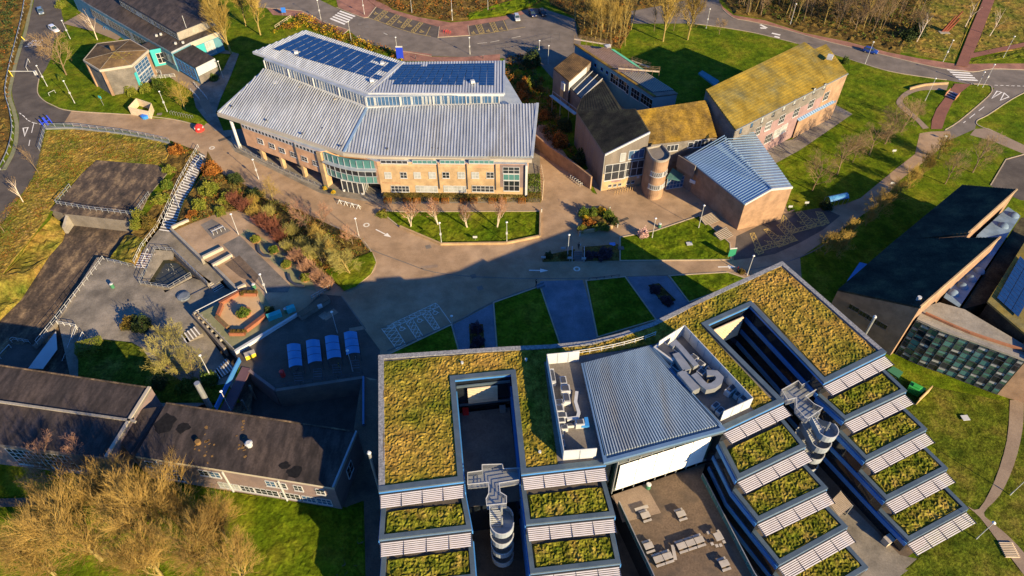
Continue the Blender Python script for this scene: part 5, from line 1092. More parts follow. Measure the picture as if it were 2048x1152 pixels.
block(O_, 'link_wall', [p.to_2d() for p in PL(oz(705, 512, 800, 462, 938, 545, 795, 572), 5.2)], 0, 5.0, 'teal_panel', 'felt_roof')
W = Wall(G(*oz(795, 572)[0], 5.2), G(*oz(938, 545)[0], 5.2), O_); W.win(W.L * .35, .8, W.L * .98, 3.8, 2, 2, 'white_board', 'dark_glass', .2); W.panel('fascia', 0, 4.3, W.L, 5.05, 'teal_panel', .15)
L_ = thing('long_low_building', 'long flat roofed timber and panel building with dark felt roofs', 'building', G(340, 110))
r1p = [(140, -16), (175, 7), (342, 104), (380, 85), (438, 62), (428, 50), (356, 78), (226, -10)]
block(L_, 'wall', [p.to_2d() for p in PL(r1p, 6)], 0, 5.5, 'blue_wall'); block(L_, 'roof', [p.to_2d() for p in PL(r1p, 6)], 5.5, 6.0, 'roof_trim', 'felt_roof')
r2p = [(236, -4), (353, 65), (427, 36), (332, -10)]
block(L_, 'upper_wall', [p.to_2d() for p in PL(r2p, 8.4)], 0, 7.9, 'cedar'); block(L_, 'roof', [p.to_2d() for p in PL(r2p, 8.4)], 7.9, 8.4, 'dark_steel', 'felt_roof')
block(L_, 'roof', [p.to_2d() for p in PL([(332, -10), (366, 20), (412, 20), (425, 36), (437, 30), (380, -12)], 8)], 0, 7.8, 'felt_roof')
r3p = [(327, 97), (344, 104), (380, 86), (429, 116), (391, 135)]
block(L_, 'wall', [p.to_2d() for p in PL(r3p, 5.2)], 0, 4.7, 'blue_wall'); block(L_, 'roof', [p.to_2d() for p in PL(r3p, 5.2)], 4.7, 5.2, 'dark_steel', 'felt_roof')
W = Wall(G(391, 135, 5.2), G(429, 116, 5.2), L_); W.panel('white_cladding', 0, 2.7, W.L, 5.1, 'white_board', .08); W.panel('lower_wall', 0, 0, W.L, 2.6, 'rough_render', .06)
W = Wall(G(327, 97, 5.2), G(391, 135, 5.2), L_)
for i in range(9): W.win(.4 + i * (W.L - 1) / 9, 1.0, (i + 1) * (W.L - 1) / 9, 4.4, 2, 2, 'blue_band', 'dark_glass', .1)
W = Wall(G(380, 85, 6), G(438, 62, 6), L_); W.panel('fascia', 0, 4.6, W.L, 5.9, 'cream_panel', .1); W.panel('teal_panel', W.L * .12, .2, W.L * .4, 4.4, 'teal_panel', .1); W.win(W.L * .42, .6, W.L * .72, 4.4, 3, 2, 'white_board', 'window_glass', .16); W.panel('rose_panel', 0, .3, W.L * .12, 4.4, 'white_board', .1)
W = Wall(G(353, 65, 8.4), G(427, 36, 8.4), L_); W.panel('pale_fascia', 0, 6.2, W.L, 8.3, 'concrete', .1)
for i in range(8): W.win(.3 + i * W.L / 8, 6.4, (i + .92) * W.L / 8, 7.8, 1, 1, 'concrete', random.choice(('pale_blind', 'rough_render')), .06)
W = Wall(G(175, 7, 6), G(342, 104, 6), L_)
for i in range(26): W.win(.3 + i * W.L / 26, 2.2, (i + .94) * W.L / 26, 4.6, 2, 1, 'slate_paving', 'window_glass', .1)
W = Wall(G(236, -4, 8.4), G(353, 65, 8.4), L_)
for i in range(20): W.win(.3 + i * W.L / 20, 6.3, (i + .94) * W.L / 20, 7.6, 2, 1, 'slate_paving', 'window_glass', .1)
for x, y in ((885, 420), (935, 405), (1105, 510), (1190, 500)): MB().cbox(G(*oz(x, y)[0], 6), .5, .5, .6).build('roof_vent', 'white_steel', L_)
q = G(*oz(1225, 320)[0], 8.4); MB().tube(q, q + UP * 3.5, .07, None, 5).build('aerial', 'white_steel', L_)
railing('white ramp railing beside the octagonal hall entrance', oz(820, 910, 960, 905, 1100, 890), 1.1, 1.4, 'white_steel', 3, .05)
railing('white ramp railing nearer the octagonal hall windows', oz(840, 840, 940, 850, 950, 900), 1.1, 1.2, 'white_steel', 3, .05)
railing('white handrail along the lower edge of the side path', oz(1280, 1050, 1380, 1160), 1.0, 1.6, 'white_steel', 2, .05)
railing('white handrail along the upper edge of the side path', oz(1320, 975, 1470, 1150), 1.0, 1.6, 'white_steel', 2, .05)
solid('timber_wall', 'low timber edged wall beside the path below the long low building', 'wall', 'timber', MB().ribbon(PL(oz(1020, 745, 1290, 900)), .3, 0, .8))

# ================================================================== two dark flat-roofed blocks, lower left
K_ = thing('dark_felt_block', 'flat roofed brown block with stained black felt roof and large white window grid', 'building', G(100, 930))
k1 = [(-120, 712), (0, 729), (302, 775), (215, 915), (0, 889), (-120, 874)]
K1 = [p.to_2d() for p in PL(k1, 6.5)]; block(K_, 'wall', K1, 0, 6.0, 'purple_brick'); block(K_, 'roof', K1, 6.0, 6.5, 'dark_concrete', 'felt_roof')
MB().ribbon([p.to_2d() for p in PL([(302, 775), (215, 915)], 6.5)], .5, 6.5, 6.75, off=-.2).build('roof_kerb', 'cream_panel', K_); MB().ribbon([p.to_2d() for p in PL([(-120, 712), (302, 775)], 6.5)], .2, 6.5, 6.62, off=-.1).build('roof_kerb', 'stained_concrete', K_)
MB().ribbon([p.to_2d() for p in PL([(-60, 796), (263, 842), (272, 845)], 6.5)], .35, 6.5, 6.75).build('ridge_strip', 'concrete', K_)
W = Wall(K1[4], K1[3], K_); W.win(.2, 1.2, W.L * .62, 5.7, 11, 4, 'white_board', 'window_glass', .26); W.panel('fascia', 0, 5.7, W.L, 6.4, 'dark_concrete', .12)
N_ = thing('dark_felt_block', 'long brown two storey block with black felt roof and rows of white windows', 'building', G(480, 990))
k2 = [(333, 805), (715, 863), (668, 976), (270, 912)]; K2 = [p.to_2d() for p in PL(k2, 6.4)]
block(N_, 'wall', K2, -4.2, 5.9, 'purple_brick'); block(N_, 'roof', K2, 5.9, 6.4, 'cream_panel', 'felt_roof')
MB().ribbon([K2[0], K2[1]], .2, 6.4, 6.5, off=-.1).build('roof_kerb', 'stained_concrete', N_); MB().ribbon([K2[1], K2[2]], .3, 6.4, 6.6, off=-.15).build('roof_kerb', 'galvanised', N_)
block(N_, 'link_roof', [p.to_2d() for p in PL([(284, 818), (326, 812), (262, 908), (238, 882)], 5.6)], 0, 5.6, 'purple_brick', 'felt_roof')
W = Wall(K2[3], K2[2], N_)
for a, b, n in ((.035, .08, 2), (.09, .14, 2), (.16, .19, 1), (.31, .36, 2), (.365, .42, 2), (.65, .70, 2), (.705, .755, 2), (.79, .835, 2), (.9, .945, 2)): W.win(a * W.L, 3.9, b * W.L, 5.4, n, 2, 'white_board', 'window_glass', .13)
for a, b, n in ((.03, .055, 1), (.06, .20, 5), (.38, .49, 4), (.495, .565, 3), (.57, .69, 4), (.70, .80, 4), (.81, .88, 3), (.885, .96, 3)): W.win(a * W.L, .9, b * W.L, 2.5, n, 2, 'white_board', 'window_glass', .13)
for a in (.10, .44, .72): W.panel('downpipe', a * W.L, .1, a * W.L + .18, 5.9, 'white_steel', .2)
W = Wall(K2[1], K2[2], N_)
W.win(W.L * .4, 2.2, W.L * .6, 4.6, 2, 2, 'white_board', 'window_glass', .13)
sc = fr(360, 780, .32292)
for x, y, r in ((645, 465, .9), (710, 510, 1.3), (20, 230, 1.2)):
    c = G(*sc(x, y)[0], 6.42); MB().prism([(c.x + r * random.uniform(.6, 1.1) * math.cos(k * .45), c.y + r * .8 * random.uniform(.6, 1.1) * math.sin(k * .45)) for k in range(14)], 6.4, 6.41 + r * .004).build('tar_patch', 'tar_patch', N_)
for x, y, r in ((840, 378, 2.0), (925, 395, 1.1)):
    c = G(*fr(0, 700, .39245)(x, y)[0], 6.42); MB().prism([(c.x + r * random.uniform(.6, 1.1) * math.cos(k * .45), c.y + r * random.uniform(.6, 1.1) * math.sin(k * .45)) for k in range(14)], 6.4, 6.41 + r * .003).build('tar_patch', 'tar_patch', N_)
for i in range(34): c = G(*sc(random.choice((115, 170, 380, 400)) + random.gauss(0, 25), random.choice((250, 320, 390, 300)) + random.gauss(0, 40))[0], 6.4); MB().cbox(c, random.uniform(.15, .5), random.uniform(.1, .4), .03, random.random()).build('lichen_patch', 'lichen', N_)
q = G(*sc(432, 345)[0], 6.4); mb = MB(); mb.tube(q, q + UP * .7, .45, .45, 10); mb.tube(q + UP * .7, q + UP * .9, .6, .35, 10); mb.build('roof_cowl', 'white_steel', N_)
q = G(*sc(115, 330)[0], 6.4); MB().tube(q, q + UP * .6, .4, .4, 10).build('roof_cowl', 'lichen', N_)
q = G(*sc(185, 105)[0], 2); MB().tube(q, q + UP * 6.5, .45, .45, 10).build('chimney_flue', 'galvanised', N_)

# ================================================================== stepped courts on the left
patch('sunken_ground', PL([(60, 440), (300, 430), (520, 560), (500, 860), (-200, 900), (-200, 640)], -3.0), 'stained_concrete')
patch('court_paving', PL([(196, 514), (217, 517), (262, 525), (282, 537), (300, 540), (330, 585), (386, 556), (450, 576), (486, 588), (388, 636), (430, 690), (485, 770), (300, 860), (150, 800), (116, 640)], -2.2), 'grey_paving', holes=[PL([(284, 566), (296, 564), (330, 520), (352, 526), (384, 548), (384, 556), (338, 577), (296, 571)], -2.2)])
patch('meadow_bank', [G(60, 440, 0), G(102, 430, -.6), G(134, 452, -2.95), G(126, 482, -2.95), G(99, 512, -2.95), G(42, 600, -2.95), G(-60, 700, -2.95), G(-120, 680, 0), G(0, 556, 0)], 'meadow', cell=.8, amp=.4)
patch('grass_bank', [G(252, 470, -2.6), G(290, 474, -1.2), G(292, 492, -1.2), G(268, 534, -2.15), G(218, 519, -2.6)], 'meadow', cell=.7, amp=.4)
patch('landing', PL([(296, 486), (318, 458), (348, 459), (408, 520), (452, 556), (430, 569), (342, 503), (312, 496), (312, 506), (284, 504)], -1.2), 'grey_paving')
patch('court_lawn', PL(l0(800, 762, 1010, 785, 1090, 830, 1180, 960, 1500, 1140, 1750, 1100, 1850, 1250, 600, 1250, 600, 860), -2.16), 'meadow_green', cell=.7, amp=.25)
patch('bank_shrub_bed', [G(262, 466, -1), G(300, 400, 0), G(366, 315, 0), G(396, 300, 0), G(372, 352, -.5), G(330, 420, -.9), G(314, 458, -1.15), G(292, 484, -1.2)], 'leaf_litter', cell=.7, amp=.5)
def wallbox(name, lab, px, w, z0, z1, m='concrete', z=None, cat='wall'): return solid(name, lab, cat, m, MB().ribbon([p.to_2d() for p in PL(px, z if z is not None else z1)], w, z0, z1))
wallbox('retaining_wall', 'wall darkened for its shaded face between the brown lower yard and the grey court', [(195, 515), (115, 640), (66, 692)], .35, -3.1, -2.0, 'dark_concrete')  # dark concrete colour carries the shade on the wall's face
wallbox('terrace_wall', 'long concrete terrace wall with a pale coping above the stepped landing', [(341, 456), (404, 517)], .5, -2.4, .35)
wallbox('terrace_wall', 'concrete terrace wall continuing down to the brick planter ring', [(426, 529), (478, 581)], .5, -2.4, .35)
for lab, px in (('white block wall at the top end of the upper terrace', tz(20, 275, 225, 185)), ('white block wall beside the terrace steps with a lamp', tz(395, 640, 640, 520)), ('white block wall across the lower side of the terrace steps', tz(515, 735, 750, 605)), ('short white block wall beside the brick planter ring', tz(820, 1015, 915, 968))):
    wallbox('parapet_wall', lab, px, .5, 0, .75, 'cream_panel', .4)
stairs('shaded terrace steps between two white walls', (G(*tz(660, 540)[0], .02), G(*tz(730, 600)[0], .02)), (G(*tz(560, 650)[0], -.9), G(*tz(600, 700)[0], -.9)), 6, 'dark_concrete')
# long flight from the road, landings, and lower flights
A1, A2, B1, B2 = G(393, 300, .15), G(411, 310, .15), G(318, 460, -1.2), G(346, 464, -1.2)
lt = stairs('long shaded flight of steps with white edges climbing to the plaza road', (A1, A2), (A1.lerp(B1, .46), A2.lerp(B2, .46)), 14, 'dark_concrete')
stairs('', (A1.lerp(B1, .46), A2.lerp(B2, .46)), (A1.lerp(B1, .75), A2.lerp(B2, .75)), 9, 'dark_concrete', par=lt); stairs('', (A1.lerp(B1, .75), A2.lerp(B2, .75)), (B1, B2), 8, 'dark_concrete', par=lt)
railing('tall white handrail on the outer edge of the long flight of steps', [(398, 296, .15), (358, 368, -.5), (330, 430, -1.1), (312, 462, -1.2), (285, 496, -1.2), (270, 528, -2.2)], 1.1, 1.5, 'white_steel', 2, .04)
railing('white central handrail of the long flight of steps', [(405, 318, 0), (365, 372, -.5), (345, 410, -.8), (328, 452, -1.2)], 1.0, 1.6, 'white_steel', 1, .06)
railing('short white branch handrail halfway down the long steps', [(352, 398, -.7), (360, 418, -.8)], 1.0, 1.6, 'white_steel', 1, .06)
stairs('lower flight of steps with white edges beside the angular pond', (G(284, 503, -1.2), G(311, 506, -1.2)), (G(269, 534, -2.2), G(299, 537, -2.2)), 7, 'purple_brick')
railing('white centre handrail on the steps beside the angular pond', [(298, 504, -1.2), (286, 534, -2.2)], 1.0, 1.6, 'white_steel', 1, .06)
stairs('shaded steps descending from the terrace corridor to the grey court', (G(*l0(1600, 330)[0], -1.2), G(*l0(1660, 288)[0], -1.2)), (G(*l0(1645, 400)[0], -2.2), G(*l0(1722, 355)[0], -2.2)), 6, 'dark_concrete')
stairs('sunlit steps leading up beside the row of dark wall recesses', (G(*dz(380, 660)[0], -1.2), G(*dz(470, 770)[0], -1.2)), (G(*dz(155, 800)[0], -2.2), G(*dz(235, 920)[0], -2.2)), 5, 'dark_concrete')
stairs('shaded steps with white edges at the foot of the blue railed bridge', (G(*sz(190, 145)[0], -1.4), G(*sz(290, 265)[0], -1.4)), (G(*sz(50, 295)[0], -2.2), G(*sz(110, 390)[0], -2.2)), 6, 'dark_concrete')
stairs('narrow shaded steps with white rails beside the clipped yellow hedge', (G(*hz(1245, 215)[0], -2.2), G(*hz(1400, 240)[0], -2.2)), (G(*hz(1040, 860)[0], -4.6), G(*hz(1180, 880)[0], -4.6)), 20, 'dark_concrete', 'slate_paving')
railing('white handrail left of the narrow shaded steps', [(*hz(1275, 160)[0], -2.2), (*hz(1100, 640)[0], -3.6), (*hz(1010, 860)[0], -4.6)], 1.0, 2, 'white_steel', 2, .05); railing('white handrail right of the narrow shaded steps', [(*hz(1390, 250)[0], -2.2), (*hz(1240, 640)[0], -3.6), (*hz(1140, 880)[0], -4.6)], 1.0, 2, 'white_steel', 2, .05)
railing('white handrail round the planted corner above the narrow steps', [(*hz(960, 70)[0], -2.2), (*hz(1275, 130)[0], -2.2)], 1.0, 1.4, 'white_steel', 2, .05)
# angular pond
W_ = thing('angular_pond', 'angular sunken pond with tan sloping surround and a small fountain', 'pond', G(330, 545, -3))
patch('water', PL([(284, 567), (330, 518), (352, 524), (388, 548), (340, 582)], -2.9), 'water', parent=W_, kind=None)
q = lambda x, y, z: G(*l0(x, y)[0], z)
MB().hexa([q(1190, 75, -1.6), q(1335, 85, -1.6), q(1335, 150, -2.9), q(1255, 155, -2.9)], [q(1190, 75, -1.1), q(1335, 85, -1.1), q(1330, 150, -2.4), q(1255, 155, -2.4)]).build('sloping_surround', 'rough_render', W_)
MB().hexa([q(1190, 75, -1.6), q(1255, 155, -2.9), q(1140, 330, -2.9), q(1080, 335, -2.5)], [q(1190, 75, -1.1), q(1255, 155, -2.4), q(1140, 330, -2.4), q(1080, 335, -2.05)]).build('sloping_surround', 'rough_render', W_)
MB().ribbon([p.to_2d() for p in (q(1335, 90, -1.1), q(1600, 340, -1.1))], .4, -3.2, -.9).build('pond_wall', 'dark_concrete', W_)
MB().ribbon([p.to_2d() for p in (q(1080, 335, -2.1), q(1305, 372, -2.1), q(1470, 280, -2.1))], .3, -3.2, -1.9).build('pond_wall', 'rough_render', W_)
for i in range(26): c = q(1325 + random.gauss(0, 22), 225 + random.gauss(0, 22), -3); MB().tube(c, c + UP * random.uniform(.1, .5), .03, .01, 4).build('water_jet', 'white_wall', W_)
railing('galvanised railing along the near edge of the angular pond', [(*l0(1080, 340)[0], -1.9), (*l0(1305, 375)[0], -1.9), (*l0(1470, 275)[0], -1.9)], 1.0, 1.3, 'galvanised', 2, .045)
railing('galvanised railing round the top of the angular pond', [(*l0(1080, 330)[0], -1.8), (*l0(1140, 220)[0], -1.2), (*l0(1195, 78)[0], -1), (*l0(1335, 88)[0], -1), (*l0(1600, 345)[0], -1)], 1.0, 1.4, 'galvanised', 2, .045)
railing('long grey railing along the edge of the grey court above the brown yard', [(*l0(800, 150)[0], -2.1), (*l0(460, 590)[0], -2.1), (*l0(290, 800)[0], -2.1)], 1.05, 1.5, 'white_steel', 2, .035)
railing('grey railing along the top of the grassy bank by the grey court', [(*l0(830, 165)[0], -2.2), (*l0(1040, 215)[0], -2.2)], 1.0, 1.5, 'galvanised', 2, .05)
railing('white railing beside the shaded basin in the corner', [(*hz(200, 370)[0], -3), (*hz(240, 340)[0], -3), (*hz(500, 385)[0], -3)], 1.0, 1.5, 'white_steel', 2, .035)
railing('second white railing on the far side of the shaded basin', [(*hz(20, 640)[0], -3), (*hz(190, 460)[0], -3)], 1.0, 2, 'white_steel', 1, .055)
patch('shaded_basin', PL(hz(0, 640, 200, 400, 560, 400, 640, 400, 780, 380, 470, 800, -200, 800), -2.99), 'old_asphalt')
MB().hexa([q(430, 700, -3), q(425, 840, -3), q(240, 1000, -4), q(200, 1000, -4)], [q(430, 700, -2), q(440, 840, -2), q(330, 990, -2.2), q(220, 985, -2.2)]).build('ramp_wall', 'white_wall', None, False, 'white painted ramp wall beside the shaded basin', 'wall')
# old bunker-like store with fenced roof deck
U_ = thing('concrete_store', 'low concrete store set in the bank with stained roof deck and dark shutter', 'building', G(200, 440))
dk = [p.to_2d() for p in PL(m0(740, 308, 1205, 345, 1290, 400, 1150, 565, 1045, 770, 985, 775, 505, 722, 385, 690, 555, 500, 620, 420), .2)]
MB().prism(dk, -3, .2, 'dark_concrete', 'stained_concrete').build('roof_deck', None, U_)
fa, fb = G(*m0(505, 715)[0], .1), G(*m0(985, 768)[0], .1)
MB().hexa([(fa.x - 1, fa.y, -3), (fb.x + 1.5, fb.y, -3), (fb.x + 1.5, fb.y + 4, -3), (fa.x - 1, fa.y + 4, -3)], [(fa.x - 1, fa.y, -.1), (fb.x + 1.5, fb.y, -.1), (fb.x + 1.5, fb.y + 4, -.1), (fa.x - 1, fa.y + 4, -.1)]).build('store_wall', 'dark_concrete', U_)
W = Wall(fa, fb, U_); W.panel('shutter', .3, -2.95, W.L - .3, -.3, 'dark_steel', .06); W.panel('lintel', -.6, -.3, W.L + .6, .18, 'stained_concrete', .3)
for i in range(14): W.panel('shutter_slat', .35, -2.9 + i * .185, W.L - .35, -2.9 + i * .185 + .14, 'dark_steel', .085)
MB().hexa([(*fa.to_2d(), -3), (*(fa.to_2d() + Vector((.6, 0))), -3), (*(fa.to_2d() + Vector((.6, -3.2))), -3), (*(fa.to_2d() + Vector((0, -3.2))), -3)], [(*fa.to_2d(), 0), (*(fa.to_2d() + Vector((.6, 0))), 0), (*(fa.to_2d() + Vector((.6, -3.2))), -1.2), (*(fa.to_2d() + Vector((0, -3.2))), -1.2)]).build('wing_wall', 'concrete', U_)
MB().hexa([(*fb.to_2d(), -3), (*(fb.to_2d() + Vector((.6, 0))), -3), (*(fb.to_2d() + Vector((1.6, -2.4))), -3), (*(fb.to_2d() + Vector((1.0, -2.4))), -3)], [(*fb.to_2d(), 0), (*(fb.to_2d() + Vector((.6, 0))), 0), (*(fb.to_2d() + Vector((1.6, -2.4))), -2.2), (*(fb.to_2d() + Vector((1.0, -2.4))), -2.2)]).build('wing_wall', 'concrete', U_)
railing('galvanised safety railing round three sides of the stained roof deck', [(*m0(545, 520)[0], .2), (*m0(435, 650)[0], .2), (*m0(700, 695)[0], .2), (*m0(1035, 735)[0], .2), (*m0(1150, 580)[0], .2)], 1.1, 1.5, 'galvanised', 2, .055)
# brick planter ring on its paved platform, with recessed wall and white ramp wall
T_ = thing('paved_platform', 'raised paved platform edged by a recessed concrete wall and white ramp wall', 'platform', G(480, 640))
pl = [p.to_2d() for p in PL(dz(400, 500, 1000, 190, 1300, 130, 1500, 430, 1850, 500, 940, 1050), .05)]
MB().prism(pl, -2.4, .05, 'concrete', 'moss_edge').build('platform_slab', None, T_)
q = lambda x, y, z=0: G(*dz(x, y)[0], z)
for i in range(7):
    a, b = q(345, 500, -.4).lerp(q(790, 960, -.4), i / 7), q(345, 500, -.4).lerp(q(790, 960, -.4), (i + 1) / 7); d = (b - a); n = Vector((-d.y, d.x, 0)).normalized()
    MB().box(a, d * .22, n * 1.0, UP * .5).build('wall_fin', 'concrete', T_); MB().box(a + d * .22 - UP * .5, d * .78, n * .9, UP * .55).build('recess_shade', 'tar_patch', T_)  # solid black blocks stand in for the shade inside each wall opening
a, b = q(330, 500, -.4), q(790, 1000, -.4); MB().ribbon([a.to_2d(), b.to_2d()], .5, -2.6, -.3, off=.1).build('recess_wall', 'dark_concrete', T_)
a, b = q(940, 1050, .1), q(1855, 500, .1); d = (b - a).normalized(); n = Vector((d.y, -d.x, 0))
MB().hexa([a + n * .02 - UP * 2.5, b + n * .02 - UP * .2, b + n * .5 - UP * .2, a + n * 1.6 - UP * 2.5], [a + UP * .5, b + UP * .5, b + n * .45 + UP * .5, a + n * .55 + UP * .5]).build('ramp_wall', 'white_wall', T_)
mb = MB(); mb.ribbon([p.to_2d() for p in (q(400, 500), q(1000, 195))], .12, .9, 1.0); mb.build('handrail', 'white_steel', T_)
MB().ribbon([p.to_2d() for p in (q(420, 500), q(940, 1030))], .2, .05, .55).build('kerb_wall', 'concrete', T_)
ring = dz(740, 375, 1040, 210, 1280, 180, 1290, 240, 1400, 490, 1110, 760, 880, 770, 720, 560)
Y_ = thing('planter_ring', 'octagonal red brick planter ring with seat wall around a sandy floor', 'planter', q(1050, 500))
MB().prism([p.to_2d() for p in PL(ring, .07)], .05, .075, 'tan_paving').build('sandy_floor', 'sand_floor', Y_)
for k, (x0, y0, x1, y1, w, m) in enumerate(((735, 375, 1040, 195, .55, 'red_timber'), (1045, 215, 1275, 215, 1.1, 'red_timber'), (1115, 760, 1420, 530, .7, 'red_timber'), (885, 790, 1110, 790, 1.1, 'red_timber'), (690, 560, 860, 720, .6, 'brown_tile'), (710, 540, 770, 390, .6, 'red_timber'))):
    a, b = q(x0, y0), q(x1, y1); MB().ribbon([a.to_2d(), b.to_2d()], w, .06, .85).build('planter_wall', m, Y_)
    for j in range(3): MB().ribbon([a.to_2d(), b.to_2d()], w + .06, .2 + j * .25, .28 + j * .25).build('timber_course', 'red_brick', Y_)
    if w > 1: MB().ribbon([a.lerp(b, .06).to_2d(), a.lerp(b, .94).to_2d()], w * .75, .85, .93).build('soil', 'leaf_litter', Y_)
pc = q(1080, 500); mb = MB(); mb.tube(pc, pc + UP * .7, 1.35, 1.45, 12); mb.build('round_planter', 'terracotta', Y_)
# purple decked bridge with blue rail
X_ = thing('decked_bridge', 'purple decked footbridge with bright blue rail over the shaded yard', 'bridge', G(465, 780))
MB().prism([p.to_2d() for p in PL(sz(370, 250, 470, 270, 240, 770, 100, 770), .2)], -.15, .2, 'purple_deck').build('deck', None, X_)
MB().ribbon([p.to_2d() for p in PL(sz(355, 190, 300, 300, 75, 760), .2)], .18, .2, 1.35).build('blue_parapet', 'blue_band', X_); MB().ribbon([p.to_2d() for p in PL(sz(300, 330, 180, 575), .2)], .15, .2, 1.2, off=-.25).build('timber_rail', 'timber', X_)
for x, y in ((440, 470), (350, 640)): p = G(*sz(x, y)[0], 0); MB().box((p.x, p.y, -4.2), (.3, 0, 0), (0, .3, 0), (0, 0, 4.1)).build('pier', 'dark_concrete', X_)
# shaded yard below and its walls
patch('lower_yard', PL([(430, 700), (760, 720), (790, 920), (420, 900)], -4.2), 'old_asphalt')
wallbox('retaining_wall', 'rough stone retaining wall below the tarmac court in deep shade', [(551, 780), (728, 754)], .6, -4.2, .25, 'grey_brick', .25)
wallbox('retaining_wall', 'dark stone wall angling down from the blue railed bridge', [(498, 740), (550, 779)], .5, -4.2, .25, 'purple_brick', .25)
wallbox('retaining_wall', 'blue edged wall at the side of the shaded yard beside the planted building', [(727, 754), (727, 850)], .3, -4.2, .6, 'blue_trim', .3)
lw = PL([(0, 720), (250, 760)], -3)
railing('blue railing along the top of the shaded stone retaining wall', [(551, 777), (727, 751)], 1.0, 2, 'dark_steel', 2, .04, z=.25)
stairs('steps with pale edges in the alley beside the planted building', (G(*k72b(45, 810)[0], 0), G(*k72b(130, 810)[0], 0)), (G(*k72b(40, 965)[0], -1.6), G(*k72b(135, 965)[0], -1.6)), 9, 'old_asphalt', 'slate_paving')
# central steps and steps by the hall
stairs('dark steps with white posts leading up from the drive to the plaza', (G(1148, 501, .9), G(1164, 501, .9)), (G(1146, 522, .05), G(1167, 522, .05)), 6, 'purple_brick', 'dark_concrete')
for x, h in ((1144, 1), (1168, 1)): railing('white handrail ' + ('left' if x < 1150 else 'right') + ' of the dark central steps', [(x, 523, .05), (x - 0, 500, .9)], 1.0, 1.6, 'white_steel', 1, .07)
stairs('upper sunlit flight of steps beside the sports hall', (G(1405, 422, 2), G(1432, 430, 2)) if False else (G(*m104(1380, 745)[0], .9), G(*m104(1480, 700)[0], .9)), (G(*m104(1430, 815)[0], .1), G(*m104(1535, 770)[0], .1)), 8, 'dark_concrete', 'pale_timber')
stairs('lower sunlit flight of steps beside the sports hall', (G(*m104(1490, 865)[0], .8), G(*m104(1580, 815)[0], .8)), (G(*m104(1550, 935)[0], .05), G(*m104(1640, 885)[0], .05)), 7, 'dark_concrete', 'pale_timber')
# ================================================================== vegetation
def rdir(rn, d, ang):
    x = d.orthogonal().normalized(); y = d.cross(x); a = rn.uniform(0, 2 * math.pi)
    return (d * math.cos(ang) + (x * math.cos(a) + y * math.sin(a)) * math.sin(ang)).normalized()
def make_tree(seed, h, trunk=.28, spread=48, kids=(8, 6, 5, 4), up=.22, r0=.17, stems=1, flop=0.0, twig=.026, lr=.62):
    rn = random.Random(seed); T, C = MB(), MB(); ml = len(kids)
    def limb(p, d, L, r, lv):
        mb = T if lv <= 1 else C; seg = 4 if lv == 0 else 3 if lv < 3 else 2; pts = [p]; ds = []; q = p
        for i in range(seg):
            d = (d + Vector((rn.gauss(0, 1), rn.gauss(0, 1), rn.gauss(0, 1))) * (.06 if lv == 0 else .16) + UP * (up if lv else .1) * .5 - UP * flop * lv * .12).normalized()
            n = q + d * L / seg; ra = r * (1 - .55 * i / seg); rb_ = r * (1 - .55 * (i + 1) / seg)
            mb.tube(q, n, ra, rb_ if lv < ml else rb_ * .4, 6 if lv == 0 else 4 if lv == 1 else 3, cap=False); q = n; pts.append(q); ds.append(d)
        if lv < ml:
            for k in range(kids[lv]):
                t = rn.uniform(trunk if lv == 0 else .25, 1.0); j = min(seg - 1, int(t * seg)); f = t * seg - j
                b = pts[j].lerp(pts[j + 1], f); ang = R(spread * rn.uniform(.6, 1.15)) * (1.0 if t < .92 else .5)
                limb(b, rdir(rn, ds[j], ang), L * (lr if lv else .60) * rn.uniform(.75, 1.1) * (1.15 - .35 * t), max(twig * .6, r * (.5 - .15 * t)), lv + 1)
    for s in range(stems):
        d = UP if stems == 1 else rdir(rn, UP, R(rn.uniform(8, 24)))
        limb(Vector((rn.uniform(-.15, .15), rn.uniform(-.15, .15), -.1)) * (stems > 1) + Vector((0, 0, -.05)), d, h * .78, r0 * (1 if stems == 1 else .62), 0)
    return T, C
TV = {}
def variant(key, tb, tw, **k):
    T, C = make_tree(**k); TV[key] = (T.mesh('trunk', tb), C.mesh('crown', tw))
variant('round', 'bark', 'twig_brown', seed=1, h=8.5, spread=52, kids=(11, 6, 5, 4)); variant('round2', 'mossy_bark', 'twig_gold', seed=2, h=8.5, spread=50, kids=(11, 6, 5, 4))
variant('upright', 'mossy_bark', 'twig_gold', seed=3, h=13, spread=27, up=.34, kids=(22, 8, 6, 4), r0=.24, lr=.55, trunk=.18)
variant('upright2', 'mossy_bark', 'twig_gold', seed=4, h=13, spread=30, up=.32, kids=(21, 8, 6, 4), r0=.24, lr=.55, trunk=.2)
variant('thin', 'mossy_bark', 'twig_gold', seed=5, h=13, spread=24, up=.4, kids=(12, 5, 4, 3), r0=.13, lr=.34, trunk=.3)
variant('thin2', 'bark', 'twig_brown', seed=6, h=13, spread=30, up=.35, kids=(12, 5, 4, 3), r0=.13, lr=.36, trunk=.35)
variant('birch', 'pale_bark', 'twig_pink', seed=8, h=5.6, spread=26, up=.3, kids=(6, 5, 4, 3), stems=3, r0=.16, lr=.6)
variant('pale', 'pale_bark', 'twig_brown', seed=9, h=10, spread=34, up=.2, kids=(9, 4, 4, 3), r0=.17, lr=.38, trunk=.35)
variant('pinkish', 'bark', 'twig_pink', seed=10, h=6, spread=42, kids=(9, 6, 5, 4), r0=.12)
variant('willow', 'mossy_bark', 'twig_olive', seed=11, h=5.2, spread=52, up=.12, kids=(12, 7, 5, 4), stems=2, r0=.2, trunk=.1)
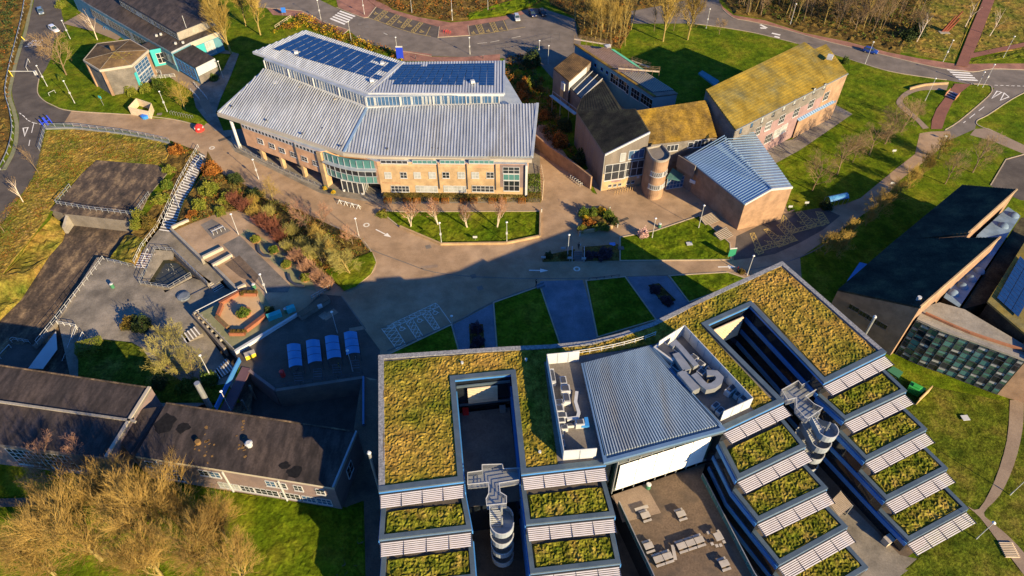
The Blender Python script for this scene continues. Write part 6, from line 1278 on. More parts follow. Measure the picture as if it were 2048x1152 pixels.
variant('giant', 'mossy_bark', 'twig_honey', seed=12, h=12, spread=36, up=.34, kids=(15, 9, 6, 5), r0=.3, trunk=.12, twig=.03, lr=.72); variant('giant2', 'mossy_bark', 'twig_honey', seed=13, h=12, spread=38, up=.32, kids=(15, 9, 6, 5), r0=.3, trunk=.12, twig=.03, lr=.72)
variant('giant_red', 'bark', 'twig_pink', seed=14, h=9, spread=50, up=.15, kids=(11, 7, 6, 5), r0=.25, trunk=.1, twig=.03)
variant('shrubby', 'bark', 'twig_olive', seed=15, h=5.5, spread=50, kids=(9, 7, 5, 4), stems=2, r0=.16, trunk=.1)
variant('lowgold', 'mossy_bark', 'twig_gold', seed=16, h=4.8, spread=40, up=.25, kids=(10, 6, 5, 4), stems=2, r0=.13, trunk=.1)
def tree(lab, u, v, key, s=1.0, group=None, z=0.0, name='bare_tree', lean=None):
    t = thing(name, lab, 'tree', G(u, v, z), group, random.uniform(0, 6.28))
    k = s * random.uniform(.95, 1.05); t.scale = (k * random.uniform(.92, 1.08), k, k)
    if lean: t.rotation_euler = (lean[0], lean[1], 0)
    link('trunk', TV[key][0], t); link('crown', TV[key][1], t); return t
LV = {}
def leafmesh(seed, rx, ry, h, n, size, shape='dome'):
    rn = random.Random(seed); F = MB()
    for i in range(n):
        if shape == 'box':
            f = rn.choice((0, 0, 1, 2)); p = Vector((rn.uniform(-1, 1) * rx, rn.uniform(-1, 1) * ry, h * rn.random()))
            if f == 0: p.z = h * rn.uniform(.93, 1.04)
            elif f == 1: p.x = rx * rn.choice((-1, 1)) * rn.uniform(.93, 1.05)
            else: p.y = ry * rn.choice((-1, 1)) * rn.uniform(.9, 1.08)
        else:
            d = Vector((rn.gauss(0, 1), rn.gauss(0, 1), abs(rn.gauss(0, .9)))).normalized(); k = rn.uniform(.62, 1.0) * (1 + .16 * math.sin(d.x * 7 + seed) + .14 * math.sin(d.y * 6 + seed * 2))
            p = Vector((d.x * rx * k, d.y * ry * k, d.z * h * k))
        a = Vector((rn.gauss(0, 1), rn.gauss(0, 1), rn.gauss(0, .6))).normalized(); b = rdir(rn, a, R(90)); s = size * rn.uniform(.6, 1.3)
        F.face([p - a * s * .5, p + b * s * .35, p + a * s * .5, p - b * s * .35])
    S = MB()
    for i in range(7): d = rdir(rn, UP, R(rn.uniform(5, 45))); S.tube((0, 0, -.05), d * h * .7, .05, .02, 4, cap=False)
    return F.mesh('foliage', 'leaf_green'), S.mesh('stem', 'bark')
for k_, a_ in (('s1', (1, 1.0, 1.0, 1.35, 1500, .20)), ('s2', (2, 1.25, 1.0, 1.1, 1500, .20)), ('s3', (3, 1.0, 1.0, 1.8, 1600, .20)), ('box', (4, 1.0, 1.0, 1.0, 2600, .12, 'box')), ('fluff', (5, 1.5, 1.3, 1.3, 2400, .22))): LV[k_] = leafmesh(*a_)
LM = {}
def recolour(me, m):
    if (me.name, m) not in LM:
        c = me.copy(); c.materials.clear(); c.materials.append(MT[m]); LM[(me.name, m)] = c
    return LM[(me.name, m)]
def shrub(lab, u, v, m, s=1.0, key=None, group=None, z=0.0, sc=(1, 1, 1), rz=None, name='shrub', cat='shrub'):
    key = key or random.choice(('s1', 's2', 's3')); t = thing(name, lab, cat, G(u, v, z), group, random.uniform(0, 6.28) if rz is None else rz); t.scale = (s * sc[0], s * sc[1], s * sc[2])
    link('foliage', recolour(LV[key][0], m), t); link('stem', LV[key][1], t); return t
def thicket_mesh(seed, rx, h, n):
    rn = random.Random(seed); F = MB()
    for i in range(n):
        a = rn.uniform(0, 6.28); r = rx * math.sqrt(rn.random()) * .5; p = Vector((r * math.cos(a), r * math.sin(a), -.05)); d = rdir(rn, UP, R(rn.uniform(3, 38)))
        L = h * rn.uniform(.6, 1.05); q = p + d * L; F.tube(p, q, .03, .012, 3, cap=False)
        for k in range(3): b = p.lerp(q, rn.uniform(.35, .9)); F.tube(b, b + rdir(rn, d, R(28)) * L * .35, .018, .008, 3, cap=False)
    return F.mesh('stems', 'twig_red')
TH = [thicket_mesh(i, 1.5, 2.0, 170) for i in range(3)]
def thicket(lab, u, v, m, s=1.0, group=None, z=0.0):
    t = thing('shrub', lab, 'shrub', G(u, v, z), group, random.uniform(0, 6.28)); t.scale = (s, s, s); link('stems', recolour(random.choice(TH), m), t)
def brush(name, px, n, mats, hmin=.4, hmax=1.4, z=0.0, tw=.5, size=.26):
    """Rough undergrowth over a patch of ground, too dense to count."""
    P = PL(px, z); xs = [p.x for p in P]; ys = [p.y for p in P]
    for m in mats:
        F = MB(); c = 0; guard = 0
        while c < n // len(mats) and guard < n * 8:
            guard += 1; x, y = random.uniform(min(xs), max(xs)), random.uniform(min(ys), max(ys))
            if not inpoly(x, y, P): continue
            dn = noise.noise(Vector((x * .25, y * .25, len(m)))) 
            if dn < -.12: continue
            c += 1; H = random.uniform(hmin, hmax) * (.75 + dn)
            if m.startswith('twig'):
                for k in range(6): b = Vector((x, y, z)); F.tube(b, b + rdir(random, UP, R(random.uniform(5, 42))) * H, .03, .01, 3, cap=False)
            else:
                for k in range(12):
                    p = Vector((x + random.gauss(0, .35), y + random.gauss(0, .35), z + H * random.random())); a = Vector((random.gauss(0, 1), random.gauss(0, 1), random.gauss(0, .6))).normalized(); b = rdir(random, a, R(90)); s = size * random.uniform(.6, 1.3)
                    F.face([p - a * s * .5, p + b * s * .4, p + a * s * .5, p - b * s * .4])
        F.build(name, m, kind='stuff')

tree('broad bare tree spreading over the stop line of the west road', 133, 150, 'round', 1.25)
tree('small rounded bare tree behind the timber bin store', 371, 220, 'round2', .85)
tree('tall upright golden tree standing over the paving by the long low building', 463, 108, 'upright', 1.15)
tree('tall upright golden tree nearer the red pavement corner', 521, 70, 'upright2', 1.1)
tree('tall golden tree partly cut by the top edge behind the felt roof', 492, 52, 'upright', 1.0); tree('golden tree crown at the top edge above the long roofs', 440, 60, 'upright2', 1.0)
tree('slender pale trunked tree leaning beside the long low building', 195, 80, 'pale', .95, lean=(.0, -.05))
for lab, u, v, s in (('bare sapling with pale trunk on the left bank near the fence', 78, 347, .8), ('bare sapling with pale trunk on the left bank, lower down', 47, 405, .85), ('bare sapling at the left edge of the meadow', 10, 466, .8)): tree(lab, u, v, 'thin2' if s < .84 else 'pale', s * .75)
for lab, u, v, k, s in (('small golden bare tree by the plaza road lamp', 547, 403, 'round2', .62), ('bare pale trunked tree in the middle of the shrub bank', 615, 461, 'pinkish', 1.15), ('bushy olive tree at the rounded tip of the bank', 702, 549, 'willow', 1.15), ('dark stemmed bare tree behind the bushy olive tree', 646, 526, 'shrubby', 1.05), ('pinkish bare tree high on the shrub bank beside the road', 648, 455, 'pinkish', .85), ('low pinkish bare tree beside the plaza road lamp near the arrow', 706, 490, 'pinkish', .75), ('golden bushy tree between the pinkish trees on the bank', 640, 490, 'lowgold', .95), ('olive bare shrub tree in the centre of the bank', 668, 528, 'lowgold', .95)): tree(lab, u, v, k, s)
for lab, u, v in (('white multi stemmed birch leftmost on the long lawn', 821, 453), ('white birch second from the left beside the lamp on the long lawn', 877, 450), ('white birch third from the left on the long lawn', 935, 455), ('white birch rightmost on the long lawn', 993, 455)): tree(lab, u, v, 'birch', 1.05, 'birches on the long lawn', name='birch_tree')
tree('large bushy tree on the court lawn beside the sunlit steps', 350, 745, 'shrubby', 1.25, z=-2.2); tree('second bushy crown merging with the large one on the court lawn', 385, 755, 'shrubby', 1.0, z=-2.2); tree('twiggy tree standing behind the large bushy tree of the court lawn', 345, 690, 'shrubby', .85, z=-2.2)
for lab, u, v, k, s in (('bare tree with pale trunk on the sunlit lawn nearest the sports hall', 1624, 382, 'round', 0.98), ('bare tree second from the sports hall on the sunlit lawn', 1674, 350, 'round', 1.10), ('bare tree behind the second one on the sunlit lawn', 1705, 325, 'round', 0.81), ('bare golden tree in the middle of the row across the sunlit lawn', 1738, 311, 'round', 1.04), ('bare tree fifth along the row across the sunlit lawn', 1770, 288, 'round', 1.04), ('bare tree sixth along the row across the sunlit lawn', 1802, 264, 'round', 0.98), ('bare tree at the end of the row near the loop path', 1826, 246, 'round', .6), ('large dark bare tree on the shaded lawn beyond the path', 1945, 345, 'round', 1.0), ('bare tree with pale trunk on the shaded lawn nearer the dark roof', 1890, 368, 'round', .85)): tree(lab, u, v, k, s)
for i, (u, v, s) in enumerate(((1876, 318, .85), (1844, 352, .9), (1816, 376, .8), (1784, 402, .85), (1752, 430, .9), (1732, 452, .75), (1690, 478, .75), (1672, 512, .95), (1648, 508, .85))):
    s *= 1.3; tree('low golden tree between the path and dark tiled roof, ' + ('farthest along', 'second from the far end', 'third from the far end', 'fourth from the far end', 'in the middle', 'sixth along', 'seventh along', 'large one near the car park', 'nearest the car park')[i], u, v, 'lowgold', s, 'low trees beside the shaded path')
for lab, u, v, k, s in (('tall golden tree left of a pair on the back lawn', 1326, 83, 'upright', 1.0), ('tall golden tree right of a pair on the back lawn', 1375, 80, 'upright2', 1.0), ('thin bare tree left of the tall pair on the back lawn', 1308, 63, 'thin2', .7), ('thin bare tree between the tall pair on the back lawn', 1347, 62, 'thin2', .65), ('small bare tree by the lamp at the road junction', 1438, 69, 'round', .55)): tree(lab, u, v, k, s)
for u, v in ((1190, 80), (1201, 83), (1212, 82), (1222, 88), (1236, 92), (1250, 92), (1182, 70), (1168, 58), (1205, 66), (1228, 70), (1245, 70), (1150, 42), (1262, 60), (1195, 50), (1220, 48)):
    tree('tall thin golden tree in the copse behind the scaffolded roof', u, v, random.choice(('thin', 'thin', 'upright')), random.uniform(.72, .95), 'copse behind the scaffolded roof')
for i in range(100):
    u = random.uniform(1465, 1835); v = random.uniform(-18, 26 + (u - 1465) * .16)
    tree('bare woodland tree on the slope above the road', u, v, random.choice(('thin2', 'thin2', 'round', 'thin')), random.uniform(.75, 1.1), 'woodland on the slope above the road')
for i in range(16): tree('thin bare tree in the undergrowth above the roadside bays', random.uniform(760, 1120), random.uniform(-26, 14), random.choice(('thin2', 'thin', 'round')), random.uniform(.5, .75), 'trees above the roadside bays')
for lab, u, v, k, s in (('pale leaning tree beside the woodland near the rusty sculpture', 1833, 84, 'pale', .95), ('thin tree beside the red path above the zebra crossing', 1930, 54, 'pale', .9), ('thin tree right of the red path in the golden meadow', 1979, 72, 'pale', .9), ('bare tree at the top edge between the sculpture and the red path', 1905, 12, 'thin2', .7)): tree(lab, u, v, k, s)
for lab, u, v, k, s in (('huge golden bare tree at the bottom edge, rightmost of the thicket', 425, 1135, 'giant', .95), ('huge golden bare tree in the middle of the bottom thicket', 310, 1085, 'giant2', 1.05), ('huge golden bare tree filling the lower left thicket', 205, 1120, 'giant', 1.05), ('large golden bare tree at the left of the bottom thicket', 150, 1070, 'giant2', .85), ('large golden bare tree near the dark block in the thicket', 375, 1045, 'giant', .85), ('golden bare tree cut by the bottom edge', 330, 1165, 'giant2', .95), ('golden bare tree at the back of the bottom thicket', 255, 1035, 'giant2', .85), ('golden bare tree at the right side of the thicket', 455, 1085, 'giant2', .72), ('golden bare tree at the lower left corner of the thicket', 110, 1150, 'giant', .85), ('golden bare tree at the bottom right of the thicket', 490, 1165, 'giant', .7)): tree(lab, u, v, k, s)
tree('reddish bare tree against the window grid of the dark block', 130, 962, 'giant_red', .85); tree('reddish bare tree beside the link between the dark blocks', 205, 955, 'giant_red', .85)

# shrubs and hedges
for lab, u, v, m, s in (('lime green shrub beside the long flight of steps, lower one', 322, 402, 'leaf_lime', 1.6), ('lime green shrub beside the long flight of steps, upper one', 340, 345, 'leaf_lime', 1.4), ('green shrub at the foot of the bank by the store wall', 280, 440, 'leaf_lime', 1.5), ('rust brown shrub at the corner of the meadow and the road', 355, 305, 'leaf_rust', 1.9), ('dark green shrub on the bank just below the rust brown one', 335, 375, 'leaf_green', 1.4), ('rust and yellow shrub left of the lowest long steps', 300, 452, 'leaf_hedge', 1.4), ('yellow shrub beside the roof deck railing', 272, 455, 'leaf_lime', 1.1)): shrub(lab, u, v, m, s, z=-.3)
for lab, u, v, m, s in (('rust brown shrub right of the top of the long steps', 425, 345, 'leaf_rust', 2.1), ('olive shrub on the bank below the rust brown one', 420, 385, 'leaf_lime', 2.0), ('lime shrub on the bank above the upper terrace', 400, 415, 'leaf_lime', 1.6), ('orange shrub beside the landing of the long steps', 385, 432, 'leaf_rust', 1.1), ('dark green shrub along the plaza road kerb', 470, 362, 'leaf_dark', 1.7), ('dark green shrub below the kerb by the small golden tree', 510, 392, 'leaf_dark', 1.6), ('golden shrub at the top corner of the upper terrace', 455, 400, 'leaf_lime', 1.5), ('olive shrub above the terrace lamp', 440, 425, 'leaf_lime', 1.3)): shrub(lab, u, v, m, s)
for i, (u, v, m, s) in enumerate(((470, 405, 'twig_red', 1.3), (490, 420, 'twig_red', 1.4), (510, 432, 'twig_gold', 1.3), (525, 450, 'twig_red', 1.4), (545, 462, 'twig_red', 1.5), (560, 480, 'twig_red', 1.4), (578, 500, 'twig_olive', 1.2), (596, 520, 'twig_pink', 1.3), (616, 540, 'twig_pink', 1.3), (636, 560, 'twig_pink', 1.2), (655, 575, 'twig_pink', 1.2), (505, 410, 'twig_gold', 1.2), (585, 470, 'twig_olive', 1.4), (540, 430, 'twig_olive', 1.2), (608, 500, 'twig_olive', 1.4), (625, 515, 'twig_olive', 1.3))):
    c_ = {'twig_red': 'crimson', 'twig_gold': 'golden', 'twig_olive': 'olive', 'twig_pink': 'pink brown'}[m]
    thicket(c_ + ' stemmed shrub on the bank, ' + ('first', 'second', 'third', 'fourth', 'fifth', 'sixth', 'seventh', 'eighth', 'ninth', 'tenth', 'eleventh', 'twelfth', 'thirteenth', 'fourteenth', 'fifteenth', 'last')[i] + ' of its drift from the top', u, v, m, s, 'coloured stem shrubs on the bank')
for lab, u, v, m, s in (('tall orange brown shrub between the solar building and the arts block', 1050, 175, 'leaf_rust', 2.0), ('yellow leaved shrub behind the corner of the solar building', 1035, 150, 'leaf_yellow', 1.2), ('dark evergreen bush by the railings behind the solar building', 1065, 130, 'leaf_dark', 2.6), ('pale green shrub in the gap beside the solar building', 1058, 175, 'leaf_lime', 1.5), ('rust shrub lower in the gap beside the solar building', 1045, 195, 'leaf_rust', 1.7), ('brown shrub behind the path wall, upper', 1090, 235, 'leaf_rust', 1.6), ('dark shrub behind the path wall, lower', 1165, 320, 'leaf_dark', 2.3), ('brown shrub in the middle of the shaded bed behind the path wall', 1120, 290, 'leaf_rust', 2.0), ('dark green shrub near the steel walkway', 1130, 255, 'leaf_dark', 2.0)): shrub(lab, u, v, m, s)
for lab, u, v, m, s in (('bright yellow shrub at the back of the mixed bed by the plaza steps', 1199, 425, 'leaf_yellow', .9), ('round lime shrub at the front of the mixed bed', 1207, 456, 'leaf_lime', .95), ('grey green shrub at the left of the mixed bed', 1166, 430, 'leaf_green', 1.0), ('rust shrub in the middle of the mixed bed', 1178, 448, 'leaf_rust', .95), ('green shrub at the right of the mixed bed', 1216, 435, 'leaf_green', 1.0), ('dark green shrub at the far right of the mixed bed', 1228, 446, 'leaf_dark', .9), ('small yellow shrub at the left front of the mixed bed', 1170, 437, 'leaf_yellow', .55), ('olive shrub at the front left corner of the mixed bed', 1163, 460, 'leaf_lime', .8), ('green shrub behind the rust one in the mixed bed', 1185, 428, 'leaf_green', 1.1), ('small lime shrub beside the rust one in the mixed bed', 1192, 458, 'leaf_lime', .7)): shrub(lab, u, v, m, s * 1.15, z=.3)
for lab, u, v, m, s in (('pink blossoming shrub at the corner of the sloping lawn', 1286, 472, 'blossom', 1.15), ('yellow and green shrub at the left tip of the long lawn', 765, 432, 'leaf_lime', 1.0), ('bright yellow shrub at the left tip of the long lawn', 760, 428, 'leaf_yellow', .6), ('plum shrub right of the dark central steps', 1180, 515, 'leaf_plum', 1.2), ('larger plum shrub right of the dark central steps', 1208, 512, 'leaf_plum', 1.6), ('dark spiky shrub left of the dark central steps', 1098, 516, 'leaf_dark', .9), ('olive shrub next to the left handrail of the dark central steps', 1128, 514, 'leaf_hedge', .8), ('dark hedge clump in the middle of the slate path, upper', 953, 662, 'leaf_plum', 1.2), ('dark hedge clump in the middle of the slate path, lower', 955, 688, 'leaf_plum', 1.2), ('dark shrub clump on the right slate path, upper', 1310, 582, 'leaf_plum', 1.1), ('dark shrub clump on the right slate path, lower', 1332, 604, 'leaf_plum', 1.1), ('small shrub by the drive at the roof corner', 1482, 545, 'leaf_hedge', .7)): shrub(lab, u, v, m, s)
for lab, u, v, m, s in (('lime clipped shrub against the octagonal hall, left one', 262, 186, 'leaf_lime', 1.7), ('lime clipped shrub against the octagonal hall, right one', 290, 180, 'leaf_lime', 1.8), ('dark green shrub near the ramp of the octagonal hall', 318, 176, 'leaf_green', 1.6), ('small dark shrub at the foot of the broad bare tree', 125, 160, 'leaf_green', 1.0), ('green shrub below the white clad end of the long building', 408, 158, 'leaf_green', 1.7), ('second green shrub below the white clad end of the long building', 428, 160, 'leaf_green', 1.3), ('yellow green shrub at the top left by the parked cars', 122, 14, 'leaf_lime', 1.5), ('dark shrub by the end of the long mossy roof', 1689, 126, 'leaf_green', 1.1), ('dark evergreen at the edge of the woodland by the meadow', 1830, 70, 'leaf_dark', 2.6), ('dark evergreen beside the pale leaning tree', 1812, 78, 'leaf_dark', 2.2), ('round dark bush in the grey court, brown half', 262, 650, 'leaf_hedge', 1.6), ('round dark bush in the grey court, green half', 288, 655, 'leaf_dark', 1.7), ('dark green shrub under the bushy tree', 420, 765, 'leaf_green', 1.5), ('green shrub at the corner of the court lawn', 375, 775, 'leaf_green', 1.5), ('dark shrub under the bushy tree near the steps', 320, 770, 'leaf_dark', 1.4)): shrub(lab, u, v, m, s, z=-2.2 if v > 600 else 0)
shrub('clipped yellow green hedge block beside the narrow steps', 182, 700, 'leaf_lime', 1.6, 'box', z=-2.2, sc=(1.3, .9, 1), rz=.4, name='hedge', cat='hedge')
for i, (x0, x1) in enumerate(((185, 400), (412, 612), (628, 832), (845, 1052), (1065, 1280))):
    a, b = G(*m72(x0, 628)[0]), G(*m72(x1, 628)[0]); c = (a + b) / 2 + Vector((0, .9, 0))
    t = thing('hedge', ('leftmost', 'second', 'third', 'fourth', 'rightmost')[i] + ' clipped hedge block under the windows of the solar building', 'hedge', c, 'hedges under the windows'); L = (b - a).length / 2; 
    o = link('foliage', recolour(LV['box'][0], 'leaf_hedge'), t); t.scale = (L, .85, 1.25)
    for k in (-.72, .66): q = link('foliage_buttress', recolour(LV['box'][0], 'leaf_rust'), t); q.scale = (.26, .8, .82); q.location = (k, -.5 / .85 - .5, 0)
t = thing('hedge', 'tall ivy clad hedge at the right corner of the solar building', 'hedge', G(1066, 385)); t.scale = (1.5, 2.2, 3.6); link('foliage', recolour(LV['box'][0], 'leaf_green'), t)
t = thing('hedge', 'lower clipped hedge in front of the tall ivy clad one', 'hedge', G(1068, 400)); t.scale = (1.5, .9, 1.6); link('foliage', recolour(LV['box'][0], 'leaf_hedge'), t)
for i, (x, y) in enumerate(((1040, 430), (1262, 560), (1415, 735), (1645, 895))):
    c = G(*tz(x, y)[0]); n_ = ('first', 'second', 'third', 'fourth')[i]
    t = thing('round_planter', n_ + ' round terracotta planter from the top along the terrace edge', 'planter', c, 'round planters along the terrace'); mb = MB(); mb.tube(c, c + UP * .75, 1.05, 1.15, 14); mb.build('pot', 'terracotta', t); MB().tube(c + UP * .7, c + UP * .79, 1.0, 1.0, 14).build('soil', 'leaf_litter', t)
    shrub(n_ + ' rounded green shrub from the top in a terracotta terrace planter', *tz(x, y)[0], 'leaf_lime' if i != 1 else 'leaf_green', .95, 's1', z=.55, group='shrubs in the terrace planters')
shrub('green shrub filling the round planter inside the brick ring', *dz(1080, 500)[0], 'leaf_green', 1.15, 's1', z=.6); shrub('dark shrub behind the planter ring in the shade', *dz(1450, 470)[0], 'leaf_dark', 1.0, 's1')
for x, y in ((1050, 215), (1150, 200), (1230, 200), (930, 775), (1000, 775), (1070, 775)): shrub('low straw coloured plant in the trough of the brick ring', *dz(x, y - 15)[0], 'leaf_hedge', .45, 's2', 'plants in the brick troughs', .6)
# undergrowth
brush('undergrowth', [(742, -4), (785, 17), (837, 31), (902, 41), (935, 36), (1006, 6), (1090, -8), (1095, -60), (720, -60)], 1500, ('leaf_rust', 'leaf_hedge', 'twig_brown'), .5, 1.8, size=.4)
brush('undergrowth', [(1100, 8), (1150, 36), (1160, 72), (1240, 96), (1260, 60), (1262, 24), (1330, 8), (1398, -8), (1390, -60), (1090, -60)], 900, ('twig_gold', 'leaf_hedge', 'leaf_rust'), .5, 1.8, size=.4)
brush('undergrowth', [(1455, -6), (1475, 20), (1528, 31), (1606, 58), (1695, 74), (1775, 92), (1830, 100), (1860, 20), (1870, -60), (1440, -60)], 2200, ('leaf_hedge', 'leaf_green', 'leaf_dark', 'twig_brown'), .5, 1.8, size=.4)
brush('undergrowth', [(604, 28), (650, 48), (700, 72), (800, 108), (806, 121), (700, 92), (614, 56), (560, 60), (540, 72), (560, 50)], 420, ('leaf_rust', 'leaf_hedge', 'leaf_yellow', 'leaf_dark'), .4, 1.5, size=.35)
brush('undergrowth', [(1015, 110), (1050, 112), (1100, 180), (1160, 340), (1178, 352), (1075, 262), (1050, 210), (1010, 190)], 900, ('leaf_rust', 'leaf_dark', 'twig_brown'), .4, 1.4, size=.35)
brush('undergrowth', [(340, 290), (395, 305), (440, 348), (500, 378), (600, 424), (720, 480), (738, 505), (700, 520), (650, 545), (690, 578), (660, 560), (540, 452), (478, 422), (440, 424), (382, 446), (420, 330)], 1500, ('leaf_dark', 'leaf_lime', 'leaf_hedge', 'leaf_rust', 'twig_olive'), .25, 1.0, size=.25)
brush('rough_grass', [(95, 266), (330, 290), (330, 330), (195, 318), (110, 400), (0, 550), (-40, 600), (-40, 470), (65, 365)], 4200, ('twig_brown', 'leaf_hedge', 'leaf_rust', 'leaf_lime'), .12, .45, size=.16)
brush('undergrowth', [(-150, -40), (50, -40), (28, 80), (8, 140), (-150, 160)], 700, ('leaf_dark',), .6, 2.4, size=.5)  # dark leaves added in place of the deep shadow on this bank
brush('rough_grass', [(-200, 0), (60, -20), (33, 95), (20, 190), (28, 240), (20, 300), (-60, 390), (-200, 400)], 900, ('leaf_rust', 'leaf_dark', 'leaf_hedge'), .3, 1.2, size=.35)
# ================================================================== street furniture, vehicles, people
def lamp(lab, u, v, h=5.6, m='white_steel', z=0.0, box=False):
    p = G(u, v, z); t = thing('street_lamp', lab, 'street lamp', p)
    mb = MB(); mb.tube(p, p + UP * .9, .10, .09, 6); mb.tube(p + UP * .9, p + UP * h, .065, .05, 6); mb.build('pole', m, t)
    mb = MB(); mb.tube(p + UP * h, p + UP * (h + .12), .1, .26, 10); mb.tube(p + UP * (h + .12), p + UP * (h + .26), .26, .14, 10); mb.build('lamp_head', 'lamp_glass', t, True)
    if box: MB().cbox(p + UP * h * .45, .35, .3, .5).build('sign_box', 'white_board', t)
for lab, u, v, h, b in (('lamp post by the small golden tree on the plaza road', 518, 359, 5.4, 1), ('lamp post on the bank near the white arrow', 718, 473, 4.8, 0), ('lamp post at the bottom corner of the birch lawn', 883, 488, 5.6, 1), ('lamp post at the front right of the birch lawn', 1013.7, 486, 5.5, 1), ('lamp post left of the dark central steps', 1135, 512, 5.6, 0), ('lamp post beside the pink blossom shrub', 1304, 476, 5.2, 0), ('lamp post at the top of the hall steps', 1397, 456, 6, 0), ('lamp post on the drive by the roof corner', 1494, 551, 5.2, 0), ('lamp post on the grass near the parked white car', 141, 78, 5.6, 1), ('lamp post on the rounded lawn near the barrier', 95, 173, 6, 1), ('lamp post in the middle of the rounded lawn', 150, 207, 6.4, 1), ('lamp post beside the cycle rack', 335, 224, 5.8, 1), ('lamp post by the side path near the ribbed roof', 447, 157, 5, 0), ('lamp post left of the solar building zebra crossing', 642, 39, 6, 1), ('lamp post right of the solar building zebra crossing', 729, 29, 6, 1), ('lamp post beside the back roof edge near the zebra', 703, 83, 6, 0), ('lamp post beside the blue totem sign', 796, 115, 6, 0), ('lamp post at the bend of the top road', 940, 109, 5, 1), ('lamp post among the brush with a white sign', 905, 42, 7, 1), ('lamp post at the top edge above the bays', 824, 26, 6, 0), ('lamp post in the green verge above the silver car', 976, 22, 6, 0), ('lamp post in the shaded yard behind the solar building', 1078, 115, 5, 1), ('second lamp post in the shaded yard nearer the arts block', 1096, 128, 5.4, 0), ('lamp post at the road junction by the small tree', 1412, 57, 6, 1), ('lamp post on the red pavement by the woodland', 1580, 50, 6.5, 0), ('lamp post beside the moving blue car', 1730, 128, 6.5, 0), ('lamp post inside the loop path', 1850, 202, 6.4, 0), ('lamp post with white sign by the red pavement', 1886, 124, 6.4, 1), ('lamp post by the lower right meadow path', 2006, 116, 6.4, 0), ('lamp post at the corner of the side road', 1965, 175, 6.6, 1), ('thin post at the grass corner by the zebra crossing', 1955, 172, 4, 0), ('lamp post on the tarmac behind the blue shelters', 675, 666, 5.6, 0), ('lamp post in front of the rightmost blue shelter', 706, 743, 5.6, 0), ('lamp post beside the bushy tree', 419, 748, 5, 0), ('lamp post on the upper terrace', 477, 469, 5.4, 0), ('lamp post on the terrace near the brick ring', 534, 588, 5.2, 1), ('lamp post on the decked bridge', 462, 822, 5.4, 0), ('lamp post by the shaded bays', 906, 662, 4, 0), ('thin lamp post at the right end of the meadow', 2020, 990, 5, 0), ('lamp post beside the last louvre canopy', 1952, 1078, 5, 0)): lamp(lab, u, v, h, box=bool(b))
def car(lab, u, v, u2, v2, paint_, L=4.2, W=1.75, H=1.48, group=None, boxy=False):
    """A car whose middle is at (u, v), pointing towards (u2, v2)."""
    c = G(u, v, .02); d = (G(u2, v2, .02) - c); ang = math.atan2(d.y, d.x)
    t = thing('parked_car', lab, 'car', c, group, ang)
    def add(name, mb, m, sm=False): o = link(name, mb.mesh(name, m, (0, 0, 0), sm), t); return o
    k = L / 4.2; hw = W / 2
    sec = [(-2.1, .80, .45, .78), (-2.02, .94, .30, .92), (-1.3, 1.0, .24, .97), (0, 1.0, .22, .95), (1.0, 1.0, .24, .92), (1.75, .93, .28, .78), (2.05, .80, .36, .66), (2.1, .68, .45, .58)]
    mb = MB(); b = len(mb.v)
    for x, w, z0, z1 in sec:
        zm = z0 + (z1 - z0) * .55; mb.v += [Vector((x * k, s * hw * w * q, z)) for s, q, z in ((-1, .93, z0), (-1, 1, zm), (-1, .9, z1), (1, .9, z1), (1, 1, zm), (1, .93, z0))]
    for i in range(len(sec) - 1):
        for j in range(6): mb.f.append([i * 6 + j, i * 6 + (j + 1) % 6, (i + 1) * 6 + (j + 1) % 6, (i + 1) * 6 + j]); mb.m.append(0)
    mb.f.append([0, 1, 2, 3, 4, 5]); mb.f.append([(len(sec) - 1) * 6 + j for j in (5, 4, 3, 2, 1, 0)]); mb.m += [0, 0]
    body = add('body', mb, paint_)
    rear = -1.95 if boxy else -1.85
    lo = [(rear * k, -hw * .86, .93), (.95 * k, -hw * .86, .91), (.95 * k, hw * .86, .91), (rear * k, hw * .86, .93)]; hi = [((rear + .25) * k, -hw * .70, H - .05), (.15 * k, -hw * .70, H - .04), (.15 * k, hw * .70, H - .04), ((rear + .25) * k, hw * .70, H - .05)]
    add('windows', MB().hexa(lo, hi), 'car_glass')
    rf = [(x + (.05 if x > 0 else -.05), y * 1.03, z) for x, y, z in hi]; add('roof', MB().hexa(rf, [(x * .96, y * .94, z + .07) for x, y, z in rf]), paint_)
    mb = MB()
    for i in range(4): mb.tube(lo[i], hi[i], .045, .04, 4)
    add('pillars', mb, paint_)
    for x in (-1.3, 1.3):
        for s in (-1, 1):
            w = add('wheel', MB().tube((x * k, s * (hw - .2), .31), (x * k, s * (hw + .01), .31), .31, .31, 14), 'rubber'); r = MB().tube((x * k, s * (hw + .0), .31), (x * k, s * (hw + .025), .31), .19, .18, 10).mesh('rim', 'galvanised'); link('rim', r, w)
    for s in (-1, 1):
        add('headlight', MB().box((1.97 * k, s * hw * .62 - .17, .60), (.10, 0, 0), (0, .34, 0), (0, 0, .14)), 'lamp_glass'); add('tail_light', MB().box((-2.11 * k, s * hw * .66 - .12, .64), (.06, 0, 0), (0, .24, 0), (0, 0, .2)), 'tail_red')
    return t
car('white hatchback parked by the grass below the barrier road', 110, 62, 126, 73, 'car_white', 4.6, 1.8, 1.6); car('slate blue car parked at the top of the west road', 83, 26, 86, 34, 'car_slate', 4.4)
car('silver hatchback parked beside the yellow hatched bays', 1034, 39, 1037, 47, 'car_silver'); car('dark navy car parked next to the silver one', 1065, 31, 1070, 38, 'car_navy'); car('black car parked at the end of the row by the red pavement', 1085, 29, 1091, 37, 'car_black')
car('blue hatchback driving along the main road past the woodland', 1740, 105, 1760, 110, 'car_blue')
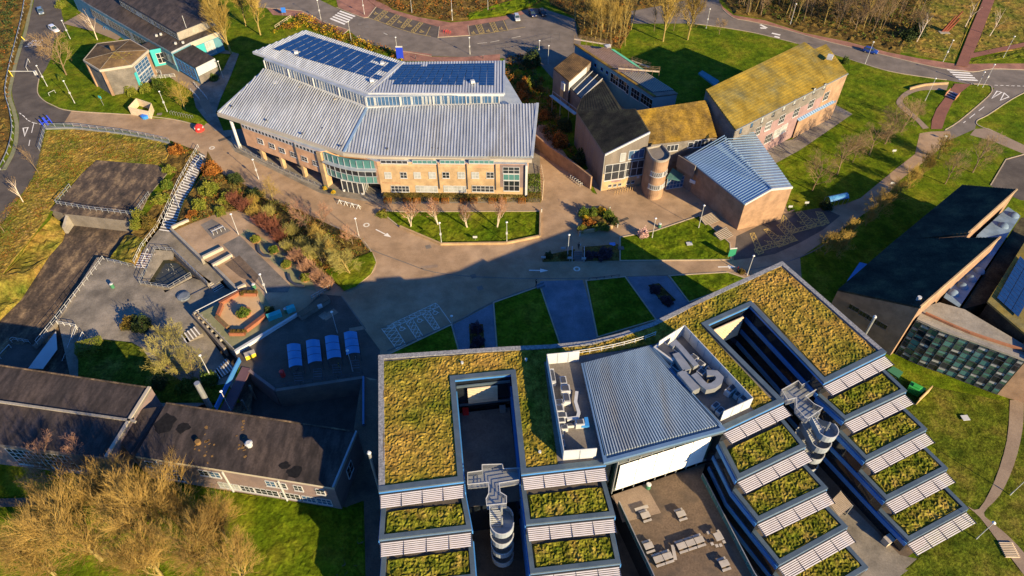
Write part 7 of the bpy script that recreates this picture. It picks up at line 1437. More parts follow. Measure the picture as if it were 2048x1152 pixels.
# blue shelters over cycle racks
for i, q in enumerate(((820, 805, 925, 800, 940, 968, 838, 985), (967, 775, 1072, 768, 1090, 935, 985, 955), (1112, 742, 1215, 737, 1240, 905, 1132, 922), (1258, 712, 1358, 706, 1383, 872, 1278, 888))):
    n_ = ('leftmost', 'second from the left', 'third from the left', 'rightmost')[i]
    P = PL(l36(*q), 2.2); t = thing('cycle_shelter', n_ + ' of four blue barrel roofed shelters on the tarmac', 'shelter', (P[0] + P[2]) / 2 - UP * 2.2, 'blue cycle shelters')
    for s in range(3):
        a0, a1 = s / 3 + .01, (s + 1) / 3 - .01; F = MB(); n = 8
        for e in range(n):
            r = []
            for f in (e, e + 1):
                x = f / n; z = UP * (.36 * math.sin(math.pi * x) + (.05 if 1 else 0)); r.append((P[0].lerp(P[3], a0).lerp(P[1].lerp(P[2], a0), x) + z, P[0].lerp(P[3], a1).lerp(P[1].lerp(P[2], a1), x) + z))
            F.hexa([r[0][0], r[0][1], r[1][1], r[1][0]], [p + UP * .03 for p in (r[0][0], r[0][1], r[1][1], r[1][0])])
        F.build('roof_panel', 'polycarbonate', t)
    for e in (.02, .34, .66, .98):
        h = MB(); pr = None
        for f in range(9):
            x = f / 8; p = P[0].lerp(P[3], e).lerp(P[1].lerp(P[2], e), x) + UP * (.36 * math.sin(math.pi * x))
            if pr: h.tube(pr, p, .05, None, 5)
            pr = p
        for p in (P[0].lerp(P[3], e), P[1].lerp(P[2], e)): h.tube((p.x, p.y, 0), p, .05, None, 5)
        h.build('hoop', 'dark_steel', t)
    fdir = (P[3] - P[0]).normalized(); w = (P[1] - P[0]).normalized()
    for k in range(4):
        b = (P[3] + P[2]) / 2 - UP * 2.2 + fdir * (.2 + k * .55); 
        MB().tube(b - w * .7, b - w * .7 + UP * .8, .04, None, 5).tube(b - w * .7 + UP * .8, b + w * .7 + UP * .8, .04, None, 5).tube(b + w * .7 + UP * .8, b + w * .7, .04, None, 5).build('cycle_rack', 'slate_paving', t)
def bike(lab, u, v, ang, m, z=0.0):
    p = G(u, v, z); t = thing('bicycle', lab, 'bicycle', p, None, ang)
    for x in (-.5, .5):
        mb = MB()
        for k in range(12): a, b = k * math.pi / 6, (k + 1) * math.pi / 6; mb.tube((x + .33 * math.cos(a), 0, .34 + .33 * math.sin(a)), (x + .33 * math.cos(b), 0, .34 + .33 * math.sin(b)), .025, None, 4)
        link('wheel', mb.mesh('wheel', 'rubber'), t)
    mb = MB(); 
    for a, b in (((-.5, 0, .34), (-.2, 0, .8)), ((-.2, 0, .8), (.32, 0, .82)), ((-.05, 0, .34), (.32, 0, .82)), ((-.5, 0, .34), (-.05, 0, .34)), ((-.05, 0, .34), (-.22, 0, .92)), ((.32, 0, .82), (.5, 0, .34))): mb.tube(a, b, .03, None, 5)
    link('frame', mb.mesh('frame', m), t); link('saddle', MB().cbox((-.24, 0, .92), .26, .13, .06).mesh('saddle', 'rubber'), t); link('handlebar', MB().tube((.34, -.28, .98), (.34, .28, .98), .025, None, 5).tube((.32, 0, .82), (.34, 0, .98), .025, None, 5).mesh('handlebar', 'dark_steel'), t)
bike('yellow bicycle standing by the third blue shelter', *l36(1222, 975)[0], 1.9, 'yellow_plastic'); bike('dark bicycle in the rack of the left shelter', *l36(905, 1020)[0], 1.5, 'dark_steel'); bike('grey bicycle in the rack of the rightmost shelter', *l36(1350, 925)[0], 1.5, 'galvanised'); bike('dark red bicycle leaning at the road by the red hoops', *z72(668, 250)[0], .3, 'red_plastic')
def cyl_thing(name, lab, cat, u, v, r, h, m, cap=None, z=0.0, group=None):
    p = G(u, v, z); t = thing(name, lab, cat, p, group); MB().tube(p, p + UP * h, r, r * .96, 10).build('body', m, t)
    MB().tube(p + UP * h, p + UP * (h + .12), r * 1.05, r * .7, 10).build('lid', cap or m, t); return t
cyl_thing('red_bin', 'bright red round bin alone on the shaded tarmac', 'bin', *l36(793, 1045)[0], .42, 1.3, 'red_plastic')
for lab, u, v, z in (('green litter bin casting a long shadow in the grey court', *l0(868, 365)[0], -2.2), ('green litter bin at the corner of the hedges', *m40(1418, 618)[0], 0), ('green litter bin beside the pink blossom shrub', *m104(1070, 825)[0], 0), ('green litter bin at the foot of the ribbed atrium front', *k110b(752, 475)[0], 5.05), ('pale litter bin on the terrace by the brick ring', *tz(1025, 1005)[0], 0), ('litter bin beside the shaded bench and green box', *dz(1700, 470)[0], 0)): cyl_thing('litter_bin', lab, 'bin', u, v, .36, 1.0, 'green_plastic', 'white_board', z)
cyl_thing('tree_guard', 'round dark stone seat in the shaded grey court', 'seat', *l0(1415, 440)[0], 1.2, .45, 'slate_paving', z=-2.2)
for lab, u, v, m in (('white bollard at the corner of the birch lawn', *m72(1394, 708)[0], 'white_steel'), ('white bollard at the top left of the mixed bed', *m104(445, 712)[0], 'white_steel'), ('white bollard at the top right of the mixed bed', *m104(688, 692)[0], 'white_steel'), ('white bollard right of the mixed bed wall', *m104(748, 825)[0], 'white_steel'), ('white bollard at the left end of the mixed bed wall', *m104(458, 892)[0], 'white_steel'), ('dark bollard on the red pavement nearest the zebra', *bz(308, 350)[0], 'dark_steel'), ('dark bollard in the middle on the red pavement by the zebra', *bz(215, 305)[0], 'dark_steel'), ('dark bollard leftmost on the red pavement by the zebra', *bz(120, 265)[0], 'dark_steel'), ('dark bollard leaning by the red parking pavement', *z72(945, 450)[0], 'dark_steel'), ('short dark bollard beside the road behind the solar roof', *bz(1780, 915)[0], 'dark_steel'), ('red bollard on the drive beside the painted arrow', *l110(1440, 230)[0], 'red_plastic')):
    p = G(u, v); t = thing('bollard', lab, 'bollard', p); MB().tube(p, p + UP * 1.0, .11, .10, 8).build('post', m, t); MB().tube(p + UP * 1.0, p + UP * 1.08, .12, .05, 8).build('cap', 'dark_steel' if m != 'dark_steel' else 'galvanised', t)
def sign(lab, u, v, w, h, m, z0=.6, ang=0.0, m2=None, z=0.0, posts=2, name='sign', cat='sign', txt=None):
    p = G(u, v, z); t = thing(name, lab, cat, p); x = Vector((math.cos(ang), math.sin(ang), 0)); y = Vector((-x.y, x.x, 0))
    MB().box(p - x * w / 2 - y * .05 + UP * z0, x * w, y * .1, UP * h).build('board', m, t)
    for k in ((-.4, .4) if posts == 2 else (0,)): q = p + x * w * k + y * .02; MB().tube(q, q + UP * (z0 + .05), .05, None, 6).build('post', 'galvanised', t)
    if m2: MB().box(p - x * w / 2 - y * .055 + UP * (z0 + h), x * w, y * .11, UP * h * .12).build('header', m2, t)
    return t
sign('tall bright blue totem sign by the back of the solar building', *bz(1492, 905)[0], 2.0, 3.4, 'blue_sign', .05, 0, 'white_board'); sign('small blue sign at the grass corner by the red pavement', 569, 30, 1.4, 1.6, 'sign_blue', .8, .1)
sign('green and white information sign at the car park corner', *m104(1618, 1060)[0], 1.5, 2.0, 'green_sign', .5, .15, 'white_board'); sign('small pale green sign standing on the rounded lawn', *z00(797, 812)[0], .9, .7, 'teal_panel', 2.2, -.4, None, 0, 1)
for lab, q in (('white floodlight sign on the front of the birch lawn', m72(885, 925)), ('white sign by the left end of the central planting', m104(330, 1010)), ('pale blue notice at the left of the bed by the drive', m104(178, 1080)), ('small pale notice left of the dark central steps', m104(380, 1085)), ('small pale notice right of the dark central steps', m104(487, 1090)), ('white notice at the foot of the hall end wall', m104(1860, 790)), ('small white notice on the shaded lawn by the car park', m152(195, 690)), ('second small white notice on the shaded lawn by the car park', m152(320, 660)), ('white marker on the sunlit lawn by the path', m152(990, 260)), ('white notice on the path side near the low trees', m152(975, 510)), ('white board beside the road junction path', m152(1385, 150))): sign(lab, *q[0], .9, .5, 'white_board', .7, 0, None, 0, 1)
for lab, q, m in (('bright blue cover plate on the shaded lawn by the plum shrubs', m104(710, 955), 'blue_plastic'), ('white square cover on the sloping lawn', m104(1300, 950), 'white_board'), ('dull concrete cover beside the blue plate on the lawn', m104(775, 985), 'dark_concrete'), ('pale cover in the meadow on the right', k152(1545, 598), 'white_wall'), ('grey cover near the timber bin store', z00(1225, 877), 'dark_concrete')): solid('access_cover', lab, 'cover', m, MB().cbox(G(*q[0], .2), 1.2, 1.0, .08, .1))
# timber bin store and its surroundings
t = thing('bin_store', 'open topped pale timber bin store on the rounded lawn', 'bin store', G(285, 225)); P = [p.to_2d() for p in PL(z00(1010, 880, 1165, 912, 1185, 850, 1070, 812))]
for i in range(4):
    p, q_ = P[i], P[(i + 1) % 4]; n = 7
    for k in range(n): a, b = p.lerp(q_, k / n), p.lerp(q_, (k + .94) / n); MB().ribbon([a, b], .08, 0, 2.2).build('board', 'pale_timber', t)
p = G(*z00(1118, 905)[0]); t = thing('waste_bin', 'round blue plastic tub beside the timber bin store', 'bin', p); MB().tube(p, p + UP * .8, .9, 1.0, 12).build('body', 'blue_plastic', t); MB().tube(p + UP * .8, p + UP * .95, 1.05, .7, 12).build('lid', 'sign_blue', t)
p = G(*z00(1535, 1000)[0]); t = thing('red_drum', 'round red and white padded drum on the plaza by the cycle rack', 'drum', p); MB().tube(p, p + UP * 1.2, 1.15, 1.0, 14).tube(p + UP * 1.2, p + UP * 1.7, 1.0, .4, 14).build('body', 'red_plastic', t)
for k in range(5): a = k * 1.25; MB().cbox(p + Vector((math.cos(a) * .95, math.sin(a) * .95, .75)), .5, .35, .35, a + 1.57).build('white_patch', 'white_board', t)
t = thing('cycle_rack', 'silver cycle rack with hoops beside the plaza road', 'cycle rack', G(360, 230)); a, b = G(*z00(1310, 880)[0]), G(*z00(1470, 915)[0])
for k in range(9): q = a.lerp(b, k / 8); MB().tube(q, q + UP * .8, .04, None, 5).tube(q + UP * .8, q + UP * .8 + Vector((.3, .6, 0)), .04, None, 5).tube(q + UP * .8 + Vector((.3, .6, 0)), q + Vector((.3, .6, 0)), .04, None, 5).build('hoop', 'galvanised', t)
for lab, q0, n in (('yellow hooped cycle rack in front of the round tower', m104(725, 580, 880, 540), 9), ('silver cycle rack against the path wall', m104(385, 450, 460, 510), 6), ('dark red hooped cycle rack on the red pavement between bays', z72(640, 255, 690, 265), 4), ('dark cycle rack frame beside the long low building', z00(800, 230, 890, 245), 6)):
    t = thing('cycle_rack', lab, 'cycle rack', G(*q0[0])); a, b = PL(q0); m = {'y': 'timber', 's': 'white_steel', 'd': 'red_plastic' if 'red' in lab else 'blue_band'}[lab[0]]
    for k in range(n): q = a.lerp(b, k / (n - 1)); w = Vector((.25, .75, 0)) if 'path' not in lab else Vector((.5, .3, 0)); MB().tube(q, q + UP * .8, .045, None, 5).tube(q + UP * .8, q + UP * .8 + w, .045, None, 5).tube(q + UP * .8 + w, q + w, .045, None, 5).build('hoop', m, t)
# white plank barrier with feet on the plaza
t = thing('plank_barrier', 'low white barrier with four splayed feet on the plaza by the porch', 'barrier', G(695, 404)); a, b = PL(ez(370, 985, 720, 1080)); MB().tube(a + UP * .8, b + UP * .8, .09, None, 5).build('rail', 'white_steel', t)
for k in range(4):
    q = a.lerp(b, k / 3); w = Vector((.45, .35, 0)); MB().tube(q - w, q + UP * .95, .07, None, 5).tube(q + w, q + UP * .95, .07, None, 5).tube(q + Vector((.4, -.4, 0)), q + UP * .95, .07, None, 5).build('foot', 'white_steel', t)
for lab, q, m in (('yellow flowering tub at the end of the long railing', m40(960, 530), 'leaf_yellow'), ('second yellow flowering tub beside the plaza barrier', m40(1025, 560), 'leaf_yellow')):
    p = G(*q[0]); t = thing('flower_tub', lab, 'planter', p); MB().tube(p, p + UP * .6, .5, .6, 10).build('tub', 'green_plastic', t); shrub('yellow flowers in the ' + ('first' if 'railing' in lab else 'second') + ' tub by the plaza railing', *q[0], m, .5, 's1', z=.5)
for q in (ez(450, 760), ez(790, 820)): 
    p = G(*q[0]); t = thing('flower_tub', 'white tub at the ' + ('left' if q[0][0] < 700 else 'right') + ' side of the glazed porch', 'planter', p); MB().tube(p, p + UP * .6, .35, .42, 10).build('tub', 'white_board', t); MB().tube(p + UP * .6, p + UP * .66, .36, .36, 10).build('soil', 'leaf_litter', t)
# road barrier, gate posts, fences
t = thing('road_barrier', 'white barrier arm across the west road with yellow posts', 'barrier', G(25, 146)); a, b = G(*z00(85, 575)[0]), G(*z00(280, 575)[0])
MB().tube(a + UP * 1.1, b + UP * 1.1, .1, .08, 6).build('arm', 'white_steel', t); MB().cbox(b, .6, .6, 1.2).build('motor_box', 'white_wall', t); MB().tube(G(*z00(100, 590)[0]), a + UP * 1.3, .14, None, 6).build('post', 'yellow_plastic', t)
for lab, q in (('slanted yellow post beside the west road kerb', z00(195, 312)),): p = G(*q[0]); t = thing('barrier_post', lab, 'post', p); MB().tube(p, p + Vector((-.8, .2, 1.1)), .16, None, 6).build('arm', 'yellow_plastic', t); MB().cbox(p, .8, .8, .2).build('foot', 'concrete', t)
t = thing('height_frame', 'white goal shaped frame on the west road', 'frame', G(56, 140)); a, b = G(*z00(215, 545)[0]), G(*z00(230, 480)[0]); MB().tube(a, a + UP * 1.2, .07, None, 5).tube(b, b + UP * 1.2, .07, None, 5).tube(a + UP * 1.2, b + UP * 1.2, .07, None, 5).build('bars', 'white_steel', t)
t = thing('metal_frame', 'low white metal frame on the rounded lawn', 'frame', G(104, 188)); a, b = G(*z00(382, 738)[0]), G(*z00(428, 715)[0]); MB().tube(a, a + UP * .9, .05, None, 5).tube(b, b + UP * .9, .05, None, 5).tube(a + UP * .9, b + UP * .9, .05, None, 5).build('bars', 'white_steel', t)
for i, q in enumerate((z00(345, 980), z00(378, 962))): p = G(*q[0]); t = thing('gate_post', ('left' if i == 0 else 'right') + ' bright blue gate frame at the end of the meadow railing', 'gate', p); MB().tube(p, p + Vector((-.6, .2, 2.2)), .13, None, 5).tube(p + Vector((.4, .9, 0)), p + Vector((-.2, 1.1, 2.2)), .13, None, 5).tube(p + Vector((-.3, .1, 1.1)), p + Vector((.1, 1.0, 1.1)), .1, None, 5).build('frame', 'blue_sign', t)
railing('long grey metal railing along the upper edge of the meadow', curve([(93, 256), (150, 255), (200, 261), (250, 267), (300, 276), (340, 285)], 3), 1.2, 2.3, 'galvanised', 3, .06)
solid('edge_wall', 'pale kerb wall under the long meadow railing', 'wall', 'galvanised', MB().ribbon(PL(curve([(93, 259), (150, 258), (200, 264), (250, 270), (300, 279), (340, 288)], 3)), .3, 0, .5))
railing('green grey railing down the left side of the meadow', [(92, 258), (80, 302)], 1.2, 2.0, 'galvanised', 3, .05)
railing('pale roadside guard rail along the far left bank', curve([(52, -4), (45, 40), (30, 100), (18, 150), (13, 190), (22, 225), (27, 265), (18, 305), (2, 340)], 4), .9, 3.2, 'galvanised', 1, .09)
MB().ribbon(PL(curve([(64, -4), (52, 60), (36, 110), (24, 160), (19, 192), (28, 222), (34, 255), (28, 300), (8, 340)], 4)), .9, .02, .1).build('verge_strip', 'moss_edge', kind='structure')
railing('dark mesh fence with tall posts behind the solar building', z72(1040, 410, 1200, 390, 1330, 360, 1450, 330, 1530, 310), 2.4, 3, 'dark_steel', 2, .03)
railing('low dark fence in front of the shaded lawns by the drive', [(1178, 560), (1238, 553)], .5, 1.6, 'dark_steel', 1, .05)
railing('steel crowd railing at the end of the terrace by the tarmac', l36(1015, 460, 1160, 375), 1.1, .9, 'galvanised', 2, .05)
railing('white railing beside the pink block path', z152(30, 1140, 200, 1050), 1.0, 2, 'white_steel', 2, .05)
railing('pale timber ladder fence at the path below the ivy hedge', m72(1390, 370, 1410, 480, 1400, 615), 1.0, 1.0, 'pale_timber', 2, .06)
railing('long pale handrail beside the steps at the back of the solar building', z40(580, 220, 700, 140), 1.0, 2, 'pale_timber', 2, .05)
# shaded bench wall, green boxes and yellow box by the ramp wall
t = thing('dark_bench_wall', 'long dark seat wall with a white bag on the tarmac', 'wall', G(630, 620)); P = [p.to_2d() for p in PL(l36(905, 590, 1125, 440, 1160, 480, 940, 620))]; MB().prism(P, 0, .9, 'dark_concrete').build('base', None, t); MB().prism(inset([(*p, 0) for p in P], .1), .9, 1.0, 'brown_floor').build('seat', None, t)
for lab, q, m, s in (('teal equipment box left of the ramp wall top', l36(730, 595), 'teal_panel', (2.6, 1, 1)), ('teal equipment box at the top of the ramp wall', l36(855, 545), 'teal_panel', (1.6, 1, 1)), ('white bag lying on the dark seat wall', l36(1077, 515), 'white_board', (.8, .6, .4)), ('yellow and cream grit bin beside the ramp wall', l36(545, 895), 'yellow_plastic', (1.8, 1, .9))):
    p = G(*q[0], 1.0 if 'bag' in lab else .02); t = thing('equipment_box' if 'bag' not in lab else 'bag', lab, 'box' if 'bag' not in lab else 'bag', p); MB().cbox(p, *s, R(30)).build('body', m, t); MB().cbox(p + UP * s[2], s[0] * 1.02, s[1] * 1.02, .1, R(30)).build('lid', 'cream_panel' if 'yellow' in lab else m, t)
# terrace courts: dark paving square, picnic bench, shadows' owners
patch('paving_panel', PL(tz(370, 240, 510, 170, 740, 310, 520, 415), .034), 'dark_concrete'); patch('paving_panel', PL(tz(660, 715, 840, 610, 1080, 860, 1030, 940, 860, 880), .034), 'brown_floor'); patch('paving_panel', PL(tz(845, 370, 1460, 980, 1430, 1060, 1180, 1060, 1060, 900, 640, 480), .030), 'rough_render'); patch('paving_panel', PL(tz(195, 300, 640, 90, 910, 300, 600, 470, 420, 560), .026), 'tan_paving'); patch('mossy_margin', PL(tz(850, 360, 1060, 490, 1240, 690, 1430, 850, 1460, 980, 1640, 1010, 1780, 1050, 1700, 880, 1500, 640, 1120, 400, 940, 290), .024), 'moss_edge')
t = thing('picnic_bench', 'white picnic bench on the dark paved square of the terrace', 'bench', G(*tz(575, 300)[0])); a, b = G(*tz(505, 325)[0], .72), G(*tz(645, 262)[0], .72); d = (b - a); n = Vector((-d.y, d.x, 0)).normalized(); MB().box(a, d, n * .28, UP * .06).build('top', 'white_board', t)
for k in range(4): q = a.lerp(b, k / 3); MB().box(q - UP * .72 - n * .5, d.normalized() * .08, n * 1.3, UP * .68).build('leg', 'white_board', t)
# terrace furniture on the raised deck
def picnic(lab, x, y, n, ang, z=5.04):
    p = G(*k110b(x, y)[0], z); t = thing('picnic_table', lab, 'table', p, 'picnic tables on the raised terrace', ang); t.scale = (.86, .86, .9)
    for i in range(n):
        o = (i - (n - 1) / 2) * 1.55
        add = lambda nm, mb: link(nm, mb.mesh(nm, 'grey_timber'), t)
        add('table_top', MB().cbox((o, 0, .70), 1.45, .95, .07)); add('bench', MB().cbox((o, -.85, .42), 1.45, .34, .06)); add('bench', MB().cbox((o, .85, .42), 1.45, .34, .06))
        for s in (-.55, .55): link('leg', MB().cbox((o + s, 0, 0), .1, 1.9, .42).mesh('leg', 'dark_steel'), t); link('leg', MB().cbox((o + s, 0, .42), .1, .5, .28).mesh('leg', 'dark_steel'), t)
for lab, x, y, n in (('grey picnic table near the left balustrade below the atrium blinds', 728, 700, 1), ('grey picnic table alone near the middle of the terrace top', 1000, 690, 1), ('grey picnic table at the left edge of the raised terrace', 752, 935, 1), ('row of three joined grey picnic tables on the raised terrace', 1072, 912, 3), ('row of two joined grey picnic tables on the raised terrace', 862, 1025, 2), ('grey picnic table at the lower right of the raised terrace', 1330, 1070, 1)): picnic(lab, x, y, n, R(18))
p = G(*k110b(1285, 865)[0], 5.04); t = thing('cafe_table', 'grey cafe table near the right balustrade', 'table', p, None, R(18)); link('table_top', MB().cbox((0, 0, .7), 1.1, 1.1, .06).mesh('table_top', 'grey_timber'), t); link('leg', MB().tube((0, 0, 0), (0, 0, .7), .08, None, 6).mesh('leg', 'dark_steel'), t)
for i, (x, y) in enumerate(((1210, 830), (1330, 900), (1275, 930), (1240, 915), (1305, 925), (1285, 820))):
    q = G(*k110b(x, y)[0], 5.04); t = thing('stool', 'small pale stool around the grey cafe table', 'stool', q, 'stools round the cafe table'); MB().cbox(q + UP * .42, .4, .4, .06, .3).build('seat', 'grey_timber', t)
    for a in (-.15, .15):
        for b in (-.15, .15): MB().tube(q + Vector((a, b, 0)), q + Vector((a, b, .42)), .025, None, 4).build('leg', 'dark_steel', t)
for lab, x, y, s in (('low bench behind the left picnic table', 700, 640, .3), ('narrow planter box between the table rows', 948, 980, 1.6)): 
    q = G(*k110b(x, y)[0], 5.04); t = thing('terrace_bench', lab, 'bench', q); MB().cbox(q + UP * .35, 2.0, .45, .08, s).build('seat', 'grey_timber', t); MB().cbox(q, 1.7, .3, .35, s).build('base', 'dark_steel', t)
# skip, timber screen, sculpture, shelter, pipes
t = thing('skip_container', 'bright green waste container beside the planted wing', 'skip', G(*k152(1145, 425)[0])); P = PL(k152(1090, 395, 1180, 440, 1212, 412, 1110, 360)); MB().hexa([p for p in P], [p + (p - sum(P, Vector()) / 4) * .12 + UP * 1.5 for p in P]).build('body', 'skip_green', t); Pi = inset(P, .5); MB().prism([p.to_2d() for p in Pi], 1.5, 1.7, 'skip_green').build('lid', None, t)
solid('timber_screen', 'pale timber screen beside the green container', 'fence', 'timber', MB().ribbon(PL(k152(1160, 500, 1262, 400)), .15, 0, 1.8)); solid('green_sheet', 'flat green sheet on the ground behind the first louvre', 'sheet', 'green_plastic', MB().prism([p.to_2d() for p in PL(k152(940, 240, 990, 210, 1065, 255, 1030, 300))], .02, .3))
t = thing('rusty_sculpture', 'tall leaning rusty steel sculpture in the golden meadow', 'sculpture', G(1888, 64))
for dx, h, l in ((-.7, 5.0, 2.2), (.1, 6.4, 2.8), (.8, 4.2, 2.4)): p = G(1888, 64) + Vector((dx, 0, 0)); MB().hexa([p + Vector((-.35, -.3, 0)), p + Vector((.35, -.3, 0)), p + Vector((.35, .3, 0)), p + Vector((-.35, .3, 0))], [p + Vector((l - .15, .1, h)), p + Vector((l + .15, .1, h)), p + Vector((l + .15, .35, h)), p + Vector((l - .15, .35, h))]).build('blade', 'rust', t)
MB().cbox(G(1888, 66), 3, 1.8, .25).build('base', 'concrete', t)
t = thing('glass_shelter', 'low blue glazed shelter beside the shaded path at the car park', 'shelter', G(1672, 410)); a, b = G(*pz(1580, 120)[0]), G(*pz(1850, 60)[0]); d = (b - a); n = Vector((-d.y, d.x, 0)).normalized()
for i in range(6):
    x0, x1 = i / 6, (i + 1) / 6; y0, y1 = math.sin(math.pi * (i / 6)) * .7, math.sin(math.pi * ((i + 1) / 6)) * .7
    MB().hexa([a + n * 1.8 * x0 + UP * (1.7 + y0), b + n * 1.8 * x0 + UP * (1.7 + y0), b + n * 1.8 * x1 + UP * (1.7 + y1), a + n * 1.8 * x1 + UP * (1.7 + y1)], [p + UP * .05 for p in (a + n * 1.8 * x0 + UP * (1.7 + y0), b + n * 1.8 * x0 + UP * (1.7 + y0), b + n * 1.8 * x1 + UP * (1.7 + y1), a + n * 1.8 * x1 + UP * (1.7 + y1))]).build('roof_panel', 'polycarbonate', t)
for k in range(5): q = a.lerp(b, k / 4); MB().tube(q, q + UP * 1.7, .06, None, 5).tube(q + n * 1.8, q + n * 1.8 + UP * 1.7, .06, None, 5).build('post', 'galvanised', t)
shrub('dark round bush at the end of the glazed shelter', *pz(1540, 110)[0], 'leaf_dark', 1.3, 's1')
for lab, u, v, z in (('pale flue pipe rising beside the right edge of the planted roof', 1735, 660, 0), ('pale flue pipe clipped to the left edge of the planted roof', 745, 930, 0)):
    p = G(u, v, 12.5); p.z = 0; t = thing('flue_pipe', lab, 'pipe', p); MB().tube(p, p + UP * 15.6, .22, .22, 10).build('pipe', 'galvanised', t); MB().tube(p + UP * 15.6, p + UP * 15.9, .3, .15, 10).build('cowl', 'white_steel', t)
for i in range(6): solid('louvred_panel', 'timber louvred canopy panel in the shade between the right wings', 'canopy', 'pale_timber', MB().hexa(PL([(k152b(540 + i * 24, 690 - i * 12)[0][0], k152b(540, 690 - i * 38)[0][1]), (k152b(680, 620)[0][0], k152b(680, 630 - i * 8)[0][1]), (k152b(680, 600)[0][0], k152b(680, 612 - i * 8)[0][1]), (k152b(530, 640)[0][0], k152b(530, 668 - i * 38)[0][1])], 3), PL([(k152b(540 + i * 24, 690 - i * 12)[0][0], k152b(540, 690 - i * 38)[0][1]), (k152b(680, 620)[0][0], k152b(680, 630 - i * 8)[0][1]), (k152b(680, 600)[0][0], k152b(680, 612 - i * 8)[0][1]), (k152b(530, 640)[0][0], k152b(530, 668 - i * 38)[0][1])], 3.05))) if False else None
t = thing('slatted_canopy', 'sunlit slatted timber canopy in the gap between the right wings', 'canopy', G(1680, 1005, 3)); P = PL(k152b(500, 590, 590, 500, 682, 610, 575, 695), 3)
for i in range(14): a, b = P[0].lerp(P[1], i / 14), P[3].lerp(P[2], i / 14); n = (P[1] - P[0]) / 14 * .55; MB().box(a, b - a, n, UP * .1).build('slat', 'pale_timber', t)
for p in P: MB().tube((p.x, p.y, 0), p, .1, None, 6).build('post', 'galvanised', t)
p = G(*k152b(935, 895)[0]); t = thing('equipment_box', 'small timber box at the end wall of the right wing', 'box', p); MB().cbox(p, 1.2, 1, 1.3, .5).build('body', 'pale_timber', t); MB().cbox(p + UP * 1.3, 1.3, 1.1, .08, .5).build('lid', 'grey_timber', t)
t = thing('garden_steps', 'pale wooden steps on the park path at the right', 'stairs', G(2015, 1100)); a, b = G(*k152b(1850, 900)[0]), G(*k152b(1910, 1020)[0]); d = (b - a); n = Vector((-d.y, d.x, 0)).normalized()
for i in range(9): MB().box(a + d * i / 9 + n * -1.0, d / 9 * .5, n * 2.0, UP * .3).build('step', 'pale_timber', t)
# footbridge steps with red rails on the red path
t = thing('brick_steps', 'brick steps with red rails on the red path by the loop', 'stairs', G(1903, 190)); P = PL(z152(1385, 740, 1460, 775, 1495, 735, 1420, 705))
for i in range(6): a, b = P[0].lerp(P[3], i / 6), P[1].lerp(P[2], i / 6); MB().hexa([a, b, P[1].lerp(P[2], (i + .55) / 6), P[0].lerp(P[3], (i + .55) / 6)], [q + UP * (.1 + .08 * i) for q in (a, b, P[1].lerp(P[2], (i + .55) / 6), P[0].lerp(P[3], (i + .55) / 6))]).build('step', 'white_wall' if i % 2 else 'dark_steel', t)
for a, b in ((P[0], P[3]), (P[1], P[2])): MB().ribbon([a.to_2d(), b.to_2d()], .15, 0, 1.1).build('rail', 'terracotta', t)
# curved dark benches by the planters
for i, q in enumerate(((1075, 500, 1090, 580, 1150, 630, 1230, 645), (1440, 850, 1470, 940, 1540, 985, 1630, 1000), (1380, 620, 1480, 640, 1540, 700, 1570, 750))): 
    t = thing('curved_bench', ('upper', 'lower', 'middle')[i] + ' dark curved bench between the terracotta planters', 'bench', G(*tz(q[0], q[1])[0])); C_p = PL(curve(tz(*q), 3)); MB().ribbon(C_p, .5, .4, .5).build('seat', 'dark_steel', t); MB().ribbon(C_p, .3, 0, .4).build('base', 'dark_concrete', t)
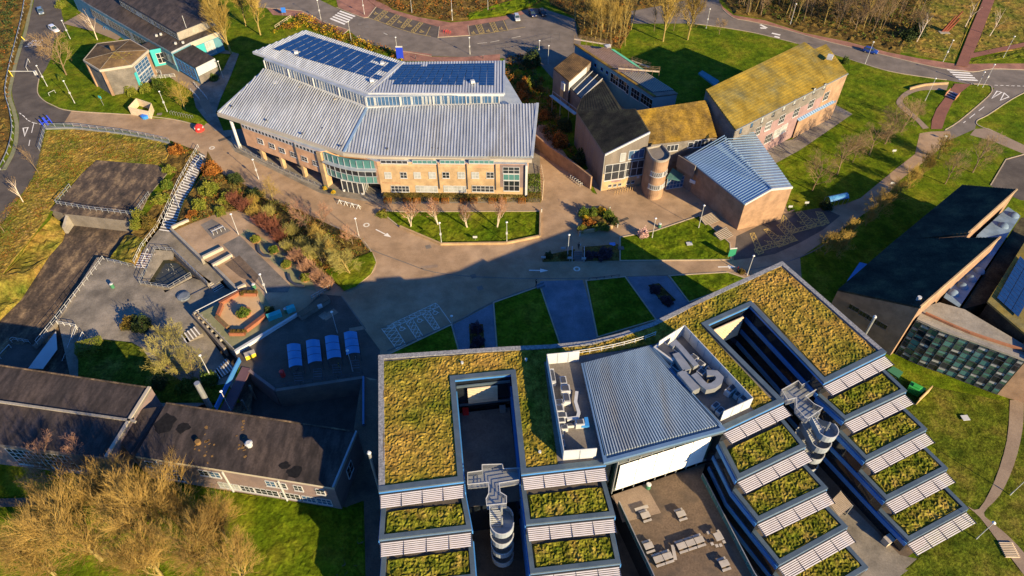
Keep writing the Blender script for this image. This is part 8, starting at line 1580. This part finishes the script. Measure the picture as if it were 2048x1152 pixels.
# a person at the top of the central steps
def person(lab, u, v, face, cloth, z=0.0, bag=None):
    p = G(u, v, z); t = thing('person', lab, 'person', p, None, face)
    J = [((0, 0, .95), .15), ((0, 0, 1.15), .135), ((0, 0, 1.38), .155), ((0, 0, 1.5), .06), ((.02, 0, 1.62), .10), ((.02, 0, 1.74), .085), ((0, .17, 1.42), .07), ((.02, .25, 1.16), .05), ((.12, .24, .94), .038), ((.16, .23, .86), .035), ((0, -.17, 1.42), .07), ((-.02, -.25, 1.16), .05), ((.06, -.25, .93), .038), ((.1, -.25, .85), .035), ((.03, .1, .86), .095), ((.12, .1, .48), .07), ((.08, .1, .08), .045), ((.2, .1, .04), .04), ((-.03, -.1, .86), .095), ((-.04, -.1, .48), .07), ((-.18, -.1, .1), .045), ((-.06, -.1, .04), .04)]
    E = [(0, 1), (1, 2), (2, 3), (3, 4), (4, 5), (2, 6), (6, 7), (7, 8), (8, 9), (2, 10), (10, 11), (11, 12), (12, 13), (0, 14), (14, 15), (15, 16), (16, 17), (0, 18), (18, 19), (19, 20), (20, 21)]
    me = bpy.data.meshes.new('body'); me.from_pydata([j[0] for j in J], E, []); o = bpy.data.objects.new('body', me); COL.objects.link(o)
    md = o.modifiers.new('s', 'SKIN'); 
    for i, j in enumerate(J): me.skin_vertices[0].data[i].radius = (j[1], j[1])
    me.skin_vertices[0].data[0].use_root = True; o.modifiers.new('u', 'SUBSURF').levels = 1
    e_ = bpy.data.meshes.new_from_object(o.evaluated_get(bpy.context.evaluated_depsgraph_get())); bpy.data.objects.remove(o)
    e_.materials.clear(); e_.materials.append(MT[cloth]); e_.materials.append(MT['skin'])
    for f in e_.polygons: f.material_index = 1 if (f.center.z > 1.5 or (f.center.z < .95 and abs(f.center.y) > .2)) else 0
    link('body', e_, t); h = MB(); h.tube((-.01, 0, 1.66), (-.02, 0, 1.84), .12, .06, 8); link('hair', h.mesh('hair', 'hair'), t)
    if bag: link('bag', MB().cbox((-.1, .3, .95), .3, .12, .35).mesh('bag', 'white_board'), t)
person('person in black clothes with a white bag at the top of the central steps', 1157, 498, R(250), 'black_cloth', .0, True)
person('person in dark clothes standing by the corner of the hedges', *ez(1158, 885)[0], R(200), 'black_cloth')
person('person in black near the white path corner by the shaded lawn', *l72(1352, 352)[0], R(30), 'black_cloth')
solid('park_bench', 'pale blue bench at the corner of the shaded lawn by the path', 'bench', 'slate_paving', MB().cbox(G(*l72(1385, 362)[0]), 1.6, .6, .5, .5).cbox(G(*l72(1385, 362)[0]) + Vector((0, .3, .5)), 1.6, .1, .4, .5))
